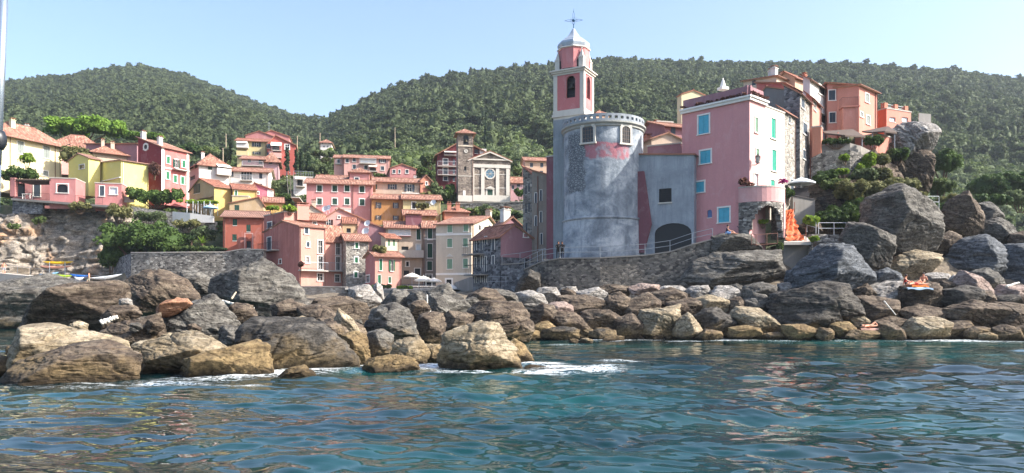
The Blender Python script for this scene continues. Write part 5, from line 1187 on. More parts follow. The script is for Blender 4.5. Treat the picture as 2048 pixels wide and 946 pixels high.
h.slab(sb, 'B', h.pick('B', 505, 480)[0], h.pick('B', 507, 480)[0], h.z0, h.pick('B', 490, 467)[1], .3, .45); sb.build('porch_frame', [MT['p_pink_lt']], h.root)
h.pipe('B', 450); h.finish('shedA', 1.35, 'tile_flat', over=.4)

# ---- salmon houses by the rocks
h = House('house', 'tall salmon house with stained shaded left wall and roof terrace of plants', 'house', 598.7, 96, 42, 527, 651, 453, 574, 'p_salmonB', 'p_salmon_shaded')  # left wall uses a darker salmon, its shade painted in besides the stains
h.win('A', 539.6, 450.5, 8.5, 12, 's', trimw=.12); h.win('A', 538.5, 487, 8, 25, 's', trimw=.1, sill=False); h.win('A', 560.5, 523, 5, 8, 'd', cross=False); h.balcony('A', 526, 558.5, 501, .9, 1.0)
h.win('B', 613, 461.5, 7.5, 12, 's', trimw=.1); h.win('B', 616, 489, 6, 10, 's', trimw=.1); h.win('B', 615, 520, 6, 12, 'd'); 
h.win('B', 640.8, 494, 9, 26, 'G' if False else 'd', grid=False, trimw=.12); h.win('B', 640.8, 525.5, 9, 26, 'd', trimw=.12); h.win('B', 640.5, 554.5, 10.5, 14, 'd')
h.balcony('B', 596, 650.5, 540.5, .9, 1.0, railmat='metal'); h.pipe('B', 600.5); h.finish('gA', 1.05, 'tile', over=.15, ridge_at=.45)
hs = h
h = House('house', 'lower salmon house with tall green framed windows joined to the tall one', 'house', 651, 99.2, 42, 640, 692, 481, 574, 'p_salmonB')
h.win('B', 676.5, 496.5, 9, 26, 'd', trimw=.12); h.win('B', 676.5, 527, 9, 26, 'd', trimw=.12); h.win('B', 674.8, 556.5, 9, 14, 'd'); h.balcony('B', 651, 691, 541.5, .9, 1.0, railmat='metal'); h.pipe('B', 689.5); h.finish('shedB', 1.9, 'tile', over=.2)
h = House('roof_terrace_block', 'salmon roof terrace block with plant pots on top of the tall salmon house', 'roof terrace', 568, 100, 42, 528, 596, 424, 445, 'p_salmonB', 'p_salmon_shaded'); h.finish('flat')
h = House('house', 'small salmon stair tower house with tile roof right of the roof terrace', 'house', 602, 101.5, 30, 594, 650, 437, 465, 'p_salmonB'); h.win('B', 629, 446, 7, 4, 'd', cross=False); h.finish('shedA', .8, over=.3, chim=((.1, -.02+.08, 1.6, 1.6, 'p_salmonB'),))
h = House('house', 'narrow stone house with three white framed windows right of the salmon houses', 'house', 692, 97.5, 20, 688, 738, 481, 580, 'stone_house')
for x, y in ((713.5, 491), (712.8, 520), (711.8, 549.5)): h.win('B', x, y, 6, 11, 'm', trimw=.14)
h.finish('shedA', 1.0, 'tile', over=.3)
h = House('house', 'small salmon house with green shutters and a terrace of plants on top', 'house', 750, 93, 28, 731, 803, 512, 572, 'p_salmonB', 'p_rose')
for x, y, w, hh, s_ in ((761.6, 529.5, 5.5, 23, 'm'), (783.8, 531, 5.5, 22, 'M'), (758.7, 559, 6, 18, 'm'), (779.4, 560, 5, 12, 'm')): h.win('B', x, y, w, hh, s_, trimw=.04)
h.win('A', 736, 557.5, 7, 13, 'd'); h.finish('shedA', .5, 'tile', over=.35)
h = House('house', 'pale cream narrow house with sage shutters above the small salmon house', 'house', 771, 100, 40, 762, 797, 475, 515, 'p_palecream'); 
for x in (778, 788): h.win('B', x, 486, 3.5, 12, 'm', trimw=0)
h.finish('shedB', .5, 'tile_old', over=.3)
h = House('house', 'pink gabled house with brown shutters in the middle of the old roofs', 'house', 640, 108, 16, 634, 743, 443, 472, 'p_pink_lt')
h.win('B', 657, 446, 9, 14, 'B', trimw=0); h.win('B', 678, 434.5, 4, 4.5, 'd', cross=False, trimw=.09); h.win('B', 709.5, 441, 11, 9, 's', trimw=0, sill=False); h.finish('gB', 1.9, 'tile_old', over=.25, ridge_at=.36); dish(h, 735, 447, 104)
h = House('house', 'white roof parapet house with satellite dishes in front of the big pink house', 'house', 672, 114, 8, 664, 702, 417, 430, 'p_white'); h.finish('flat'); dish(h, 651, 418, 112, .5); dish(h, 657, 416, 112.4, .45)
h = House('house', 'cream triangular gable and low tiles left of the pink gabled house', 'house', 608, 111, 10, 600, 648, 427, 442, 'p_palecream'); h.finish('gB', 1.2, 'tile_old', over=.2, ridge_at=.35, chim=((.2, .45, .9, .6),))
h = House('house', 'sand coloured house end with small dark window beside the mauve wall', 'house', 685, 104, 8, 680, 715, 447, 475, 'p_sand'); h.win('B', 697.4, 461, 8.5, 9, 'x', trimw=0); h.finish('shedA', .5, 'tile_old', over=.1)
h = House('house', 'mauve wall under an old sloping roof with a satellite dish', 'house', 715, 104.5, 10, 709, 776, 458, 490, 'p_mauve'); h.finish('gB', 1.2, 'tile_old', over=.15, ridge_at=.12); dish(h, 732, 463, 103.6, .55); dish(h, 736, 446, 106, .4)
h = House('house', 'row of weathered orange roofs over low mauve walls behind the stone house', 'house', 654, 103, 14, 648, 738, 478, 495, 'p_mauve'); h.finish('shedA', 1.9, 'tile', over=.3, chim=((.5, .42, 1.3, .5, 'p_beige'), (.3, .93, 1.6, .5, 'p_rose'), (.6, .75, 1.0, .5, 'p_beige')))

# ---- harbour front
h = House('house', 'beige house with a wide shuttered loggia and orange roof behind the harbour', 'house', 772, 104, 4, 762, 847, 455, 572, 'p_beige')
h.win('B', 799, 465, 44, 11, 'w', grid=True, trimw=.06); h.win('B', 837, 468.5, 8, 22, 'g', trimw=.06); h.win('B', 810, 500, 14, 14, 'x', trimw=0); h.win('B', 836.5, 498, 8, 18, 'w', trimw=.1); h.balcony('B', 796.5, 846.5, 514, 1.0, .9, solid='concrete_pale', slabmat='concrete_pale')
h.win('B', 813, 549, 11, 16, 'x', trimw=0); h.win('B', 835, 547, 11, 20, 'x', trimw=.1); h.win('B', 815, 528, 5, 9, 'x', trimw=.15)
fb = MB(); h.slab(fb, 'B', h.pick('B', 776, 470)[0], h.pick('B', 822, 470)[0], h.pick('B', 800, 473)[1], h.pick('B', 800, 471.5)[1], .05, .4); fb.build('window_ledge', [MT['p_winepink']], h.root)
h.finish('shedA', 1.7, over=.4, chim=((.3, .75, 1.1, 2.2, 'p_winepink'),))
h = House('house', 'narrow grey house with three tall dark shutters beside the cream palazzo', 'house', 847, 104.5, 3, 843, 873, 455, 572, 'p_grey')
for x, y, w, hh in ((860, 468, 9, 22), (859.8, 501.5, 10, 28), (859.2, 531.5, 10, 18)): h.win('B', x, y, w, hh, 'g', trimw=.05)
h.win('B', 858, 553, 12, 8, 'd'); h.win('B', 860, 566, 20, 10, 'x', trimw=0); h.pipe('B', 848); h.band('B', 478, .12, .05, 'white'); h.finish('shedA', 1.1, over=.35)
h = House('house', 'cream palazzo with six sage green shutters and a sunlit side gable', 'house', 943, 98, 77, 872, 1005, 448, 574, 'p_palecream')
h = h
for x, y, w, hh in ((899.8, 457, 9.5, 15.5), (932, 455.5, 9.5, 14.5), (899.4, 486, 10, 17), (931, 484.8, 9.5, 16.5), (899.6, 528, 10.5, 19.5), (931, 526.5, 9.5, 18.5)): h.win('A', x, y, w, hh, 'l', trimw=.04)
h.win('A', 898, 564, 10, 10, 'x', trimw=.22); h.band('A', 468.5, .28, .07); h.band('A', 548, .28, .07); 
for x, y in ((899.5, 513.5), (931, 512.5)):
    pm = MB(); u, z = h.pick('A', x, y); pm.prism([h.pt('A', u-.55, z, .01), h.pt('A', u+.55, z, .01), h.pt('A', u, z+.42, .01)], h.nA*.1); pm.build('window_pediment', [MT['stonetrim']], h.root)
for x, w in ((959, 4), (978.6, 4), (991, 4)): h.win('B', x, 455, w, 9, 'x', trimw=.12, sill=False)
h.pipe('B', 945, r=.06); h.finish('gB', 1.9, over=.35, ridge_at=.5, chim=((.1, .62, 1.5, .9, 'p_palecream'),))
h = House('house', 'dark stone house with balconies under a rose gable wall beside the sea wall', 'house', 1000, 78, 40, 946, 1064, 473, 580, 'stone_dark', 'stone_dark', extra=2)
for x, y, w, hh in ((951, 491, 3.5, 20), (963, 489, 3.5, 22), (972, 481, 4, 16), (987, 487, 4.5, 26), (951, 525, 3.5, 20), (963, 523, 3.5, 24), (971, 528, 3.5, 30), (986.5, 520, 4.5, 17), (951, 560, 3, 12), (963, 558, 3, 14), (971, 558, 3, 14)): h.win('A', x, y, w, hh, 's', trimw=.05, sill=False)
h.win('B', 1020, 547, 7, 17, 's', trimw=0); h.win('B', 1051, 471, 8, 6.5, 'd', cross=False); h.win('B', 1035, 544, 4, 10, 'x', trimw=0)
h.balcony('A', 938, 969, 508, 1.0, 1.0, slabmat='concrete'); h.balcony('A', 945, 977, 549, 1.2, 1.0, slabmat='concrete')
rp = MB(); u0 = .08; u1 = h.wb-.05; zb = h.pick('B', 1003, 514)[1]
h.slab(rp, 'B', u0, u1, zb, h.zT, .004, .05); P_ = lambda b, hh: h.M+h.uB*b+h.nB*.05+Vector((0, 0, h.zT+hh))
rp.add([P_(0, 0), P_(h.wb, 0), P_(h.wb*.42, 1.25)]); rp.build('rendered_wall', [MT['p_mauve']], h.root, None)
h.finish('gB', 1.3, 'tile_old', over=.3, ridge_at=.42)
h = House('house', 'mauve house top with white chimney and orange roof behind the dark stone house', 'house', 1002, 90, 35, 985, 1046, 452, 480, 'p_mauve'); h.finish('gB', 1.1, 'tile', over=.25, chim=((.4, .35, 1.3, 1.0, 'p_white'),))

# ---- shaded row left of the tower
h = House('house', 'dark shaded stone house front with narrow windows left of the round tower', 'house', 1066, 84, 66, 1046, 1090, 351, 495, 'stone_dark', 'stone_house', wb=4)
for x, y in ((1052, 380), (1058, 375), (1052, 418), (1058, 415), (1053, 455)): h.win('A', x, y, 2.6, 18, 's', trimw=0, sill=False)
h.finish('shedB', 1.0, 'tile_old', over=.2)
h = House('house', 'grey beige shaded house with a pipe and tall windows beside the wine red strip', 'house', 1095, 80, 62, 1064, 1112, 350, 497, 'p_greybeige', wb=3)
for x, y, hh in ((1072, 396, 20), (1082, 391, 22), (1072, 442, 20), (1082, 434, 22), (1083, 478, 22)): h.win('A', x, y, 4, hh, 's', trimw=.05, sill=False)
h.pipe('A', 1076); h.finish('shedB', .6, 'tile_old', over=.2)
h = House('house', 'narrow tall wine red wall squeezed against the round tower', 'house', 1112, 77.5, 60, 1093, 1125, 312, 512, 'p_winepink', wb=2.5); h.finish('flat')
# ------------------------------------------------------------------ stone church with square bell tower
def disc(mb, h, face, px, py, r0, r1, o, mat=0, n=20, sz=1.0):
    u, z = h.pick(face, px, py)
    for i in range(n):
        t0, t1 = 2*math.pi*i/n, 2*math.pi*(i+1)/n
        f = lambda rr, t, oo=o: h.pt(face, u+math.cos(t)*rr, z+math.sin(t)*rr*sz, oo)
        if r0 > 0:
            mb.add([f(r0, t0), f(r1, t0), f(r1, t1), f(r0, t1)], mat); mb.add([f(r1, t0), f(r1, t0, .005), f(r1, t1, .005), f(r1, t1)], mat); mb.add([f(r0, t0), f(r0, t1), f(r0, t1, .005), f(r0, t0, .005)], mat)
        else: mb.add([f(0, 0), f(r1, t0), f(r1, t1)], mat)
ch = House('church', 'stone church with white pilasters, pediment and blue round window, square bell tower on its left', 'church', 939, 134, 3, 930, 1020.5, 319, 404, 'stone_church', trim='stonetrim', wa=16)
for x in (945, 965.5, 995, 1015.5): ch.vband('B', x, .62, .14, 'stonetrim', 336, 391, 'pilaster')
ch.band('B', 332.5, .6, .2, 'stonetrim', name='entablature'); ch.band('B', 397, 1.15, .16, 'stonetrim', name='plinth'); ch.band('B', 319.5, .22, .28, 'stonetrim', name='cornice')
for x0, x1 in ((949, 962), (999, 1012)): ch.band('B', 349, .12, .03, 'stonetrim', x0, x1); ch.band('B', 376, .12, .03, 'stonetrim', x0, x1)
ch.win('B', 980, 391, 10.5, 23, 'g', trimw=.3, sill=False)
mb = MB(); u, z = ch.pick('B', 980, 378); mb.prism([ch.pt('B', u-.95, z+.02, .17), ch.pt('B', u+.95, z+.02, .17), ch.pt('B', u, z+.5, .17)], ch.nB*.1); mb.build('door_pediment', [MT['stonetrim']], ch.root)
mb = MB(); disc(mb, ch, 'B', 980, 347.5, .78, 1.0, .1); wf = mb.build('rose_window', [MT['stonetrim']], ch.root)
mb = MB(); disc(mb, ch, 'B', 980, 347.5, 0, .8, .03); mb.build('pane', [plain('blue_grey_glass', C('#5d7f93'), .3)], ch.root, wf)
mb = MB(); u, z = ch.pick('B', 980, 347.5)
for k in range(4):
    t = math.pi*k/4; d_ = ch.uB*math.cos(t)+Vector((0, 0, math.sin(t))); p = ch.pt('B', u, z, .06); mb.tube(p-d_*.78, p+d_*.78, .03, n=4)
mb.build('tracery', [MT['stonetrim']], ch.root, wf)
ch.finish('gB', 1.55, 'tile_old', over=.35)
mb = MB(); P3 = lambda b, hh, o: ch.M+ch.uB*b+ch.nB*o+Vector((0, 0, ch.zT+hh))
for a0, a1 in (((-.35, -.1), (ch.wb/2, 1.5)), ((ch.wb+.35, -.1), (ch.wb/2, 1.5))):
    d0, d1 = P3(a0[0], a0[1], .34), P3(a1[0], a1[1], .34); mb.box(d0, d1-d0, ch.nB*-.3, Vector((0, 0, -.22)))
mb.build('raking_cornice', [MT['stonetrim']], ch.root)
tw = House('bell_tower', 'square stone church bell tower with arched belfry, clock and small orange roof', 'bell tower', 916, 133.4, 3, 905, 946.5, 264, 404, 'stone_church', trim='stonetrim', wa=3.0)
tw.win('B', 932, 280, 10.5, 20, 'x', trimw=0, arch=True); tw.win('B', 930.5, 337, 4.5, 9, 'x', arch=True, trimw=0)
mb = MB(); mb.box(tw.pt('B', -.03, ZZ(300, 133.4), .03), tw.uB*(tw.wb+.06), tw.uA*.001+tw.nB*-.0, Vector((0, 0, .1))) if False else None
disc(mb, tw, 'B', 932, 302, 0, .42, .05); ck = mb.build('clock_face', [MT['stonetrim']], tw.root)
mb = MB(); u, z = tw.pick('B', 932, 302); p = tw.pt('B', u, z, .075); mb.tube(p, p+Vector((0, 0, .33)), .025, n=4); mb.tube(p, p+tw.uB*.2+Vector((0, 0, -.08)), .03, n=4); disc(mb, tw, 'B', 932, 302, .36, .42, .06); mb.build('clock_hands', [MT['iron']], tw.root, ck)
tw.band('B', 292, .22, .1, 'p_palecream'); tw.band('B', 266.5, .3, .12, 'p_palecream', name='cornice'); tw.band('B', 397, 1.1, .08, 'stonetrim', name='plinth'); tw.band('B', 352, .12, .04); 
mb = MB(); tw.slab(mb, 'B', tw.pick('B', 926, 386)[0], tw.pick('B', 931, 386)[0], tw.pick('B', 928, 391)[1], tw.pick('B', 928, 381)[1], .01, .05); mb.build('notice_panel', [MT['white']], tw.root)
mb = MB(); u, z = tw.pick('B', 932, 281); p = tw.pt('B', u, z, -.12); mb.lathe(p, [(.02, .3), (.12, .28), (.2, .05), (.33, -.22), (.3, -.25)], 14); mb.build('bell', [plain('bronze', C('#4a4436'), .5, .7)], tw.root)
tw.finish('hip', .8, 'tile', over=.5)

def wall_strip(name, label, cat, pts, zbot, mat, t=.6, cop='concrete_pale', group=None, copw=.08, seg=1):
    """pts: (px, D, ytop); a wall of thickness t standing on zbot"""
    W3 = [W(px, y, D) for px, D, y in pts]; base = Vector((W3[0].x, W3[0].y, zbot)); r = empty(name, base, label, cat, group); mb = MB(); cb = MB()
    for a, b in zip(W3[:-1], W3[1:]):
        d = Vector((b.x-a.x, b.y-a.y, 0)).normalized(); n = Vector((-d.y, d.x, 0)); 
        q = lambda p, z, o: Vector((p.x+n.x*o, p.y+n.y*o, z))
        for o, rev in ((0, False), (t, True)):
            f = [q(a, zbot, o), q(b, zbot, o), q(b, b.z, o), q(a, a.z, o)]; mb.add(f[::-1] if rev else f)
        mb.add([q(a, a.z, 0), q(b, b.z, 0), q(b, b.z, t), q(a, a.z, t)]); mb.add([q(a, zbot, 0), q(a, a.z, 0), q(a, a.z, t), q(a, zbot, t)]); mb.add([q(b, zbot, t), q(b, b.z, t), q(b, b.z, 0), q(b, zbot, 0)])
        if cop: cb.box(q(a, a.z+.003, -copw), q(b, b.z+.003, -copw)-q(a, a.z+.003, -copw), n*(t+2*copw), Vector((0, 0, .12)))
    mb.build('wall', [MT[mat]], r)
    if cop: cb.build('coping', [MT[cop]], r)
    return r
def railing(label, pts, h=1.0, step=1.8, rails=(1.0, .55), r=.03, mat='metal', name='railing', bars=0, group=None):
    """pts: world points at foot level"""
    root = empty(name, pts[0], label, 'railing', group); pm = MB(); rm = MB()
    for a, b in zip(pts[:-1], pts[1:]):
        L = (b-a).length; n = max(1, round(L/step))
        for i in range(n+1):
            if i == 0 and a is not pts[0]: continue
            p = a.lerp(b, i/n); pm = MB(); pm.tube(p, p+Vector((0, 0, h)), r, n=6); pm.build('post', [MT[mat]], root)
        for k in rails: rm.tube(a+Vector((0, 0, h*k)), b+Vector((0, 0, h*k)), r*.85, n=6)
        if bars:
            m = int(L/bars)
            for i in range(m): p = a.lerp(b, (i+.5)/m); rm.tube(p+Vector((0, 0, h*rails[-1])), p+Vector((0, 0, h)), r*.5, n=4, cap=False)
    rm.build('rails', [MT[mat]], root); return root
wall_strip('retaining_wall', 'dark rubble retaining wall under the church square', 'wall', [(905, 131, 408), (1048, 130, 404)], ZZ(428, 131), 'stone_grey')
crown_i = [300]

# ------------------------------------------------------------------ pink baroque bell tower
bt = empty('bell_tower', W(1167, 510, 76), 'tall pink and white bell tower with a silver dome and an iron cross', 'bell tower')
th = R(62); uA = Vector((-math.sin(th), math.cos(th), 0)); uB = Vector((math.cos(th), math.sin(th), 0)); nA = Vector((-math.cos(th), -math.sin(th), 0)); nB = Vector((math.sin(th), -math.cos(th), 0))
Mx = Vector((XX(1167, 76), 76, 0)); k = (1108-CX)/F; wA = (k*Mx.y-Mx.x)/(uA.x-k*uA.y); kb = (1186-CX)/F; wB = (kb*Mx.y-Mx.x)/(uB.x-kb*uB.y); print('bell', wA, wB); wB = min(wA, max(2.6, wB))
ctr = Mx+uA*wA/2+uB*wB/2
def zT(y): return ZZ(y, 76.5)
def tbox(mb, out, z0, z1, mat=0):
    mb.box(Vector((Mx.x, Mx.y, z0))-uA*out-uB*out, uA*(wA+2*out), uB*(wB+2*out), Vector((0, 0, z1-z0)), mat)
h0 = House.__new__(House); h0.M = Mx; h0.uA, h0.uB, h0.nA, h0.nB, h0.wa, h0.wb = uA, uB, nA, nB, wA, wB; h0.root = bt; h0.trim = MT['white']
mb = MB(); tbox(mb, .06, zT(520)-1, zT(236)); mb.build('shaft', [plaster('shaft_render', C('#9aa1a6', .9), .6, .7, C('#5e6468'))], bt)
mb = MB(); tbox(mb, .05, zT(236), zT(231)); tbox(mb, .18, zT(231), zT(226)); tbox(mb, .09, zT(226), zT(218)); mb.build('plinth', [MT['stonetrim']], bt)
# belfry with a real opening on both seen faces
h0.zB, h0.zT = zT(218), zT(147); h0.holes = {'A': [], 'B': []}; h0.wins = []
u0, z1 = h0.pick('A', 1132.5, 152.5); u1, z0 = h0.pick('A', 1150.5, 194); u0, u1 = sorted((u0, u1))
h0.holes['A'].append((u0, u1, z0, z1, (u1-u0)/2)); h0.holes['B'].append((wB/2-.45, wB/2+.45, z0, z1, .45))
mb = MB(); h0.wall_face(mb, 'A', 0); h0.wall_face(mb, 'B', 0)
qq = lambda p, z: Vector((p.x, p.y, z))
c1, c2, c3 = Mx+uB*wB, Mx+uB*wB+uA*wA, Mx+uA*wA
for p0, p1 in ((c1, c2), (c2, c3)): mb.add([qq(p0, h0.zB), qq(p1, h0.zB), qq(p1, h0.zT), qq(p0, h0.zT)])
bel = mb.build('belfry', [MT['p_coral'] if False else plaster('belfry_pink', C('#c87a7a', .95), .3, .3)], bt)
mb = MB(); mb.box(Vector((Mx.x, Mx.y, h0.zB))+uA*.5+uB*.5, uA*(wA-1), uB*(wB-1), Vector((0, 0, h0.zT-h0.zB))); mb.build('belfry_interior', [MT['dark']], bt)
mb = MB(); um = (u0+u1)/2; p = h0.pt('A', um, z0+1.25, -.2); mb.lathe(p, [(.02, .25), (.1, .24), (.17, .05), (.3, -.25), (.27, -.28)], 14); mb.tube(h0.pt('A', u0-.1, z0+1.6, -.2), h0.pt('A', u1+.1, z0+1.6, -.2), .04); mb.tube(h0.pt('A', u0-.1, z0+.35, -.1), h0.pt('A', u1+.1, z0+.35, -.1), .02); mb.build('bell', [plain('old_bronze', C('#3e4038'), .5, .6)], bt)
for f_, w_ in (('A', wA), ('B', wB)):
    for a_ in (-.04, w_-.38):
        mb = MB(); h0.slab(mb, f_, a_, a_+.42, h0.zB+.01, h0.zT-.01, .005, .07); mb.build('pilaster', [MT['stonetrim']], bt)
    mb = MB(); a_, b_ = (u0, u1) if f_ == 'A' else (wB/2-.45, wB/2+.45); m_ = (a_+b_)/2; r_ = (b_-a_)/2
    for i in range(12):
        t0, t1 = math.pi*i/12, math.pi*(i+1)/12
        g = lambda rr, t: h0.pt(f_, m_+math.cos(t)*rr, z1-r_+math.sin(t)*rr, .04)
        mb.add([g(r_, t0), g(r_+.1, t0), g(r_+.1, t1), g(r_, t1)])
    h0.slab(mb, f_, a_-.1, a_, z0, z1-r_, .003, .04); h0.slab(mb, f_, b_, b_+.1, z0, z1-r_, .003, .04); mb.build('arch_frame', [MT['p_rose']], bt)
mb = MB(); tbox(mb, .08, zT(147), zT(143)); tbox(mb, .22, zT(143), zT(139.5)); tbox(mb, .36, zT(139.5), zT(137)); tbox(mb, .05, zT(137), zT(134.5)); mb.build('cornice', [MT['stonetrim']], bt)
# pinnacles on four corners
for pa, pb in ((.32, .32), (wA-.32, .32), (.32, wB-.32), (wA-.32, wB-.32)):
    p = Mx+uA*pa+uB*pb; mb = MB(); an = math.atan2(uB.y, uB.x); z_ = zT(134.5); mb.cbox((p.x, p.y, z_), .5, .5, .95, 0, an); mb.cbox((p.x, p.y, z_+.95), .6, .6, .08, 0, an)
    k0 = len(mb.v); q4 = [Vector((p.x, p.y, z_+1.03))+uA*sx*.24+uB*sy*.24 for sx, sy in ((-1, -1), (1, -1), (1, 1), (-1, 1))]; ap = Vector((p.x, p.y, z_+1.95))
    for i in range(4): mb.add([q4[i], q4[(i+1) % 4], ap])
    mb.lathe(ap, [(.02, -.08), (.07, 0), (.02, .1)], 8); mb.build('pinnacle', [MT['stonetrim']], bt)
# octagonal drum
Rd = 1.6; a0 = math.atan2(uB.y, uB.x)+math.pi/8
def octa(mb, prof, mat=0):
    for (r0, z0_), (r1, z1_) in zip(prof[:-1], prof[1:]):
        for i in range(8):
            t0, t1 = a0+math.pi/4*i, a0+math.pi/4*(i+1)
            f = lambda r, t, z: Vector((ctr.x+r*math.cos(t), ctr.y+r*math.sin(t), z))
            mb.add([f(r0, t0, z0_), f(r0, t1, z0_), f(r1, t1, z1_), f(r1, t0, z1_)], mat)
mb = MB(); octa(mb, [(Rd, zT(134.5)), (Rd, zT(93))]); drum = mb.build('drum', [plaster('drum_pink', C('#cf8584', .95), .25, .3)], bt)
for i in range(8):
    t = a0+math.pi/8+math.pi/4*i; n_ = Vector((math.cos(t), math.sin(t), 0)); s_ = Vector((-n_.y, n_.x, 0)); rr = Rd*math.cos(math.pi/8)+.01
    if i % 2 == 0:
        mb = MB(); base = ctr+n_*rr; zc_ = zT(133)
        pts = [base+s_*(-.24)+Vector((0, 0, zc_)), base+s_*.24+Vector((0, 0, zc_))]+[base+s_*(.24*math.cos(a))+Vector((0, 0, zc_+.62+.24*math.sin(a))) for a in [math.pi*j/6 for j in range(7)]]
        mb.prism(pts, n_*.02); mb.build('drum_opening', [MT['dark']], bt, drum)
mb = MB(); octa(mb, [(Rd, zT(93.5)), (Rd+.16, zT(92.5)), (Rd+.16, zT(91)), (Rd-.1, zT(90.6))]); mb.build('drum_cornice', [MT['white']], bt)
zd_ = zT(91); mb = MB(); octa(mb, [(Rd-.1, zd_), (Rd+.04, zd_+.18), (Rd+.10, zd_+.42), (Rd+.02, zd_+.66), (Rd-.24, zd_+.82), (1.22, zd_+.98), (.92, zd_+1.18), (.66, zd_+1.42), (.45, zd_+1.68), (.28, zd_+1.95), (.14, zd_+2.2), (.02, zd_+2.32)])
mb.build('dome', [plain('lead_grey_dome', C('#a9b1bb'), .38, .35, .25)], bt)
cz = zd_+2.25; cp = Vector((ctr.x, ctr.y, cz)); mb = MB(); ux = uB*.35-uA*.94; ux.normalize(); up = Vector((0, 0, 1))
mb.tube(cp, cp+up*.5, .05); c_ = cp+up*.85; arm = .95
for d_, L_ in ((ux, .82), (-ux, .82), (up, .9), (-up, .5)):
    s_ = up if abs(d_.z) < .5 else ux; w_ = .07
    mb.path([c_+s_*w_, c_+d_*L_*.75+s_*w_*1.3, c_+d_*L_, c_+d_*L_*.75-s_*w_*1.3, c_-s_*w_], .018, 4)
    mb.tube(c_+d_*L_, c_+d_*(L_+.1), .035)
for i in range(16):
    t = math.pi*2*i/16; mb.tube(c_, c_+ux*math.cos(t)*.42+up*math.sin(t)*.42, .009, n=4)
mb.lathe(c_, [(.02, -.16), (.13, -.09), (.17, 0), (.13, .09), (.02, .16)], 10); mb.tube(c_+up*.9, c_+up*1.2, .015, n=4)
mb.build('cross', [plain('blue_iron', C('#2f5d7c'), .5, .4)], bt)

# ------------------------------------------------------------------ round defence tower
def tower_mat():
    m, nt, b, _ = newmat('round_tower_render'); v = coords(nt); g = C('#98a0a8', .85)
    c = ramp(nt, noise(nt, v, .5, 6, .65, .5), [(.36, C('#6f7780')), (.48, g), (.62, C('#b0b5ba'))])
    st = ramp(nt, noise(nt, coords(nt, scale=(2, 2, .25)), 1.1, 6, .65), [(.5, g3(0)), (.75, g3(.55))]); c = mix(nt, st, c, C('#5d656e'))
    fl = ramp(nt, noise(nt, v, 2.2, 7, .75), [(.52, g3(0)), (.64, g3(.5))]); c = mix(nt, fl, c, C('#5f6a78'))
    p = N(nt, "ShaderNodeSeparateXYZ"); dv = N(nt, "ShaderNodeVectorMath", operation='ADD'); nn = N(nt, "ShaderNodeTexNoise"); nn.inputs['Scale'].default_value = .9; nn.inputs['Detail'].default_value = 5
    sub = N(nt, "ShaderNodeVectorMath", operation='SCALE'); sub.inputs['Scale'].default_value = 1.3; nt.links.new(v, nn.inputs['Vector']); nt.links.new(nn.outputs['Color'], sub.inputs[0])
    nt.links.new(v, dv.inputs[0]); nt.links.new(sub.outputs[0], dv.inputs[1]); nt.links.new(dv.outputs[0], p.inputs[0])
    def boxm(x0, x1, z0, z1, s=.12):
        f = None
        for sock, lo, hi in ((p.outputs[0], x0+.65, x1+.65), (p.outputs[2], z0+.65, z1+.65)):
            a = mathn(nt, 'MULTIPLY', mathn(nt, 'SUBTRACT', sock, lo), 1/s, True); b2 = mathn(nt, 'MULTIPLY', mathn(nt, 'SUBTRACT', hi, sock), 1/s, True); q = mathn(nt, 'MULTIPLY', a, b2); f = q if f is None else mathn(nt, 'MULTIPLY', f, q)
        return f
    zb = Zb
    # exposed rubble at the left, pink distemper patch under the windows
    vo = N(nt, "ShaderNodeTexVoronoi", feature='DISTANCE_TO_EDGE'); vo.inputs['Scale'].default_value = 3.2; nt.links.new(coords(nt, scale=(1, 1, 1.6)), vo.inputs['Vector'])
    sc_ = ramp(nt, vo.outputs['Distance'], [(0, C('#42464b')), (.06, C('#6d7278')), (.3, C('#8f9497'))])
    fs = boxm(-3.9, -2.0, ZZ(385, 73)-zb, ZZ(262, 73)-zb, .3); c = mix(nt, fs, c, sc_)
    fp = boxm(-2.3, 2.2, ZZ(318, 72.3)-zb, ZZ(283, 72.3)-zb, .2); fp = mathn(nt, 'MULTIPLY', fp, ramp(nt, noise(nt, v, 1.6, 4), [(.38, g3(.25)), (.5, g3(.85))])); c = mix(nt, fp, c, C('#b9717a', .85))
    nt.links.new(c, b.inputs['Base Color']); b.inputs['Roughness'].default_value = .95; b.inputs['Specular IOR Level'].default_value = .2
    nb = bump(nt, b, noise(nt, v, 2.2, 8, .75), .7, .15); bump(nt, b, mix(nt, fs, (.5, .5, .5), vo.outputs['Distance']), .6, .1, nb); return m
Zb = ZZ(515, 72)-1.5; tc = Vector((XX(1206.5, 76), 76, Zb)); RT = 3.98
rt = empty('round_tower', tc, 'massive round grey tower with patchy render, pink patch and crenellated rim by the sea', 'tower')
z = lambda y: ZZ(y, 72)-Zb
TM = tower_mat(); mb = MB()
prof = [(RT+.25, 0), (RT+.14, 1.5), (RT+.10, z(438)), (RT, z(431))]+[(RT, z(431)+(z(248)-z(431))*t) for t in (.25, .5, .75, 1)]
mb.lathe(tc, prof, 72); body = mb.build('drum', [TM], rt, smooth=True)
mb = MB(); mb.lathe(tc, [(RT+.08, z(437)), (RT+.2, z(435)), (RT+.2, z(433)), (RT, z(431))], 72, a0=R(182), a1=R(330)); mb.build('ring_moulding', [MT['stonetrim'] if False else TM], rt)
mb = MB(); mb.lathe(tc, [(RT, z(252)), (RT+.12, z(250)), (RT+.12, z(247)), (RT+.3, z(244)), (RT+.3, z(241)), (RT+.05, z(240.5))], 72); mb.build('cornice', [plaster('tower_cornice', C('#a3a39d'), .5, .5)], rt)
mb = MB(); nm = 42; zp0, zp1 = z(240.8), z(226); Ro = RT+.12; Ri = RT-.22
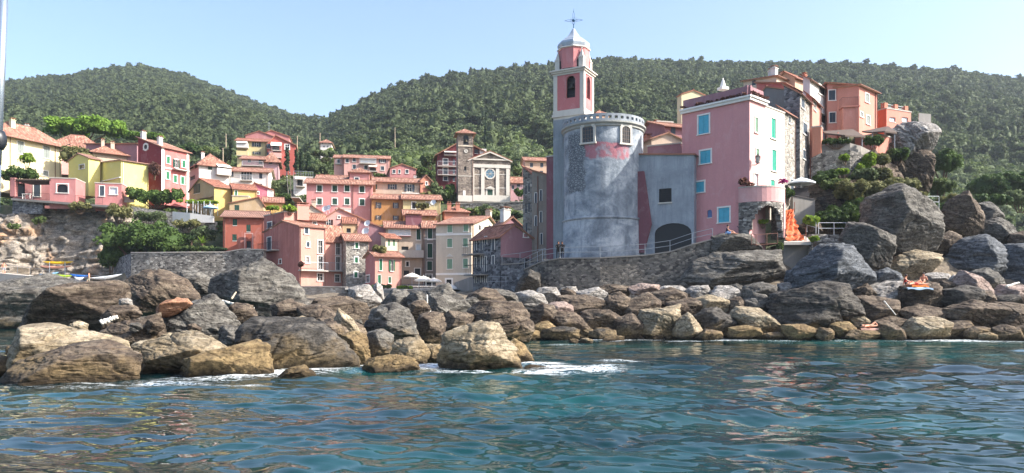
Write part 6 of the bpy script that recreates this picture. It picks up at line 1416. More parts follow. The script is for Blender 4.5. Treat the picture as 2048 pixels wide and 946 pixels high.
for i in range(nm*2):
    t0, t1 = 2*math.pi*i/(nm*2), 2*math.pi*(i+1)/(nm*2); solid = i % 2 == 0
    f = lambda r, t, zz: Vector((tc.x+r*math.cos(t), tc.y+r*math.sin(t), Zb+zz))
    segs = [(zp0, zp1)] if solid else [(zp0, zp0+.22), (zp1-.22, zp1)]
    for a_, b_ in segs:
        mb.add([f(Ro, t0, a_), f(Ro, t1, a_), f(Ro, t1, b_), f(Ro, t0, b_)]); mb.add([f(Ri, t1, a_), f(Ri, t0, a_), f(Ri, t0, b_), f(Ri, t1, b_)])
        mb.add([f(Ro, t0, b_), f(Ro, t1, b_), f(Ri, t1, b_), f(Ri, t0, b_)]); mb.add([f(Ro, t1, a_), f(Ro, t0, a_), f(Ri, t0, a_), f(Ri, t1, a_)])
    if solid:
        for t_ in (t0, t1): mb.add([f(Ri, t_, zp0), f(Ro, t_, zp0), f(Ro, t_, zp1), f(Ri, t_, zp1)])
mb.build('parapet', [MT['p_greyrend']], rt)
mb = MB(); mb.lathe(tc, [(.01, z(243)), (RT, z(243))], 48); mb.build('terrace_floor', [MT['concrete']], rt)
for px, py, w_, h_, g_ in ((1176, 268, 1.15, 1.6, 1), (1251, 270, .95, 1.6, 1)):
    x_ = XX(px, 72.6)-tc.x; a_ = math.atan2(-math.sqrt(RT**2-x_**2), x_); n_ = Vector((math.cos(a_), math.sin(a_), 0)); s_ = Vector((-n_.y, n_.x, 0)); c_ = Vector((tc.x, tc.y, ZZ(py, 72.4)))+n_*(RT-.04)
    mb = MB(); zz = Vector((0, 0, 1)); o_ = n_*.14
    mb.box(c_-s_*(w_/2+.2)-zz*h_/2, s_*.2, zz*(h_), o_); mb.box(c_+s_*(w_/2)-zz*h_/2, s_*.2, zz*(h_), o_); mb.box(c_-s_*(w_/2+.28)-zz*(h_/2+.16), s_*(w_+.56), zz*.16, n_*.2)
    for i in range(8):
        t0, t1 = math.pi*i/8, math.pi*(i+1)/8; e = lambda r, t, q: c_+zz*(h_/2-.3)+s_*(math.cos(t)*r*(w_/2+q))+zz*(math.sin(t)*r*.34*(1 if q == 0 else 1.6))+o_
        top = c_+zz*(h_/2+.28)+o_
        mb.add([e(1, t0, 0), e(1, t1, 0), top+s_*(math.cos(t1)*(w_/2+.2)), top+s_*(math.cos(t0)*(w_/2+.2))])
    wo_ = mb.build('window', [MT['stonetrim']], rt, body)
    mb = MB(); mb.box(c_-s_*(w_/2)-zz*h_/2+n_*.0, s_*w_, zz*(h_+.1), n_*.055); mb.build('pane', [MT['glass']], rt, wo_)
    mb = MB()
    for k_ in range(1, 4): mb.box(c_-s_*(w_/2)-zz*(h_/2-h_*k_/4.2)+n_*.055, s_*w_, zz*.045, n_*.03)
    for k_ in (0, .25, .5, .75, 1): mb.box(c_-s_*(w_/2-(w_-.05)*k_)-zz*h_/2+n_*.056, s_*.05, zz*h_, n_*.035)
    mb.build('sash', [plain('grey_sash', C('#5b4a40'), .7)], rt, wo_)
mb = MB(); mb.tube(Vector((tc.x+RT*.93, tc.y-RT*.42, Zb)), Vector((tc.x+RT*.93, tc.y-RT*.42, Zb+z(330))), .07); mb.build('downpipe', [MT['copper']], rt)
# low tile roof behind the parapet
h = House('church_roof', 'little tiled church roof peeking over the rim of the round tower', 'roof', 1192, 80, 20, 1188, 1218, 227, 236, 'p_peach', extra=.3); h.finish('hip', .45, over=.1)

# ------------------------------------------------------------------ grey house with the arch, between tower and pink house
h = House('house', 'grey rendered house with grated window and wide arch, between round tower and pink house', 'house', 1388, 71.2, 62, 1271, 1400, 310, 505, 'p_greyrend', trim='stonetrim', wb=4, extra=1)
h.win('A', 1330.5, 391, 25, 28, 'x', trimw=.0); h.win('A', 1346, 476, 74, 60, 'x', trimw=0, arch=1.0, sill=False); h.pipe('A', 1274, r=.07)
mb = MB(); u0, z0 = h.pick('A', 1318.5, 405); u1, z1 = h.pick('A', 1342.5, 377); u0, u1 = sorted((u0, u1))
for i in range(6): mb.tube(h.pt('A', u0+(u1-u0)*(i+.5)/6, z0, .05), h.pt('A', u0+(u1-u0)*(i+.5)/6, z1, .05), .02, n=4)
for i in range(6): mb.tube(h.pt('A', u0, z0+(z1-z0)*(i+.5)/6, .07), h.pt('A', u1, z0+(z1-z0)*(i+.5)/6, .07), .02, n=4)
mb.build('window_grate', [MT['iron']], h.root)
mb = MB(); h.slab(mb, 'A', u0-.1, u1+.1, z0-.14, z0-.02, .0, .12); mb.build('window_sill', [MT['stonetrim']], h.root)
mb = MB(); h.slab(mb, 'A', h.wa-.05, h.wa+.1, 0, 1, 0, .1) if False else None
h.finish('shedB', .55, 'tile_old', over=.15)
# buttress in dull wine red beside the tower
mb = MB(); a_, b_, c_ = h.pt('A', h.pick('A', 1284, 400)[0], 0), h.pt('A', h.pick('A', 1302, 400)[0], 0), None
zb_ = ZZ(505, 73); ztp = ZZ(345, 74); zmid = ZZ(430, 74); uu0, uu1 = h.pick('A', 1276, 400)[0], h.pick('A', 1289, 400)[0]; uu2 = h.pick('A', 1304, 400)[0]; uu0, uu1 = max(uu0, uu1), min(uu0, uu1)
p1 = [h.pt('A', uu0, zb_, 0), h.pt('A', uu1, zb_, 0), h.pt('A', uu2, zmid-1.0, 0), h.pt('A', uu1, ztp, 0), h.pt('A', uu0, ztp, 0)]
bu = empty('buttress', p1[0], 'wine red sloping buttress between the round tower and the arch', 'buttress'); mb.prism(p1, h.nA*.35); mb.build('buttress_body', [MT['p_winepink']], bu)
h = House('house', 'low dark parapet block on the roof of the grey arch house', 'house', 1362, 77, 65, 1295, 1372, 287, 309, 'p_mauve', extra=.2, wb=3); h.finish('flat')
h = House('house', 'pink lean-to with orange roof edge and a dark door behind the parapet', 'house', 1330, 82, 20, 1322, 1364, 252, 295, 'p_mauve', wb=5); h.win('B', 1346, 262, 9, 22, 's', trimw=0, sill=False); h.finish('shedA', .7, 'tile', over=.4)
h = House('house', 'small house with twin low tile gables left of the pink house top', 'house', 1303, 81, 15, 1296, 1362, 278, 295, 'p_beige', wb=3.8); h.finish('gB', .7, 'tile', over=.3, chim=((.4, .2, .5, .7, 'p_orange'),))
h = House('house', 'orange chimney block house peeking over the roofs left of the pink house', 'house', 1314, 86, 15, 1310, 1345, 243, 262, 'p_orange', wb=2); h.finish('flat', chim=((.4, .6, .5, .5),))
h = House('house', 'pale yellow house end just visible above the flowered parapet', 'house', 1363, 88, 12, 1360, 1410, 189, 225, 'p_cream', wa=1.2); h.finish('gB', .5, 'tile_old', over=.1)
mb = MB(); p = W(1446, 180, 74); mb.cbox(p, .8, .8, .25, 0, .4); mb.lathe(p, [(.32, .25), (.26, .5), (.12, .95), (.05, 1.0), (.09, 1.1), (.01, 1.2)], 8); kl = mb.build('chimney_pot', [MT['white']], None)
tag(kl, 'white pointed stone pinnacle on the roof of the pink house', 'pinnacle'); 

# ------------------------------------------------------------------ tall pink house with blue shutters
h = House('house', 'tall pink house with four sky blue shuttered windows rising above the sea wall', 'house', 1499, 68, 44, 1364, 1531, 199, 472, 'p_pinklt', 'p_pink', extra=1.2)
for x, y, w, hh in ((1407.5, 249, 21, 37), (1411, 314, 21, 26), (1400.5, 374, 16, 21), (1448, 430, 22, 29)): h.win('A', x, y, w, hh, 'b', trimw=.14)
h.win('A', 1419, 427, 10, 16, 'x', trimw=0, arch=True, sill=False)
for x, y, w, hh in ((1512.5, 250, 6, 30), (1515, 310, 6, 24), (1512, 367, 9, 40)): h.win('B', x, y, w, hh, 'l' if y < 350 else 'w', trimw=.06)
nb_ = MB(); u, z_ = h.pick('A', 1419, 427); h.slab(nb_, 'A', u-.24, u+.24, z_-.36, z_+.36, -.16, -.1); nb_.build('niche_panel', [plain('blue_panel', C('#56709c'), .6)], h.root)
mb = MB()
for f_, w_ in (('A', h.wa), ('B', h.wb)):
    h.slab(mb, f_, -.2 if f_ == 'A' else .0, w_+.05, h.zT-.05, h.zT+.2, .003, .22); h.slab(mb, f_, -.3 if f_ == 'A' else .0, w_+.1, h.zT+.2, h.zT+.36, .003, .36)
mb.build('cornice', [MT['white']], h.root)
mb = MB(); h.slab(mb, 'A', 0, h.wa, h.zT+.36, h.zT+1.35, -.45, -.2); h.slab(mb, 'B', 0, h.wb, h.zT+.36, h.zT+1.35, -.45, -.2); mb.build('roof_parapet', [MT['p_mauve']], h.root)
h.vband('A', 1389, .35, .12, 'p_pink', 400, 470, 'wall_step')
h.finish('flat'); ph = h
crown('planter_greenery', [(h.pt('A', u_, h.zT+.45, .05), (.45, .35, .28)) for u_ in np.arange(.2, h.wa, .55)]+[(h.pt('B', u_, h.zT+.5, .05), (.5, .4, .35)) for u_ in np.arange(.2, h.wb, .6)], 2600, .07, MT['f_red'], 41, h.root, core=False, sub=5)
lm = MB(); u, z_ = h.pick('B', 1504, 330); base = h.pt('B', u, z_, .02); lp = base+h.nB*.55+Vector((0, 0, .35)); lr = empty('wall_lantern', base, 'old black iron lantern on the corner of the tall pink house', 'lantern')
lm.path([base, base+h.nB*.3+Vector((0, 0, -.05)), lp+Vector((0, 0, -.3))], .03); lm.lathe(lp, [(.08, -.3), (.15, -.28), (.02, -.25)], 6); lm.lathe(lp, [(.27, .3), (.18, .42), (.06, .5), (.02, .62)], 6)
for i in range(6):
    t = math.pi/3*i; lm.tube(lp+Vector((.14*math.cos(t), .14*math.sin(t), -.28)), lp+Vector((.24*math.cos(t), .24*math.sin(t), .3)), .015, n=4)
lm.build('bracket', [MT['iron']], lr); lm = MB(); lm.lathe(lp, [(.12, -.27), (.22, .29)], 6); lm.build('glass', [plain('milky_glass', C('#b9b4ac'), .3)], lr)
# dark graffiti squiggle low on the pink wall
gm = MB(); pts = []
for i, (x, y) in enumerate([(1476, 452), (1482, 458), (1480, 452), (1487, 456), (1486, 461), (1490, 452), (1492, 459), (1497, 450), (1495, 458), (1500, 454), (1497, 461)]):
    u, z_ = h.pick('A', x-2, y); pts.append(h.pt('A', u, z_, .01))
gm.path(pts, .03, 4); gm.build('graffiti', [plain('blue_black_paint', C('#27304f'), .6)], h.root)

# vaulted stone porch with curved pink balcony
vp = empty('porch', W(1530, 470, 70), 'curved pink balcony on a stone vault at the right foot of the tall pink house', 'porch')
pc_ = Vector((XX(1512, 70), 70, 0)); Rv = 2.55
def arcw(mb, r, z0, z1, a0_, a1_, n=18, arch=None, thick=.3):
    for i in range(n):
        t0, t1 = a0_+(a1_-a0_)*i/n, a0_+(a1_-a0_)*(i+1)/n; tm_ = (t0+t1)/2; zz0 = z0
        if arch:
            s_ = (tm_-arch[0])/(arch[1]-arch[0])
            if 0 < s_ < 1: zz0 = max(z0, arch[2]+(arch[3]-arch[2])*math.sqrt(max(0, 1-(2*s_-1)**2)))
        f = lambda rr, t, zz: Vector((pc_.x+rr*math.cos(t), pc_.y+rr*math.sin(t), zz))
        mb.add([f(r, t0, zz0), f(r, t1, zz0), f(r, t1, z1), f(r, t0, z1)]); mb.add([f(r-thick, t1, zz0), f(r-thick, t0, zz0), f(r-thick, t0, z1), f(r-thick, t1, z1)])
        mb.add([f(r, t0, z1), f(r, t1, z1), f(r-thick, t1, z1), f(r-thick, t0, z1)]); mb.add([f(r, t1, zz0), f(r, t0, zz0), f(r-thick, t0, zz0), f(r-thick, t1, zz0)])
        mb.add([f(r, t0, zz0), f(r, t0, z1), f(r-thick, t0, z1), f(r-thick, t0, zz0)]); mb.add([f(r, t1, z1), f(r, t1, zz0), f(r-thick, t1, zz0), f(r-thick, t1, z1)])
zv = lambda y: ZZ(y, 70)
mb = MB(); arcw(mb, Rv, zv(410), zv(382), R(215), R(390)); mb.build('balcony_parapet', [MT['p_pinklt']], vp)
mb = MB(); arcw(mb, Rv-.02, zv(478), zv(410), R(215), R(390), 30, (R(240), R(318), zv(478), zv(418)), .5); mb.build('vault', [MT['stone_grey']], vp)
mb = MB(); mb.lathe(pc_+Vector((0, 0, zv(409))), [(.01, 0), (Rv-.1, 0)], 24, a0=R(200), a1=R(400)); mb.build('balcony_floor', [MT['concrete']], vp)
mb = MB(); arcw(mb, Rv+.03, zv(382), zv(379.5), R(215), R(390), 18, None, .38); mb.build('balcony_coping', [MT['concrete_pale']], vp)
mb = MB(); arcw(mb, Rv+.04, zv(478), zv(410), R(322), R(350), 6, None, .3); mb.build('pink_pier', [MT['p_pinklt']], vp)
crown('climbing_plant', [(pc_+Vector((Rv*math.cos(R(228)), Rv*math.sin(R(228)), zv(372))), (.5, .4, .5)), (pc_+Vector((Rv*math.cos(R(240)), Rv*math.sin(R(240)), zv(376))), (.5, .4, .3))], 500, .08, MT['f_red'], 43, vp, core=False)
crown('magenta_flowers', [(pc_+Vector((Rv*math.cos(R(318)), Rv*math.sin(R(318)), zv(369))), (.45, .4, .35))], 260, .07, foliage_mat('magenta_petals', (.25, .02, .12), (.55, .06, .3)), 44, vp, core=False)

# ------------------------------------------------------------------ upper town on the headland
h = House('house', 'off white house with tall teal shutters joined behind the pink house', 'house', 1530.5, 70.7, 44, 1520, 1569, 212, 385, 'p_offwhite')
for x, y, w, hh in ((1546.5, 257, 9, 40), (1548, 321, 9, 42), (1545, 369, 8, 18)): h.win('B', x, y, w, hh, 't', trimw=.12)
h.finish('flat')
h = House('house', 'stone house strip squeezed between the teal shuttered house and the stone tower house', 'house', 1568, 76.5, 50, 1556, 1590, 222, 398, 'stone_house', 'p_greymid'); h.win('B', 1579, 240, 4, 14, 's', trimw=.06); h.win('B', 1584, 372, 6, 26, 's', trimw=.08); h.finish('shedB', .5, 'tile_old', over=.2)
h = House('tower_house', 'tall grey stone tower house with a shaded left side and three small windows', 'house', 1600, 79, 56, 1568, 1624, 187, 402, 'stone_house', 'stone_dark')  # darker stone on the left face carries its shade in the colour
for x, y, w, hh in ((1605.5, 207, 6.5, 20), (1610, 258, 8.5, 23), (1608, 309, 5, 18), (1616, 360, 4, 20)): h.win('B', x, y, w, hh, 's', trimw=.08)
h.pipe('B', 1622); h.finish('shedB', 1.1, 'tile_old', over=.25)
h = House('house', 'long grey rendered gable wall behind the stone tower house top', 'house', 1590, 82, 50, 1514, 1625, 182, 230, 'p_greymid', wb=4); h.finish('gA', 1.0, 'tile_old', over=.15, ridge_at=.75)
h = House('house', 'narrow salmon house with one grey shuttered window right of the stone tower house', 'house', 1624.5, 82.5, 56, 1612, 1641.5, 196, 318, 'p_salmon'); h.win('B', 1629.5, 212, 5, 18, 'r', trimw=.06); h.pipe('B', 1639); h.finish('shedB', .6, 'tile_old', over=.25)
h = House('house', 'coral red attic house with dark eaves at the top of the headland', 'house', 1568, 87, 48, 1513, 1641, 167, 200, 'p_coral', wb=5); h.finish('shedB', .7, 'tile_old', over=.25)
h = House('house', 'white house with two dark windows at the top of the headland', 'house', 1620, 88, 50, 1606, 1656, 159, 260, 'p_white'); h.win('B', 1643, 181, 12, 18, 'x', trimw=.1); h.win('B', 1646.5, 238, 12, 19, 'x', trimw=.1); h.finish('shedB', .5, 'tile_old', over=.3)
h = House('house', 'peach house with yellow gable at the summit of the headland', 'house', 1590, 92, 40, 1550, 1650, 155, 190, 'p_peach'); h.finish('gA', .9, 'tile_old', over=.3, chim=((.8, .1, .6, .6), (.3, .5, .6, .5, 'p_orange')))
h = House('house', 'cream house with long red roof edge at the far left of the summit', 'house', 1553, 91, 44, 1487, 1600, 153, 195, 'p_palecream', wb=5); h.win('A', 1508, 166, 7, 10, 's', trimw=0, sill=False); h.finish('shedB', .3, 'tile', over=.3, chim=((.0+.12, .1, 1.1, .7, 'p_white'), (.25, .15, .9, .6, 'p_white')))
h = House('house', 'large salmon house with a terrace door and two dark windows above the left reed canopy', 'house', 1718, 90.5, 80, 1655, 1754, 172, 262, 'p_salmon', wb=5)
for x, y, w, hh in ((1664, 190.5, 13, 20), (1665, 235, 12, 20)): h.win('A', x, y, w, hh, 's', trimw=.08)
h.win('A', 1700.5, 203, 8, 26, 's', trimw=0, sill=False)
h.balcony('A', 1677, 1713, 218, 1.6, 1.0, railmat='copper', slabmat='p_salmon')
mb = MB(); ua, ub = sorted((h.pick('A', 1680, 230)[0], h.pick('A', 1712, 230)[0])); h.slab(mb, 'A', ua, ub, h.zB+1, h.pick('A', 1700, 220)[1], .005, 1.4); mb.build('lower_block', [MT['p_salmon']], h.root)
h.finish('shedB', .45, 'tile_old', over=.35)
h = House('house', 'right wing of the large salmon house with three small shuttered windows', 'house', 1718, 89, 42, 1705, 1754, 171, 262, 'p_salmon', wa=4)
for x, y, w, hh in ((1734, 196, 7.5, 17), (1736, 240, 7, 17), (1723, 229, 5, 9)): h.win('B', x, y, w, hh, 'r', trimw=.1)
h.pipe('B', 1750); h.finish('shedB', .45, 'tile_old', over=.35)
h = House('house', 'low bright orange house with flat dark roof on the overhanging rock', 'house', 1773, 93, 25, 1752, 1822, 217, 252, 'p_salmon', 'p_vorange')
for x in (1785, 1810): h.win('B', x, 239, 12, 9, 'w', trimw=0, cross=False, sill=False)
mb = MB()
for b_ in (.08, .5, .92):
    p = h.M+h.uB*h.wb*b_+h.uA*.6; mb.cbox((p.x, p.y, h.zT+.1), .55, .55, .75, 0, .4)
mb.build('roof_piers', [MT['p_orange']], h.root)
mb = MB()
for zz in (.45, .75): mb.tube(h.M+h.uA*.6+Vector((0, 0, h.zT+zz)), h.M+h.uB*h.wb+h.uA*.6+Vector((0, 0, h.zT+zz)), .03)
mb.build('roof_rail', [MT['whitemetal']], h.root); h.finish('flat')
h = House('house', 'salmon corner wall strip beside the left reed canopy', 'house', 1642, 80.5, 62, 1624, 1650, 253, 318, 'p_orange', wb=1.6); h.finish('flat')
h = House('house', 'salmon terrace wall under the right reed canopy', 'house', 1752, 84, 35, 1744, 1789, 268, 300, 'p_salmon', wa=2.5, extra=1); h.finish('flat')
def canopy(label, pts, drop, posts):
    r = empty('canopy', W(*pts[0]), label, 'canopy'); mb = MB(); P4 = [W(*p) for p in pts]; mb.prism(P4, Vector((0, 0, -.16))); mb.build('reed_roof', [MT['bamboo']], r); mb = MB()
    for px, py, D in posts: p = W(px, py, D); mb = MB(); mb.tube(p, p-Vector((0, 0, drop)), .06); mb.build('post', [MT['metal']], r)
canopy('left reed canopy roof over a terrace below the large salmon house', [(1645, 262, 86), (1705, 258, 88), (1731, 272, 83), (1690, 270, 81), (1650, 266, 82)], 1.7, [(1696, 270, 81.5), (1655, 266, 82.3), (1724, 271, 83.2)])
canopy('right reed canopy roof over the salmon terrace wall', [(1724, 262, 87), (1777, 252, 88), (1794, 265, 84), (1770, 262, 83), (1740, 264, 84)], 1.8, [(1745, 263, 84), (1789, 265, 84)])
mb = MB(); c_ = W(1676, 285, 82.5); mb.cbox(c_, .5, .5, .4); mb.lathe(c_+Vector((0, 0, .4)), [(.2, 0), (.1, .35), (.08, .7)], 8); o = mb.build('barbecue', [MT['p_salmon']]); tag(o, 'small salmon barbecue chimney under the left reed canopy', 'barbecue')
wall_strip('retaining_wall', 'dark rubble stone wall of the headland, below the left reed canopy', 'wall', [(1622, 81, 316), (1650, 80, 302), (1700, 79.5, 300), (1730, 80, 310)], ZZ(400, 80)-2, 'stone_grey', 1.5, None)
wall_strip('retaining_wall', 'pale concrete terrace wall curving under the left reed canopy', 'wall', [(1640, 81.4, 291), (1700, 81, 286), (1722, 82, 292), (1738, 84, 300), (1760, 85.5, 302)], ZZ(345, 82)-3, 'concrete', .4, None)
wall_strip('retaining_wall', 'rubble wall below the orange house, left of the overhanging rock', 'wall', [(1788, 87.5, 258), (1812, 88, 247), (1845, 88.5, 245)], ZZ(300, 88)-6, 'stone_grey', 1.5, None)
mb = MB(); a_, b_ = W(1838, 246, 87), W(1862, 248, 87); mb.box(a_, b_-a_, Vector((0, .12, 0)), Vector((0, 0, 1.15))); o = mb.build('parapet', [MT['concrete_pale']]); tag(o, 'short pale parapet on the tip of the overhanging rock', 'parapet')
cliff_sheet('headland_cliff', [1640, 1680, 1730, 1780, 1830, 1860], [372, 345, 318, 300, 330, 385], [470, 474, 478, 474, 460, 440], [76, 76, 77, 79, 81, 82], 4.0, 51, MT['r_brown'], amp=.5, step=2)
MT['canvas_pale'] = plain('pale_striped_canvas', C('#cfd6dc'), .8)
# ------------------------------------------------------------------ sea wall, promenade, steps
wall_strip('sea_wall', 'long rubble stone sea wall curving under the round tower', 'wall', [(1034, 77.5, 548), (1060, 74, 535), (1085, 72, 524), (1120, 70.6, 518), (1200, 69.5, 517), (1290, 69, 512), (1340, 68.6, 505), (1385, 68.2, 490), (1425, 68, 480)], .2, 'stone_wall', 1.0, 'concrete')
PR = [(1040, 76, 545), (1085, 72.6, 522), (1120, 71.2, 517), (1200, 70, 516), (1290, 69.5, 511), (1340, 69.2, 504), (1385, 68.8, 489), (1440, 69, 476), (1520, 69, 486), (1570, 69, 486)]
mb = MB(); A_ = [W(px, y, D) for px, D, y in PR]
for a, b in zip(A_[:-1], A_[1:]):
    mb.add([a, b, b+Vector((0, 9, .15)), a+Vector((0, 9, .15))])
tag(mb.build('promenade', [MT['concrete']]), kind='structure')
RL = [W(px, y, D+.35) for px, D, y in [(1085, 72, 522), (1120, 70.6, 517), (1200, 69.5, 516), (1290, 69, 511), (1340, 68.6, 504), (1385, 68.2, 489), (1425, 68, 480)]]
railing('grey metal railing along the promenade under the round tower', RL, 1.05, 3.0)
railing('lower metal railing descending left from the promenade to the dark stone house', [W(1090, 517, 72.3), W(1060, 531, 74), W(1038, 541, 76.5)], 1.0, 1.2)
railing('thin railing in front of the rose gable wall', [W(1085, 516, 74.5), W(1040, 524, 75.6), W(1004, 528, 76.3)], .9, 2.2, rails=(1.,))
railing('metal railing on the ledge at the foot of the dark stone house', [W(976, 572, 76), W(1012, 572, 75.5), W(1026, 572, 76.5)], .95, 1.3, rails=(1., .5))
railing('rusty railing in front of the stone vault porch', [W(1503, 490, 67), W(1512, 492, 66.6), W(1555, 489, 66.8)], 1.0, 1.3, rails=(1., .1), mat='copper')
wall_strip('retaining_wall', 'brown ledge wall between the dark stone house and the promenade', 'wall', [(1002, 77, 530), (1040, 75.8, 528), (1088, 73.8, 520)], ZZ(590, 77), 'stone_dark', 3.0, 'concrete')
# step platform, block, net, stairs at the right of the porch
def solid(name, label, cat, mat, c0, w, d, z0, z1, ang=0, group=None):
    mb = MB(); mb.cbox((c0[0], c0[1], z0), w, d, z1-z0, 0, ang); o = mb.build(name, [MT[mat]]); tag(o, label, cat, group); return o
c_ = W(1592, 486, 68.5); solid('concrete_block', 'big streaked concrete block below the orange netting', 'block', 'concrete', (c_.x, c_.y+1.5), 2.5, 3.0, 3.2, ZZ(486, 67.2), .05)
mb = MB(); p0, p1 = W(1568, 484, 67.4), W(1622, 484, 67.4); top = [W(1572, 472, 71.2), W(1612, 472, 71.2)]
mb.add([p0, p1, top[1], top[0]]); mb.add([p0-Vector((0, 0, .25)), p1-Vector((0, 0, .25)), p1, p0]); tag(mb.build('path', [MT['concrete_pale']]), kind='structure')
net_m, nt, b, out_ = newmat('orange_net'); b.inputs['Base Color'].default_value = (*C('#c9602c'), 1); b.inputs['Roughness'].default_value = .7; v = coords(nt)
tr = N(nt, "ShaderNodeBsdfTransparent"); ms = N(nt, "ShaderNodeMixShader"); vo = N(nt, "ShaderNodeTexVoronoi", feature='DISTANCE_TO_EDGE'); vo.inputs['Scale'].default_value = 9; nt.links.new(v, vo.inputs['Vector'])
nt.links.new(ramp(nt, vo.outputs['Distance'], [(0, g3(1)), (.34, g3(1)), (.38, g3(0))]), ms.inputs[0]); nt.links.new(tr.outputs[0], ms.inputs[1]); nt.links.new(b.outputs[0], ms.inputs[2]); nt.links.new(ms.outputs[0], out_.inputs[0]); MT['net'] = net_m
A_ = []; 
NR, NC = 16, 10
for j in range(NR+1):
    t = j/NR; xl = 1569+t*4; xr = 1586+t**1.6*24; y = 419+t*62; D = 72.5-t*4.6
    for i in range(NC+1): s_ = i/NC; p = W(xl+(xr-xl)*s_, y, D); A_.append((p.x+.05*math.sin(j*1.9+i), p.y+.2*math.sin(i*1.7+j*.9)+.2*math.sin(j*2.3+i*.4), p.z+.09*math.sin(i*2.1+j*1.3)))
V = np.array(A_); i = (np.arange(NR)[:, None]*(NC+1)+np.arange(NC)[None, :]).ravel()
o = np_mesh('safety_net', V, np.stack([i, i+1, i+NC+2, i+NC+1], 1), [MT['net']], smooth=True); link(o); tag(o, 'orange plastic safety net hung over the closed steps right of the pink house', 'safety net')
mb = MB()
for px, D, yb, h_ in ((1570, 68, 484, 1.2), (1612, 68, 484, 1.3), (1589, 72.3, 425, 1.0)): p = W(px, yb, D); mb.tube(p, p+Vector((0, 0, h_)), .035)
p_, q_ = W(1570, 470, 67.9), W(1613, 470, 67.9); mb.tube(p_, q_, .03); tag(mb.build('net_frame', [MT['copper']]), 'rusty posts and bar holding the orange net', 'frame')
mb = MB()
for k in range(9):
    p0, p1 = W(1624-k*.3, 497-k*3.6, 66.8+k*.42), W(1690-k*1.5, 497-k*3.6, 67.2+k*.42)
    mb.box(p0-Vector((0, 0, .9)), p1-p0, Vector((0, .9, 0)), Vector((0, 0, .9)))
mb.build('steps', [MT['stone_grey']]); o = bpy.context.scene.objects['steps']; tag(o, 'flight of stone steps behind the big blue grey boulder', 'steps')
railing('white metal railing at the top of the stone steps', [W(1637, 470, 70.5), W(1668, 470, 70.5), W(1692, 470, 70.2), W(1712, 476, 69)], 1.15, 1.4, mat='whitemetal')
railing('white railing beside the orange net', [W(1614, 464, 71.5), W(1632, 469, 70.8)], 1.2, .9, mat='whitemetal')
railing('white railing on the knoll right of the dry bushes', [W(1850, 418, 82), W(1878, 418, 82.5)], 1.4, 1.5, rails=(1., .55), mat='whitemetal')
wall_strip('retaining_wall', 'grey concrete terrace wall under the white beach parasol', 'wall', [(1586, 75.5, 392), (1630, 76, 400)], ZZ(430, 75.5)-2, 'concrete', .4, 'slate')
# ------------------------------------------------------------------ garden wall on the left, other low walls
wall_strip('garden_wall', 'long rubble stone garden wall below the big dark tree', 'wall', [(262, 101, 506), (300, 100.5, 506), (380, 100, 505), (450, 100, 505), (485, 99.6, 499), (527, 99, 500)], 3.5, 'stone_grey', .7, 'concrete_pale')
wall_strip('garden_wall_end', 'shaded return of the stone garden wall beside the cove', 'wall', [(228, 107, 520), (262, 101.2, 506)], 3.5, 'stone_dark', .6, None)
wall_strip('quay_wall', 'pale block stone base below the salmon houses', 'wall', [(597, 94.5, 574), (640, 94, 574), (694, 93.6, 575)], 2.6, 'stone_pale', 1.6, 'concrete_pale')
wall_strip('quay_wall', 'low grey quay wall below the small salmon house terrace', 'wall', [(735, 88, 581), (808, 87, 580), (860, 88, 582)], 2.6, 'concrete', 1.4, 'concrete_pale')
mb = MB(); mb.add([W(690, 579, 88.5), W(960, 579, 88.5), W(960, 567, 108), W(690, 567, 108)]); tag(mb.build('harbour_square', [MT['concrete']]), kind='structure')
wall_strip('ramp_wall', 'shaded grey ramp wall left of the dark stone house', 'wall', [(907, 92, 566), (946, 83, 552)], 2.6, 'concrete', 1.0, None)
wall_strip('terrace_wall', 'white rendered terrace wall under the pergola', 'wall', [(345, 114, 423), (380, 113.4, 426), (427, 113.4, 432)], ZZ(446, 114), 'p_white', .4, None)
wall_strip('retaining_wall', 'old stone wall under the white terrace wall', 'wall', [(258, 115, 412), (340, 114.6, 424), (430, 114, 443)], ZZ(480, 114), 'stone_house', .8, None)
wall_strip('fence_wall', 'grey slatted parapet right of the pink terrace house', 'wall', [(222, 116, 391), (268, 116.5, 394)], ZZ(404, 116), 'concrete_pale', .25, None)
# ------------------------------------------------------------------ pink terrace house with pergola
h = House('terrace_house', 'low pink terrace house with arched window and reed pergola on the left cliff', 'house', 190, 114, 6, 98, 243, 366, 402, 'p_coral' if False else 'p_rose', extra=1.5, wb=None)
h.win('B', 204, 382, 9, 20, 's', trimw=.1); h.win('B', 227, 382, 15, 14, 'w', trimw=.1, cross=False); h.finish('flat')
h2_ = House('terrace_house_wing', 'pink block with a wide arched window in the middle of the terrace house', 'house', 99, 112.6, 4, 92, 151, 356, 397, 'p_rose', extra=1.5, wa=4)
h2_.win('B', 125, 377, 22, 17, 'x', arch=.5, trimw=.14); h2_.finish('flat')
h3_ = House('terrace_house_porch', 'shaded pink porch wall with a door behind the pergola', 'house', 26, 117.5, 5, 20, 99, 362, 396, 'p_rose', extra=1.5, wa=3); h3_.win('B', 74, 381, 13, 24, 's', trimw=.12); h3_.win('B', 42, 380, 16, 26, 'x', trimw=0); h3_.finish('flat')
pg = empty('pergola', W(25, 393, 113), 'reed pergola with a climbing bush on the pink terrace house', 'pergola'); mb = MB()
mb.cbox(W(28, 393, 113), .7, .7, ZZ(356, 113)-ZZ(393, 113)); mb.build('pier', [MT['p_rose']], pg); mb = MB(); a_, b_ = W(24, 361, 112.8), W(101, 362, 112.6); mb.box(a_, b_-a_, Vector((0, 4.5, .1)), Vector((0, 0, .14))); 
for k in range(14): p = a_.lerp(b_, k/13); mb.box(p+Vector((0, -.35, .15)), Vector((.09, 0, 0)), Vector((0, 5.2, .1)), Vector((0, 0, .1)))
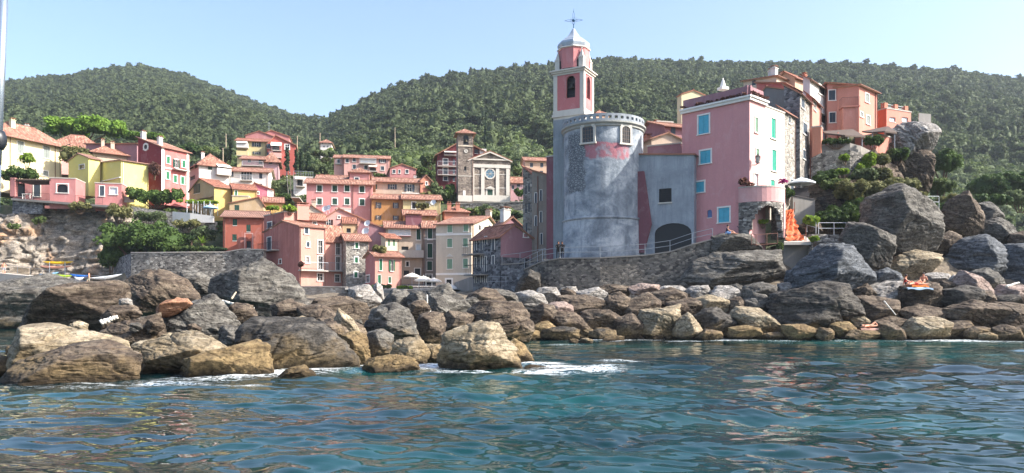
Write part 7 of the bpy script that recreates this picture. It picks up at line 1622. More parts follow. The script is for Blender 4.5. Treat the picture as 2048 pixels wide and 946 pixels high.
mb.build('beams', [MT['bamboo']], pg)
mb = MB(); a_, b_ = W(22, 396, 112.2), W(222, 411, 111.2); mb.box(a_, b_-a_, Vector((0, 5, 0)), Vector((0, 0, -.3))); o = mb.build('terrace_slab', [MT['concrete']]); tag(o, 'thin concrete terrace slab under the pink terrace house', 'terrace')
wall_strip('terrace_base_wall', 'stone base wall under the left end of the pink terrace', 'wall', [(25, 113, 399), (85, 112.8, 402)], ZZ(428, 113), 'stone_dark', .5, None)
railing('black railing on the pergola terrace', [W(58, 398, 112.4), W(99, 401, 112.2)], 1., 1.5, bars=.18, rails=(1., .08), r=.02, mat='iron')
railing('black railing in the recess of the pink terrace house', [W(150, 404, 111.9), W(205, 409, 111.5)], 1., 1.5, bars=.18, rails=(1., .08), r=.02, mat='iron')
mb = MB(); c_ = W(55, 398, 113); mb.cbox(c_+Vector((0, 0, .7)), 1.3, .7, .06)
for sx in (-.55, .55):
    for sy in (-.28, .28): mb.cbox(c_+Vector((sx, sy, 0)), .07, .07, .7)
o = mb.build('table', [MT['white']]); tag(o, 'white garden table under the pergola', 'table')
# pergola with vines and blue parasol on the white terrace
pg = empty('pergola', W(372, 424, 115), 'white post pergola covered in vines on the white walled terrace', 'pergola'); mb = MB()
for px in (374, 386, 396, 408, 420): 
    for dy in (0, 3): p = W(px, 427, 114.8)+Vector((0, dy, 0)); mb = MB(); mb.tube(p, p+Vector((0, 0, 1.9)), .05); mb.build('post', [MT['whitemetal']], pg)
crown('vines', [((XX(x, 115.5), 116, ZZ(403, 115.5)), (.9, 1.6, .28)) for x in range(366, 426, 9)], 2200, .11, MT['f_lime'], 60, pg, core=False, sub=6)
PAR = {}
def parasol(label, px, ytop, D, r, h_, mat, group=None, tilt=0, sides=8):
    p = W(px, ytop, D); root = empty('parasol', (p.x, p.y, p.z-h_), label, 'parasol', group); mb = MB(); n = sides*3
    for i in range(n):
        t0, t1 = 2*math.pi*i/n, 2*math.pi*(i+1)/n
        sc = lambda t: 1-.05*abs(math.sin(t*sides/2))**.5
        f = lambda rr, t, z_: p+Vector((math.cos(t)*rr*r*(1 if rr == 0 else 1), math.sin(t)*rr*r, z_))
        R_ = [(0, 0), (.5, -.18*r), (1, -.42*r)]
        for (a_, za), (b_, zb) in zip(R_[:-1], R_[1:]):
            mb.add([f(a_, t0, za), f(b_, t0, zb), f(b_, t1, zb), f(a_, t1, za)] if a_ else [p, f(b_, t0, zb), f(b_, t1, zb)])
        mb.add([f(1, t0, -.42*r), f(1, t0, -.42*r-.13), f(1, t1, -.42*r-.13), f(1, t1, -.42*r)])
    mb.build('canopy', [MT[mat]], root); mb = MB(); mb.tube(p+Vector((0, 0, .12)), p-Vector((0, 0, h_)), .03); mb.build('pole', [MT['whitemetal']], root); return root
parasol('pale blue parasol beside the pergola on the white walled terrace', 421, 409, 114.5, 1.1, 2.2, 'canvas_blue')
G_ = 'cream parasols on the harbour square'
for px, y, r_, l_ in ((824, 545.5, 1.1, 'cream parasol on the harbour square, furthest left in front of the dark doorways'), (847, 551.5, 1.25, 'largest cream parasol in the middle of the harbour square'), (868, 555.5, 1.0, 'cream parasol partly hidden behind the largest harbour one'), (897, 567, 1.5, 'low cream parasol in front of the arched door of the palazzo')):
    parasol(l_, px, y, 95 if px < 890 else 91, r_, 2.4, 'canvas', G_)
parasol('white striped beach parasol in front of the stone tower house', 1603, 354.5, 76.3, 1.35, 2.2, 'canvas_pale')
mb = MB()
for k, (px, D) in enumerate(((1594, 75.9), (1604, 76), (1612, 76.1))): c_ = W(px, 394, D); mb.cbox(c_, .5, .5, .45); mb.cbox(c_+Vector((0, .25, .45)), .5, .06, .5)
o = mb.build('bench', [MT['slate']]); tag(o, 'dark bench seats under the white striped beach parasol', 'bench')
for k, px in enumerate((838, 852, 864)):
    c_ = W(px, 574, 92); mb = MB(); mb.cbox(c_+Vector((0, 0, .7)), .8, .8, .05); mb.cbox(c_, .1, .1, .7); mb.cbox(c_, .5, .5, .04); o = mb.build('cafe_table', [MT['white']]); tag(o, ('left', 'middle', 'right')[k]+' small white cafe table under the harbour parasols', 'table', 'cafe tables on the harbour square')
railing('low rail with flower boxes in front of the harbour square', [W(795, 582, 87.5), W(860, 583, 87.8)], .8, 1.2, rails=(1., .5), r=.02, mat='iron')

# ------------------------------------------------------------------ left quay: railing, kayaks, people
mb = MB(); P5 = [W(-60, 541, 103), W(60, 552, 101), W(110, 560, 100), W(165, 568, 98.5), W(235, 566, 98), W(262, 560, 98)]
for a, b in zip(P5[:-1], P5[1:]): mb.add([a, b, b+Vector((0, 8, 0)), a+Vector((0, 12, 0))]); mb.add([a-Vector((0, 0, 2.5)), b-Vector((0, 0, 2.5)), b, a])
tag(mb.build('quay_path', [MT['concrete_pale']]), kind='structure')
railing('long metal railing sloping down in front of the kayaks', [W(10, 543, 102.2), W(60, 550, 101), W(110, 557, 100), W(172, 566, 98.6), W(210, 566, 98.5)], 1.0, 1.9, rails=(1.,), r=.025)
mb = MB(); a_, b_ = W(27, 547, 102), W(58, 550, 101.2); d_ = b_-a_
for k in range(13): mb.tube(a_.lerp(b_, k/12), a_.lerp(b_, k/12)+Vector((0, 0, .85)), .035, n=4)
for z_ in (.02, .85): mb.tube(a_+Vector((0, 0, z_)), b_+Vector((0, 0, z_)), .04, n=4)
o = mb.build('wooden_gate', [MT['wood']]); tag(o, 'pale wooden slatted gate leaning on the quay railing', 'gate')
def kayak(label, c0, L, w_, col, ang=0, tilt=0, group='kayaks stored on the left quay', name='kayak'):
    n, m_ = 22, 12; V = []; Fq = []
    for i in range(n+1):
        t = i/n*2-1; s_ = max(.02, (1-abs(t)**2.4)**.8)
        for j in range(m_):
            a = 2*math.pi*j/m_; y_ = math.cos(a)*w_/2*s_; z_ = math.sin(a)*(.16 if math.sin(a) > 0 else .22)*s_ + .18*t*t
            V.append((t*L/2, y_, z_))
    for i in range(n):
        for j in range(m_): Fq.append((i*m_+j, i*m_+(j+1) % m_, (i+1)*m_+(j+1) % m_, (i+1)*m_+j))
    me = bpy.data.meshes.new(name); me.from_pydata(V, [], Fq); me.polygons.foreach_set('use_smooth', [True]*len(Fq)); me.materials.append(col); o = bpy.data.objects.new(name, me); link(o)
    o.location = c0; o.rotation_euler = (0, tilt, ang); tag(o, label, name.replace('_', ' '), group)
    mb = MB(); 
    for i in range(14):
        t0, t1 = 2*math.pi*i/14, 2*math.pi*(i+1)/14; mb.add([(0, 0, .17), (math.cos(t0)*.42, math.sin(t0)*.2, .168), (math.cos(t1)*.42, math.sin(t1)*.2, .168)])
    r = mb.build('cockpit', [MT['dark']], None, o); return o
kayak('bright yellow kayak on the upper rack against the cliff', W(116, 525.5, 106), 4.4, .7, plain('yellow_hull', C('#e0b512'), .35))
kayak('salmon pink kayak on the lower rack under the yellow one', W(112, 534, 106), 4.6, .65, plain('pink_hull', C('#d99a84'), .4))
kayak('light blue kayak lying on the quay behind the railing, at the left', W(98, 549, 102.4), 2.6, .8, plain('lightblue_hull', C('#7fb4dd'), .4), .1, -.12)
kayak('lime green kayak lying on the quay behind the railing', W(120, 551.5, 102), 3.2, .8, plain('green_hull', C('#96b62a'), .4), .1, .1)
kayak('strong blue boat hull behind the railing next to the walking man', W(160, 552, 101.5), 2.6, 1.0, plain('blue_hull', C('#1c5fb0'), .4), .1, .05, name='small_boat')
kayak('small white dinghy nose between the blue hull and the railing', W(158, 557, 100), 1.2, .6, plain('white_hull', C('#e4e6ea'), .4), .1, .05, name='small_boat')
kayak('long white kayak lying tilted on the quay right of the walking man', W(212, 554.5, 99), 4.2, .65, plain('white_hull_long', C('#dde1e6'), .4), .1, -.13)
mb = MB()
for px in (99, 130): p = W(px, 560, 105.6); mb.tube(p, W(px, 524, 105.6), .05); mb.tube(W(px, 528, 105.6), W(px, 528, 106.6), .04); mb.tube(W(px, 536.5, 105.6), W(px, 536.5, 106.6), .04)
o = mb.build('kayak_rack', [MT['metal']]); tag(o, 'metal rack carrying the yellow and pink kayaks', 'rack')
# driftwood and planks on the boulders
def log(label, a, b, r, mat, name='driftwood', grp=None, flat=1):
    mb = MB(); a, b = Vector(a), Vector(b); n = 6; pts = [a.lerp(b, i/n)+Vector((0, 0, .03*math.sin(i*2)*r*6)) for i in range(n+1)]
    for i in range(n): mb.tube(pts[i], pts[i+1], r*(1-.06*i), r*(1-.06*(i+1)), n=8)
    o = mb.build(name, [MT[mat]], smooth=True); tag(o, label, name.replace('_', ' '), grp); return o
MT['bleached'] = plain('bleached_wood', C('#d8d2c6'), .8, 0, .2, 6)
log('thick white bleached log lying on the reddish slab boulder', W(201, 646, 31.6), W(236, 633, 31.9), .13, 'bleached')
log('long pale plank lying on the rocks under the giant slab', W(437, 601, 40.5), W(508, 616, 39.8), .08, 'bleached')
log('short upright stick leaning on the giant slab', W(463, 598, 41), W(472, 584, 41.4), .06, 'wood')
log('narrow white plank standing upright between two grey boulders', W(854, 590, 46), W(855, 612, 45.8), .05, 'bleached')
log('short white board below the upright white plank', W(853, 612, 45.5), W(863, 627, 45), .09, 'bleached')
log('thin plank leaning on the brown boulder of the right shore', W(1768, 602, 55.4), W(1792, 630, 54.6), .05, 'bleached')
log('white driftwood branch on the flat reddish slab at the right', W(2012, 573, 58.2), W(2038, 565, 58.6), .1, 'bleached')
rock((238, 596, 262, 614), 36.4, 'r_pale', 'small round white stone perched on the brown boulders', None, seed=71, name='stone', cat='stone')

# ------------------------------------------------------------------ people
def person(label, J, root_pos, ang, cols, scale=1.0, hair='hair', face_dir=(0, -1, 0)):
    """J: joint dict (metres, feet at z=0, facing -y); cols: list of (zmin, zmax, material) for clothes"""
    E = [('pel', 'che'), ('che', 'nec'), ('nec', 'hea'), ('hea', 'top'), ('che', 'shL'), ('shL', 'elL'), ('elL', 'haL'), ('che', 'shR'), ('shR', 'elR'), ('elR', 'haR'), ('pel', 'hiL'), ('hiL', 'knL'), ('knL', 'foL'), ('foL', 'toL'), ('pel', 'hiR'), ('hiR', 'knR'), ('knR', 'foR'), ('foR', 'toR')]
    RAD = dict(pel=.135, che=.15, nec=.06, hea=.095, top=.075, shL=.065, shR=.065, elL=.045, elR=.045, haL=.035, haR=.035, hiL=.095, hiR=.095, knL=.062, knR=.062, foL=.042, foR=.042, toL=.03, toR=.03)
    names = list(RAD); me = bpy.data.meshes.new('person'); me.from_pydata([Vector(J[n])*scale for n in names], [(names.index(a), names.index(b)) for a, b in E], [])
    o = bpy.data.objects.new('person', me); COL.objects.link(o); md = o.modifiers.new('skin', 'SKIN'); md.use_smooth_shade = True
    for i, n in enumerate(names): me.skin_vertices[0].data[i].radius = (RAD[n]*scale, RAD[n]*scale*(.75 if n in ('pel', 'che') else 1))
    me.skin_vertices[0].data[0].use_root = True
    o.modifiers.new('sub', 'SUBSURF').levels = 2
    dg = bpy.context.evaluated_depsgraph_get(); nm = bpy.data.meshes.new_from_object(o.evaluated_get(dg)); o.modifiers.clear(); o.data = nm
    mats = [MT['skin']]+[c[2] for c in cols]; nm.materials.clear()
    for m in mats: nm.materials.append(m)
    for p in nm.polygons:
        z_ = p.center.z/scale; x_ = p.center.x/scale; y_ = p.center.y/scale; p.material_index = 0; p.use_smooth = True
        for k, c in enumerate(cols):
            if c[0] <= z_ <= c[1] and (len(c) < 4 or c[3](x_, y_, z_)): p.material_index = k+1
    o.location = root_pos; o.rotation_euler = (0, 0, ang); tag(o, label, 'person')
    hb = MB(); hc = (Vector(J['hea'])*.45+Vector(J['top'])*.55)*scale; r_ = .108*scale
    hb.lathe(hc, [(r_*.98, -r_*.5), (r_*1.08, 0), (r_*.9, r_*.6), (r_*.5, r_*.98), (.005, r_*1.12)], 12, a0=R(-40), a1=R(220)); hb.lathe(hc, [(r_*1.0, r_*.3), (r_*.85, r_*.65), (r_*.5, r_*.99), (.005, r_*1.12)], 12)
    h_ = hb.build('hair', [MT[hair]], None, o, smooth=True)
    fb = MB(); f0 = Vector(J['hea'])*scale+Vector((0, -.1*scale, 0)); fb.lathe(f0+Vector((0, .0, 0)), [(.004, .03), (.018, 0), (.004, -.015)], 6)
    for sx in (-1, 1): fb.lathe(f0+Vector((sx*.035*scale, .012, .04*scale)), [(.002, .012), (.012, 0), (.002, -.012)], 6, 1)
    fb.build('face_features', [MT['skin'], MT['hair']], None, o); return o
STAND = dict(pel=(0, 0, .95), che=(0, 0, 1.28), nec=(0, 0, 1.47), hea=(0, -.02, 1.58), top=(0, 0, 1.67), shL=(.19, 0, 1.40), elL=(.25, .03, 1.12), haL=(.26, -.08, .86), shR=(-.19, 0, 1.40), elR=(-.25, .03, 1.12), haR=(-.26, -.08, .86), hiL=(.1, 0, .88), knL=(.11, -.05, .48), foL=(.11, .0, .07), toL=(.12, -.15, .03), hiR=(-.1, 0, .88), knR=(-.11, -.02, .48), foR=(-.11, .06, .07), toR=(-.12, -.1, .03))
WALK = dict(STAND, knL=(.1, -.22, .5), foL=(.1, -.3, .08), toL=(.1, -.46, .06), knR=(-.1, .02, .48), foR=(-.1, .3, .1), toR=(-.1, .2, .03), haL=(.25, .2, .9), haR=(-.25, -.25, .92))
LEAN = dict(STAND, che=(0, -.08, 1.26), nec=(0, -.14, 1.44), hea=(0, -.2, 1.54), top=(0, -.2, 1.64), shL=(.2, -.08, 1.38), shR=(-.2, -.08, 1.38), elL=(.28, -.25, 1.15), haL=(.18, -.42, 1.05), elR=(-.28, -.25, 1.15), haR=(-.18, -.42, 1.05))
SIT = dict(pel=(0, 0, .12), che=(0, .03, .45), nec=(0, .0, .63), hea=(0, -.04, .75), top=(0, -.03, .84), shL=(.18, .02, .57), elL=(.24, .12, .33), haL=(.26, .18, .06), shR=(-.18, .02, .57), elR=(-.22, -.16, .36), haR=(-.12, -.36, .30), hiL=(.1, -.05, .11), knL=(.14, -.42, .36), foL=(.13, -.72, .06), toL=(.14, -.88, .05), hiR=(-.1, -.05, .11), knR=(-.12, -.45, .14), foR=(-.1, -.82, .06), toR=(-.1, -.95, .1))
LIE = dict(pel=(0, 0, .12), che=(0, .34, .12), nec=(0, .53, .13), hea=(0, .66, .15), top=(0, .76, .15), shL=(.18, .46, .12), elL=(.3, .2, .08), haL=(.24, -.02, .06), shR=(-.18, .46, .12), elR=(-.34, .62, .08), haR=(-.12, .8, .08), hiL=(.1, -.07, .12), knL=(.12, -.42, .4), foL=(.11, -.66, .07), toL=(.12, -.82, .05), hiR=(-.1, -.07, .12), knR=(-.12, -.48, .12), foR=(-.1, -.9, .08), toR=(-.1, -.98, .15))
cl = lambda nm, hx: plain(nm, C(hx), .8)
blk, nav, red, wht, blu = cl('black_cloth', '#16181d'), cl('navy_cloth', '#232b45'), cl('red_cloth', '#b53a30'), cl('white_cloth', '#ddd8d0'), cl('blue_cloth', '#6f95c4')
def at(px, py, D): return W(px, py, D)
person('shirtless man in pale shorts walking along the left quay', WALK, at(178, 570, 98.4), R(-70), [(.55, .98, cl('pale_shorts', '#a8a08c'))])
person('shirtless person standing at the far left end of the quay path', STAND, at(8, 549, 103.5), R(30), [(.62, .98, cl('grey_shorts', '#8a8f98'))])
person('person in black leaning on the promenade railing, left of two', LEAN, at(1116, 519, 71.1), R(10), [(.1, 1.46, blk)])
person('person in black leaning on the promenade railing, right of two', LEAN, at(1125, 519, 71.2), R(-15), [(.5, 1.46, blk), (.1, .5, nav)])
person('woman in a dark blue top sitting on the flat grey rock under the pink house', SIT, at(1455, 469.5, 67.2), R(75), [(.14, .62, nav, lambda x, y, z: y > -.12 and abs(x) < .22), (.0, .3, blu, lambda x, y, z: y > -.3 and z < .3)])
person('sunburnt sunbather with a red top sitting on the pale flat boulder', SIT, at(1811, 571.5, 58.4), R(60), [(.1, .5, red, lambda x, y, z: abs(x) < .2 and y > -.2)])
person('sunbather sitting up behind the orange towel', SIT, at(1847, 568, 58.6), R(-40), [(.05, .3, cl('dark_swimwear', '#2b2028'), lambda x, y, z: y > -.15)])
person('sunbather lying on the orange towel', LIE, at(1831, 570.5, 57.8), R(90), [(.0, .4, red, lambda x, y, z: -.12 < y < .1)])
person('sunbather lying with bent knees on the low rock at the water', LIE, at(1741, 655, 54.6), R(95), [(.0, .4, cl('beige_swimwear', '#b89478'), lambda x, y, z: -.12 < y < .1)])
def towel(label, px, py, D, w_, d_, mat, ang=0):
    mb = MB(); n = 8; c0 = W(px, py, D)
    P_ = [[c0+Vector((math.cos(ang)*(i/n-.5)*w_-math.sin(ang)*(j/4-.5)*d_, math.sin(ang)*(i/n-.5)*w_+math.cos(ang)*(j/4-.5)*d_, .05*math.sin(i*1.3+j))) for i in range(n+1)] for j in range(5)]
    for j in range(4):
        for i in range(n): mb.add([P_[j][i], P_[j][i+1], P_[j+1][i+1], P_[j+1][i]])
    for i in range(n): mb.add([P_[0][i]-Vector((0, 0, .12)), P_[0][i+1]-Vector((0, 0, .12)), P_[0][i+1], P_[0][i]])
    tag(mb.build('towel', [mat], smooth=True), label, 'towel')
towel('light blue beach towel spread on the boulders of the right shore', 1835, 576, 57.4, 2.0, .8, cl('light_blue_towel', '#a9c2d8'), .05)
towel('orange beach towel under the lying sunbather', 1835, 571.5, 58, 1.3, .9, cl('orange_towel', '#e07a30'))
towel('pale pink towel under the sunbather by the water', 1742, 657, 54.6, 1.8, .8, cl('pink_towel', '#d8a895'))

# boat pole close to the camera at the left edge
mb = MB(); a_, b_ = W(9, -60, 1.5), W(-7, 330, 1.5); mb.tube(a_, b_, .0085, n=14); mb.tube(b_, b_+(b_-a_).normalized()*1.2, .0085, n=14)
po = empty('boat_pole', b_+(b_-a_).normalized()*1.2, 'slim shiny metal pole of the boat at the left edge, close to the camera', 'pole'); mb.build('tube', [plain('polished_steel', C('#b9c4cf'), .25, .8, .05)], po, smooth=True)
mb = MB(); c_ = W(-6, 280, 1.5); mb.lathe(c_, [(.004, .022), (.013, .018), (.017, .006), (.017, -.008), (.012, -.018), (.004, -.022)], 14); mb.build('clamp', [plain('black_clamp', C('#20242b'), .4)], po, smooth=True)

# ------------------------------------------------------------------ trees, bushes and climbing plants
TI = [500]
def bush(label, px, py, w, h, D, mat='f_bush', n=None, leaf=.13, name='bush', cat='bush', stem=True, group=None, lob=None, core=True, depth=None, flat=1.0):
    TI[0] += 1; r = np.random.RandomState(TI[0]); c = W(px, py, D); hw, hh = w*D/F/2, h*D/F/2; asp = max(1, hw/hh)
    nl = lob or max(2, int(round(asp*2.2))); dp = depth or min(hw, hh*1.6); lobes = []
    for i in range(nl):
        t = (i+.5)/nl*2-1; e = math.sqrt(max(.12, 1-t*t)); rx = max(hw/nl*1.5, hh*.5); lobes.append(((c.x+t*(hw-rx*.75), c.y+r.uniform(-.35, .35)*dp, c.z+r.uniform(-.2, .12)*hh), (rx*r.uniform(.85, 1.1), dp*r.uniform(.7, .95), hh*(.68+.3*e)*r.uniform(.82, 1.0))))
    base = Vector((c.x, c.y, c.z-hh*.95)); root = empty(name, base, label, cat, group)
    area = w*h; n = int((n or int(min(9000, max(500, area*1.1))))*1.35)
    crown('crown', lobes, n, leaf, MT[mat], TI[0], root, core=core, sub=14, flat=flat, under=(name != 'tree' and 'pine' not in name))
    if stem:
        mb = MB()
        for i, (lc, lr) in enumerate(lobes):
            q = Vector(lc); s0 = base+Vector(((q.x-base.x)*.25, 0, -.5)); m_ = s0.lerp(q, .5)+Vector((0, 0, -.1)); rr_ = max(.03, hh*.05); mb.tube(s0, m_, rr_*1.3, rr_, n=6); mb.tube(m_, q, rr_, rr_*.4, n=5)
        mb.build('trunk', [MT['trunk']], root)
    return root
T_ = dict(name='tree', cat='tree')
bush('huge flat topped umbrella pine behind the left villas', 168, 256, 176, 52, 158, 'f_pine', 9000, .22, lob=5, name='umbrella_pine', cat='pine tree')
bush('smaller umbrella pine joined to the right of the huge one', 286, 274, 84, 26, 160, 'f_pine', 4200, .22, lob=4, name='umbrella_pine', cat='pine tree')
bush('brownish leafy tree between the cream villa and the yellow house', 152, 312, 60, 46, 126, 'f_dry', 2600, .16, **T_)
bush('light green small tree in front of the cream villa', 54, 318, 40, 28, 116, 'f_lime', 900, .12, core=False, **T_)
bush('dense green bush on top of the reed pergola at the left', 38, 348, 84, 34, 115, 'f_bush', 3000, .13)
bush('dark purple bougainvillea on the side of the red gable house', 309, 335, 24, 40, 120, 'f_red', 900, .14)
bush('round dark green hedge bush below the rose house', 312, 392, 112, 38, 117, 'f_bush', 4500, .14, lob=6)
bush('enormous spreading dark tree above the garden wall', 290, 482, 178, 86, 106, 'f_bush', 9000, .17, lob=7, **T_)
bush('left skirt of dark foliage falling beside the garden wall end', 222, 512, 60, 56, 106, 'f_bush', 3000, .16)
bush('young pale tree behind the garden wall near the red orange house', 405, 468, 52, 46, 107, 'f_olive', 1300, .14, core=False, **T_)
bush('low bright shrubs along the top of the garden wall', 395, 497, 100, 14, 103, 'f_scrub', 2000, .11)
hb_ = MB(); c_ = W(437, 504, 102); hb_.cbox(c_, 2.6, 1.0, .8)
bush('clipped dark rectangular hedge beside the red orange house', 437, 499, 38, 12, 102, 'f_cypress', 1800, .07, lob=3, name='hedge', cat='hedge')
bush('sparse dry shrub on the cliff edge under the terrace slab', 160, 412, 44, 20, 111, 'f_dry', 800, .13, core=False)
bush('brownish shrubs on the old stone wall left of the enormous tree', 240, 425, 60, 34, 112, 'f_dry', 1500, .14, core=False)
bush('olive shrubs on the old stone wall above the enormous tree', 300, 432, 70, 26, 112.6, 'f_olive', 1500, .13, core=False)
bush('ivy hanging on the old wall under the white terrace', 372, 448, 60, 22, 112.5, 'f_dry', 1300, .12, core=False)
bush('climbing plant on the left limestone cliff', 78, 440, 24, 20, 111, 'f_scrub', 600, .12, core=False)
bush('small fig bush rooted in the left cliff face', 30, 452, 22, 16, 110, 'f_scrub', 450, .12, core=False)
def agave(label, px, py, D, n, L, mat='f_scrub', trunk=0, name='palm', cat='palm', droop=.35):
    TI[0] += 1; r = random.Random(TI[0]); c = W(px, py, D); root = empty(name, c, label, cat); mb = MB(); top = c+Vector((0, 0, trunk))
    for i in range(n):
        t = r.uniform(0, 6.28); el = r.uniform(.15, 1.35); d = Vector((math.cos(t)*math.cos(el), math.sin(t)*math.cos(el), math.sin(el))); s = Vector((-math.sin(t), math.cos(t), 0)); l = L*r.uniform(.75, 1.1); w = l*.06; P_ = []
        for k in range(6): q = k/5; p = top+d*l*q-Vector((0, 0, droop*l*q*q)); P_.append((p-s*w*(1-q*.9), p+s*w*(1-q*.9)))
        for k in range(5): mb.add([P_[k][0], P_[k][1], P_[k+1][1], P_[k+1][0]])
    mb.build('fronds', [MT[mat]], root)
    if trunk: mb = MB(); mb.tube(c-Vector((0, 0, .4)), top, .16, .12, n=8); mb.build('trunk', [MT['trunk']], root)
    return root
agave('small palm in front of the white cliff right of the enormous tree', 383, 492, 104, 40, 1.5, 'f_bush', .8)
agave('yucca with stiff pale leaves near the hedge', 405, 497, 103, 34, 1.3, 'f_lime', .7, 'yucca', 'yucca', .1)
for k, (px, yt, yb, D, lb) in enumerate([(574, 297, 344, 158, 'tall cypress in front of the brick red apartment house'), (592.5, 300, 346, 160, 'cypress right of the red apartments, left of three'), (602, 298, 345, 161, 'cypress right of the red apartments, middle of three'), (617, 311, 346, 160, 'cypress right of the red apartments, right of three'), (460.5, 283, 322, 166, 'slim cypress left of the pale yellow apartments'), (396, 322, 345, 150, 'small cypress above the white house roof'), (971, 225, 300, 215, 'lone cypress high on the slope behind the church')]):
    hgt = (yb-yt)*D/F; w_ = {0: 13, 1: 12, 2: 10, 3: 13, 4: 8, 5: 8, 6: 6}[k]*D/F/2; c = W(px, yb, D); root = empty('cypress', c, lb, 'cypress', 'cypress trees'); ls = [((c.x, c.y, c.z+hgt*(.12+.82*q)), (w_*(1-abs(q-.3)*.75), w_*(1-abs(q-.3)*.75), hgt*.16)) for q in (0, .2, .4, .6, .8, .93)]
    crown('crown', ls, 1500, .13, MT['f_cypress'], 700+k, root, sub=8); mb = MB(); mb.tube(c-Vector((0, 0, .6)), c+Vector((0, 0, hgt*.5)), .16, .05); mb.build('trunk', [MT['trunk']], root)
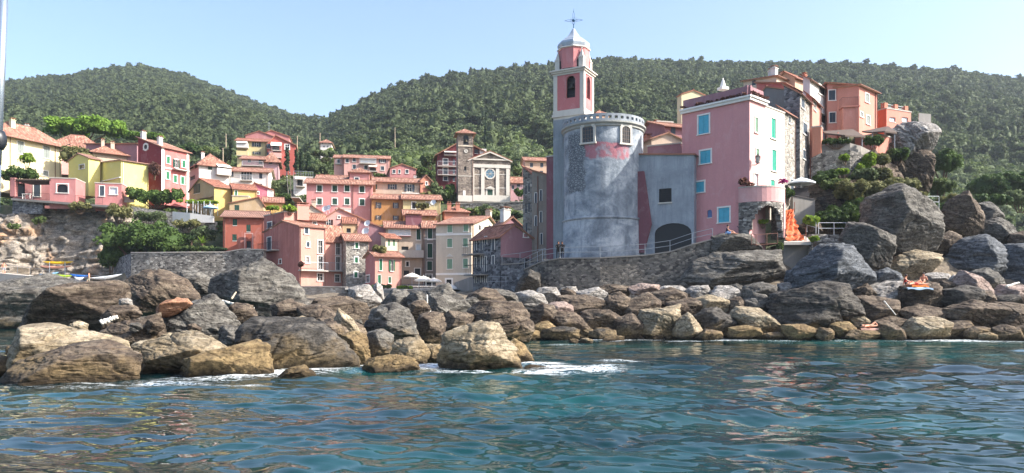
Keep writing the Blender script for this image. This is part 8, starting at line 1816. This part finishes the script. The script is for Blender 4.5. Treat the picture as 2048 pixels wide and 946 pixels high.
BL = [
 ('mixed trees left of the church square', 870, 383, 56, 40, 133, 'f_olive', 'tree'), ('dark tree against the left wall of the church', 898, 388, 30, 44, 134.5, 'f_bush', 'tree'), ('bush at the foot of the tree left of the church', 852, 392, 30, 22, 131, 'f_dry', 'bush'),
 ('green trees between the low white house and the white terraced house', 556, 378, 46, 50, 138, 'f_olive', 'tree'), ('darker shrub below the green trees by the magenta house', 570, 396, 40, 22, 130, 'f_bush', 'bush'), ('leafy hill shrubs left of the brick red apartments', 448, 312, 40, 34, 165, 'f_olive', 'tree'),
 ('broad olive tree above the white hipped house', 420, 305, 60, 30, 170, 'f_scrub', 'tree'), ('dark pine left of the utility poles', 378, 298, 46, 30, 172, 'f_bush', 'tree'), ('olive tree below the tiny white cottage', 650, 308, 56, 22, 176, 'f_olive', 'tree'), ('round yellow green tree right of the tiny cottage', 660, 302, 18, 14, 178, 'f_lime', 'tree'),
 ('shrubs at the left end of the pink end wing', 640, 338, 52, 30, 160, 'f_olive', 'tree'), ('bushes between the cypresses and the pink end wing', 628, 352, 44, 22, 155, 'f_scrub', 'bush'), ('dark round tree right of the pink gabled house', 846, 346, 34, 30, 152, 'f_bush', 'tree'), ('light tree behind the maroon apartments', 858, 322, 40, 34, 165, 'f_scrub', 'tree'),
 ('hanging bush on the pale yellow house', 844, 412, 30, 16, 117.5, 'f_dry', 'bush'), ('shrubs on the slope below the church wall, left', 868, 424, 26, 26, 122, 'f_dry', 'bush'), ('tall light shrub in front of the church wall', 970, 420, 24, 30, 127, 'f_olive', 'bush'), ('green bushes below the church wall at the right', 1000, 432, 40, 22, 120, 'f_scrub', 'bush'), ('dark hedge below the church wall at the far right', 1034, 430, 26, 14, 122, 'f_cypress', 'hedge'),
 ('shrub beside the pyramid roofed orange house', 948, 424, 24, 18, 121, 'f_scrub', 'bush'), ('bush beside the grey lilac house', 1040, 386, 26, 22, 134, 'f_bush', 'bush'), ('light green tree behind the peach house', 1036, 345, 30, 26, 152, 'f_scrub', 'tree'), ('trees above the grey lilac house', 1030, 332, 22, 24, 158, 'f_olive', 'tree'),
 ('potted greenery on the left of the salmon roof terrace', 545, 416, 28, 12, 99.6, 'f_lime', 'plant'), ('potted greenery on the right of the salmon roof terrace', 580, 417, 30, 14, 100.4, 'f_lime', 'plant'), ('reeds and pot plants on the small salmon house terrace', 760, 500, 28, 22, 95, 'f_dry', 'plant'),
 ('flower pots at the left end of the long balcony', 602, 528, 9, 16, 94, 'f_red', 'plant'), ('yellow flowering bushes along the harbour rail', 810, 575, 34, 8, 88.5, 'f_lime', 'bush'), ('green plants below the small salmon house', 764, 573, 40, 8, 89, 'f_bush', 'bush'),
 ('dry golden bushes on the headland above the huge pointed boulder', 1735, 382, 150, 56, 75.5, 'f_dry', 'bush'), ('dark lower bushes on the headland behind the boulders', 1700, 428, 108, 66, 74, 'f_bush', 'bush'), ('brown shrubs right of the dry golden bushes', 1800, 372, 80, 44, 77, 'f_dry', 'bush'),
 ('green bush under the overhanging rock', 1795, 308, 44, 30, 84.5, 'f_bush', 'bush'), ('dark bush above the rubble wall of the headland', 1747, 282, 40, 22, 80.8, 'f_bush', 'bush'), ('lime green plant on the pale concrete terrace wall', 1737, 322, 26, 38, 79.4, 'f_lime', 'plant'), ('small lime plant high on the rubble headland wall', 1690, 314, 22, 14, 79, 'f_lime', 'plant'),
 ('small lime plant lower on the rubble headland wall', 1686, 342, 24, 14, 78.6, 'f_lime', 'plant'), ('dark ivy on the foot of the rubble headland wall', 1650, 355, 50, 36, 78.6, 'f_bush', 'bush'), ('light plant beneath the terrace wall corner', 1722, 334, 18, 22, 79, 'f_lime', 'plant'),
 ('dark planting under the left reed canopy', 1672, 283, 60, 12, 81, 'f_bush', 'plant'), ('bushes right of the overhanging rock', 1885, 330, 70, 60, 108, 'f_bush', 'tree'), ('light bush below the overhanging rock', 1880, 372, 56, 44, 96, 'f_scrub', 'bush'), ('dry grass bush right of the white railing', 1905, 400, 60, 30, 90, 'f_dry', 'bush'),
 ('shrubs left of the tall brown boulder', 1880, 415, 40, 22, 84, 'f_bush', 'bush'), ('dark trees at the far right above the cove', 2010, 370, 130, 70, 118, 'f_bush', 'tree'), ('dark bushes behind the tall brown boulder', 1975, 400, 80, 30, 100, 'f_bush', 'bush'), ('olive bush at the right edge of the photo', 2040, 400, 70, 40, 108, 'f_olive', 'bush'),
 ('yellow green shrubs beside the orange net', 1622, 442, 34, 24, 71.5, 'f_lime', 'bush'), ('bright weed left of the stone steps', 1630, 477, 18, 12, 67.2, 'f_lime', 'plant'), ('bush beneath the white beach parasol', 1576, 388, 22, 28, 74, 'f_bush', 'bush'), ('weed on the concrete block edge', 1560, 492, 12, 22, 66.8, 'f_scrub', 'plant'),
 ('dry scrub on the brown slope under the right reed canopy', 1765, 318, 40, 26, 79.5, 'f_dry', 'bush'), ('olive scrub in the middle of the headland slope', 1728, 352, 60, 30, 77.8, 'f_olive', 'bush'), ('ragged dry bush left of the craggy rock column', 1768, 352, 44, 34, 78, 'f_dry', 'bush'), ('low thorny scrub at the left of the headland slope', 1670, 368, 60, 26, 77.2, 'f_scrub', 'bush'),
 ('golden dry grass tuft above the huge pointed boulder', 1830, 392, 50, 24, 76, 'f_dry', 'bush'), ('dark green scrub between the steps and the huge pointed boulder', 1660, 440, 60, 40, 73.5, 'f_bush', 'bush'), ('small plant on the stone vault', 1526, 443, 18, 8, 69, 'f_lime', 'plant'), ('trees behind the low roofs left of the tower', 760, 352, 30, 14, 150, 'f_scrub', 'tree'),
]
for lb, px, py, w, h_, D, mt, kd in BL:
    bush(lb, px, py, w, h_, D, mt, name=kd, cat=kd, leaf=.12 if D < 100 else .16, core=kd != 'plant', n=int(min(8000, max(350, w*h_*(1.6 if D < 100 else 1.1)))))
# scrub between the houses on the terraced hillside
def scrub():
    r = np.random.RandomState(8); M = 5200; px = r.uniform(-100, 2100, M); D = np.sqrt(r.uniform(100**2, 190**2, M)); ok = ~((px > 680) & (px < 1080) & (D < 124)); ok &= ~((px < 1500) & (px > 1050) & (D < 150)); ok &= ~((px < 700) & (D < 104)); ok &= ~((px > 1500) & (px < 1850) & (D < 112)) & ~((px > 1850) & (D < 86))
    ok &= ~((px < 345) & (D < 119.5))
    px, D = px[ok], D[ok]; z_ = terr_z(px, D); X = (px-CX)*D/F
    fps = [(o.M, o.uA, o.uB, o.wa, o.wb) for o in HOUSES]; keep = np.ones(len(px), bool)
    for M_, a, b, wa, wb in fps:
        dx, dy = X-M_.x, D-M_.y; u = dx*a.x+dy*a.y; v = dx*b.x+dy*b.y; keep &= ~((u > -1.2) & (u < wa+1) & (v > -1.2) & (v < wb+1))
    px, D, z_, X = px[keep], D[keep], z_[keep], X[keep]
    lob = [((x, y, z+.25), (s, s, s*.6)) for x, y, z, s in zip(X, D, z_, r.uniform(.5, 1.15, len(px)))]
    V, Fq, a = crown_arrays(lob, 34*len(lob), .2, 9, sub=4, core=False); o = np_mesh('scrub', V, Fq, [MT['f_scrub']], {'v': ('FACE', a)}); link(o)
    tag(o, 'low green scrub covering the terraced slope between the houses', 'scrub', None, 'stuff'); print('scrub', len(px))
scrub()
# utility poles
def upole(label, px, yt, yb, D, arm=True):
    a_, b_ = W(px, yb, D), W(px, yt, D); root = empty('utility_pole', a_, label, 'utility pole', 'utility poles on the hillside'); mb = MB(); mb.tube(a_-Vector((0, 0, 2)), b_, .13, .08, n=6, mat=0); mb.build('pole', [MT['wood']], root)
    if arm: mb = MB(); mb.tube(b_+Vector((-.8, 0, -.3)), b_+Vector((.8, 0, -.3)), .05); mb.build('crossarm', [MT['iron']], root)
    return b_
tp = [upole('utility pole left of the pale yellow apartments', 452, 268, 318, 175), upole('utility pole above the white hipped house', 446, 296, 320, 160), upole('utility pole right of the red apartments', 594.5, 272, 300, 185), upole('tall utility pole left of the tiny cottage', 640, 266, 292, 190), upole('utility pole high on the middle slope', 790, 255, 282, 230)]
mb = MB()
for a, b in ((0, 2), (2, 3), (3, 4)):
    p, q = tp[a], tp[b]; pts = [p.lerp(q, i/8)-Vector((0, 0, 1.2*(1-(i/4-1)**2)*(q-p).length/60)) for i in range(9)]; mb.path(pts, .035, 4)
tag(mb.build('power_cable', [MT['iron']]), 'sagging cables strung between the hillside utility poles', 'cable')
# ------------------------------------------------------------------ air
hm = bpy.data.materials.new('haze_air'); hm.use_nodes = True; nt = hm.node_tree; nt.nodes.clear()
ho = nt.nodes.new('ShaderNodeOutputMaterial'); hv = nt.nodes.new('ShaderNodeVolumePrincipled'); hv.inputs['Color'].default_value = (.78, .87, 1., 1); hv.inputs['Density'].default_value = .00016; hv.inputs['Anisotropy'].default_value = .2
nt.links.new(hv.outputs[0], ho.inputs['Volume'])
mb = MB(); mb.box((-3100, -620, -60), (6200, 0, 0), (0, 2400, 0), (0, 0, 60+260)); hz = mb.build('haze', [hm]); tag(hz, 'thin bluish summer haze in the air', 'haze', None, 'stuff')
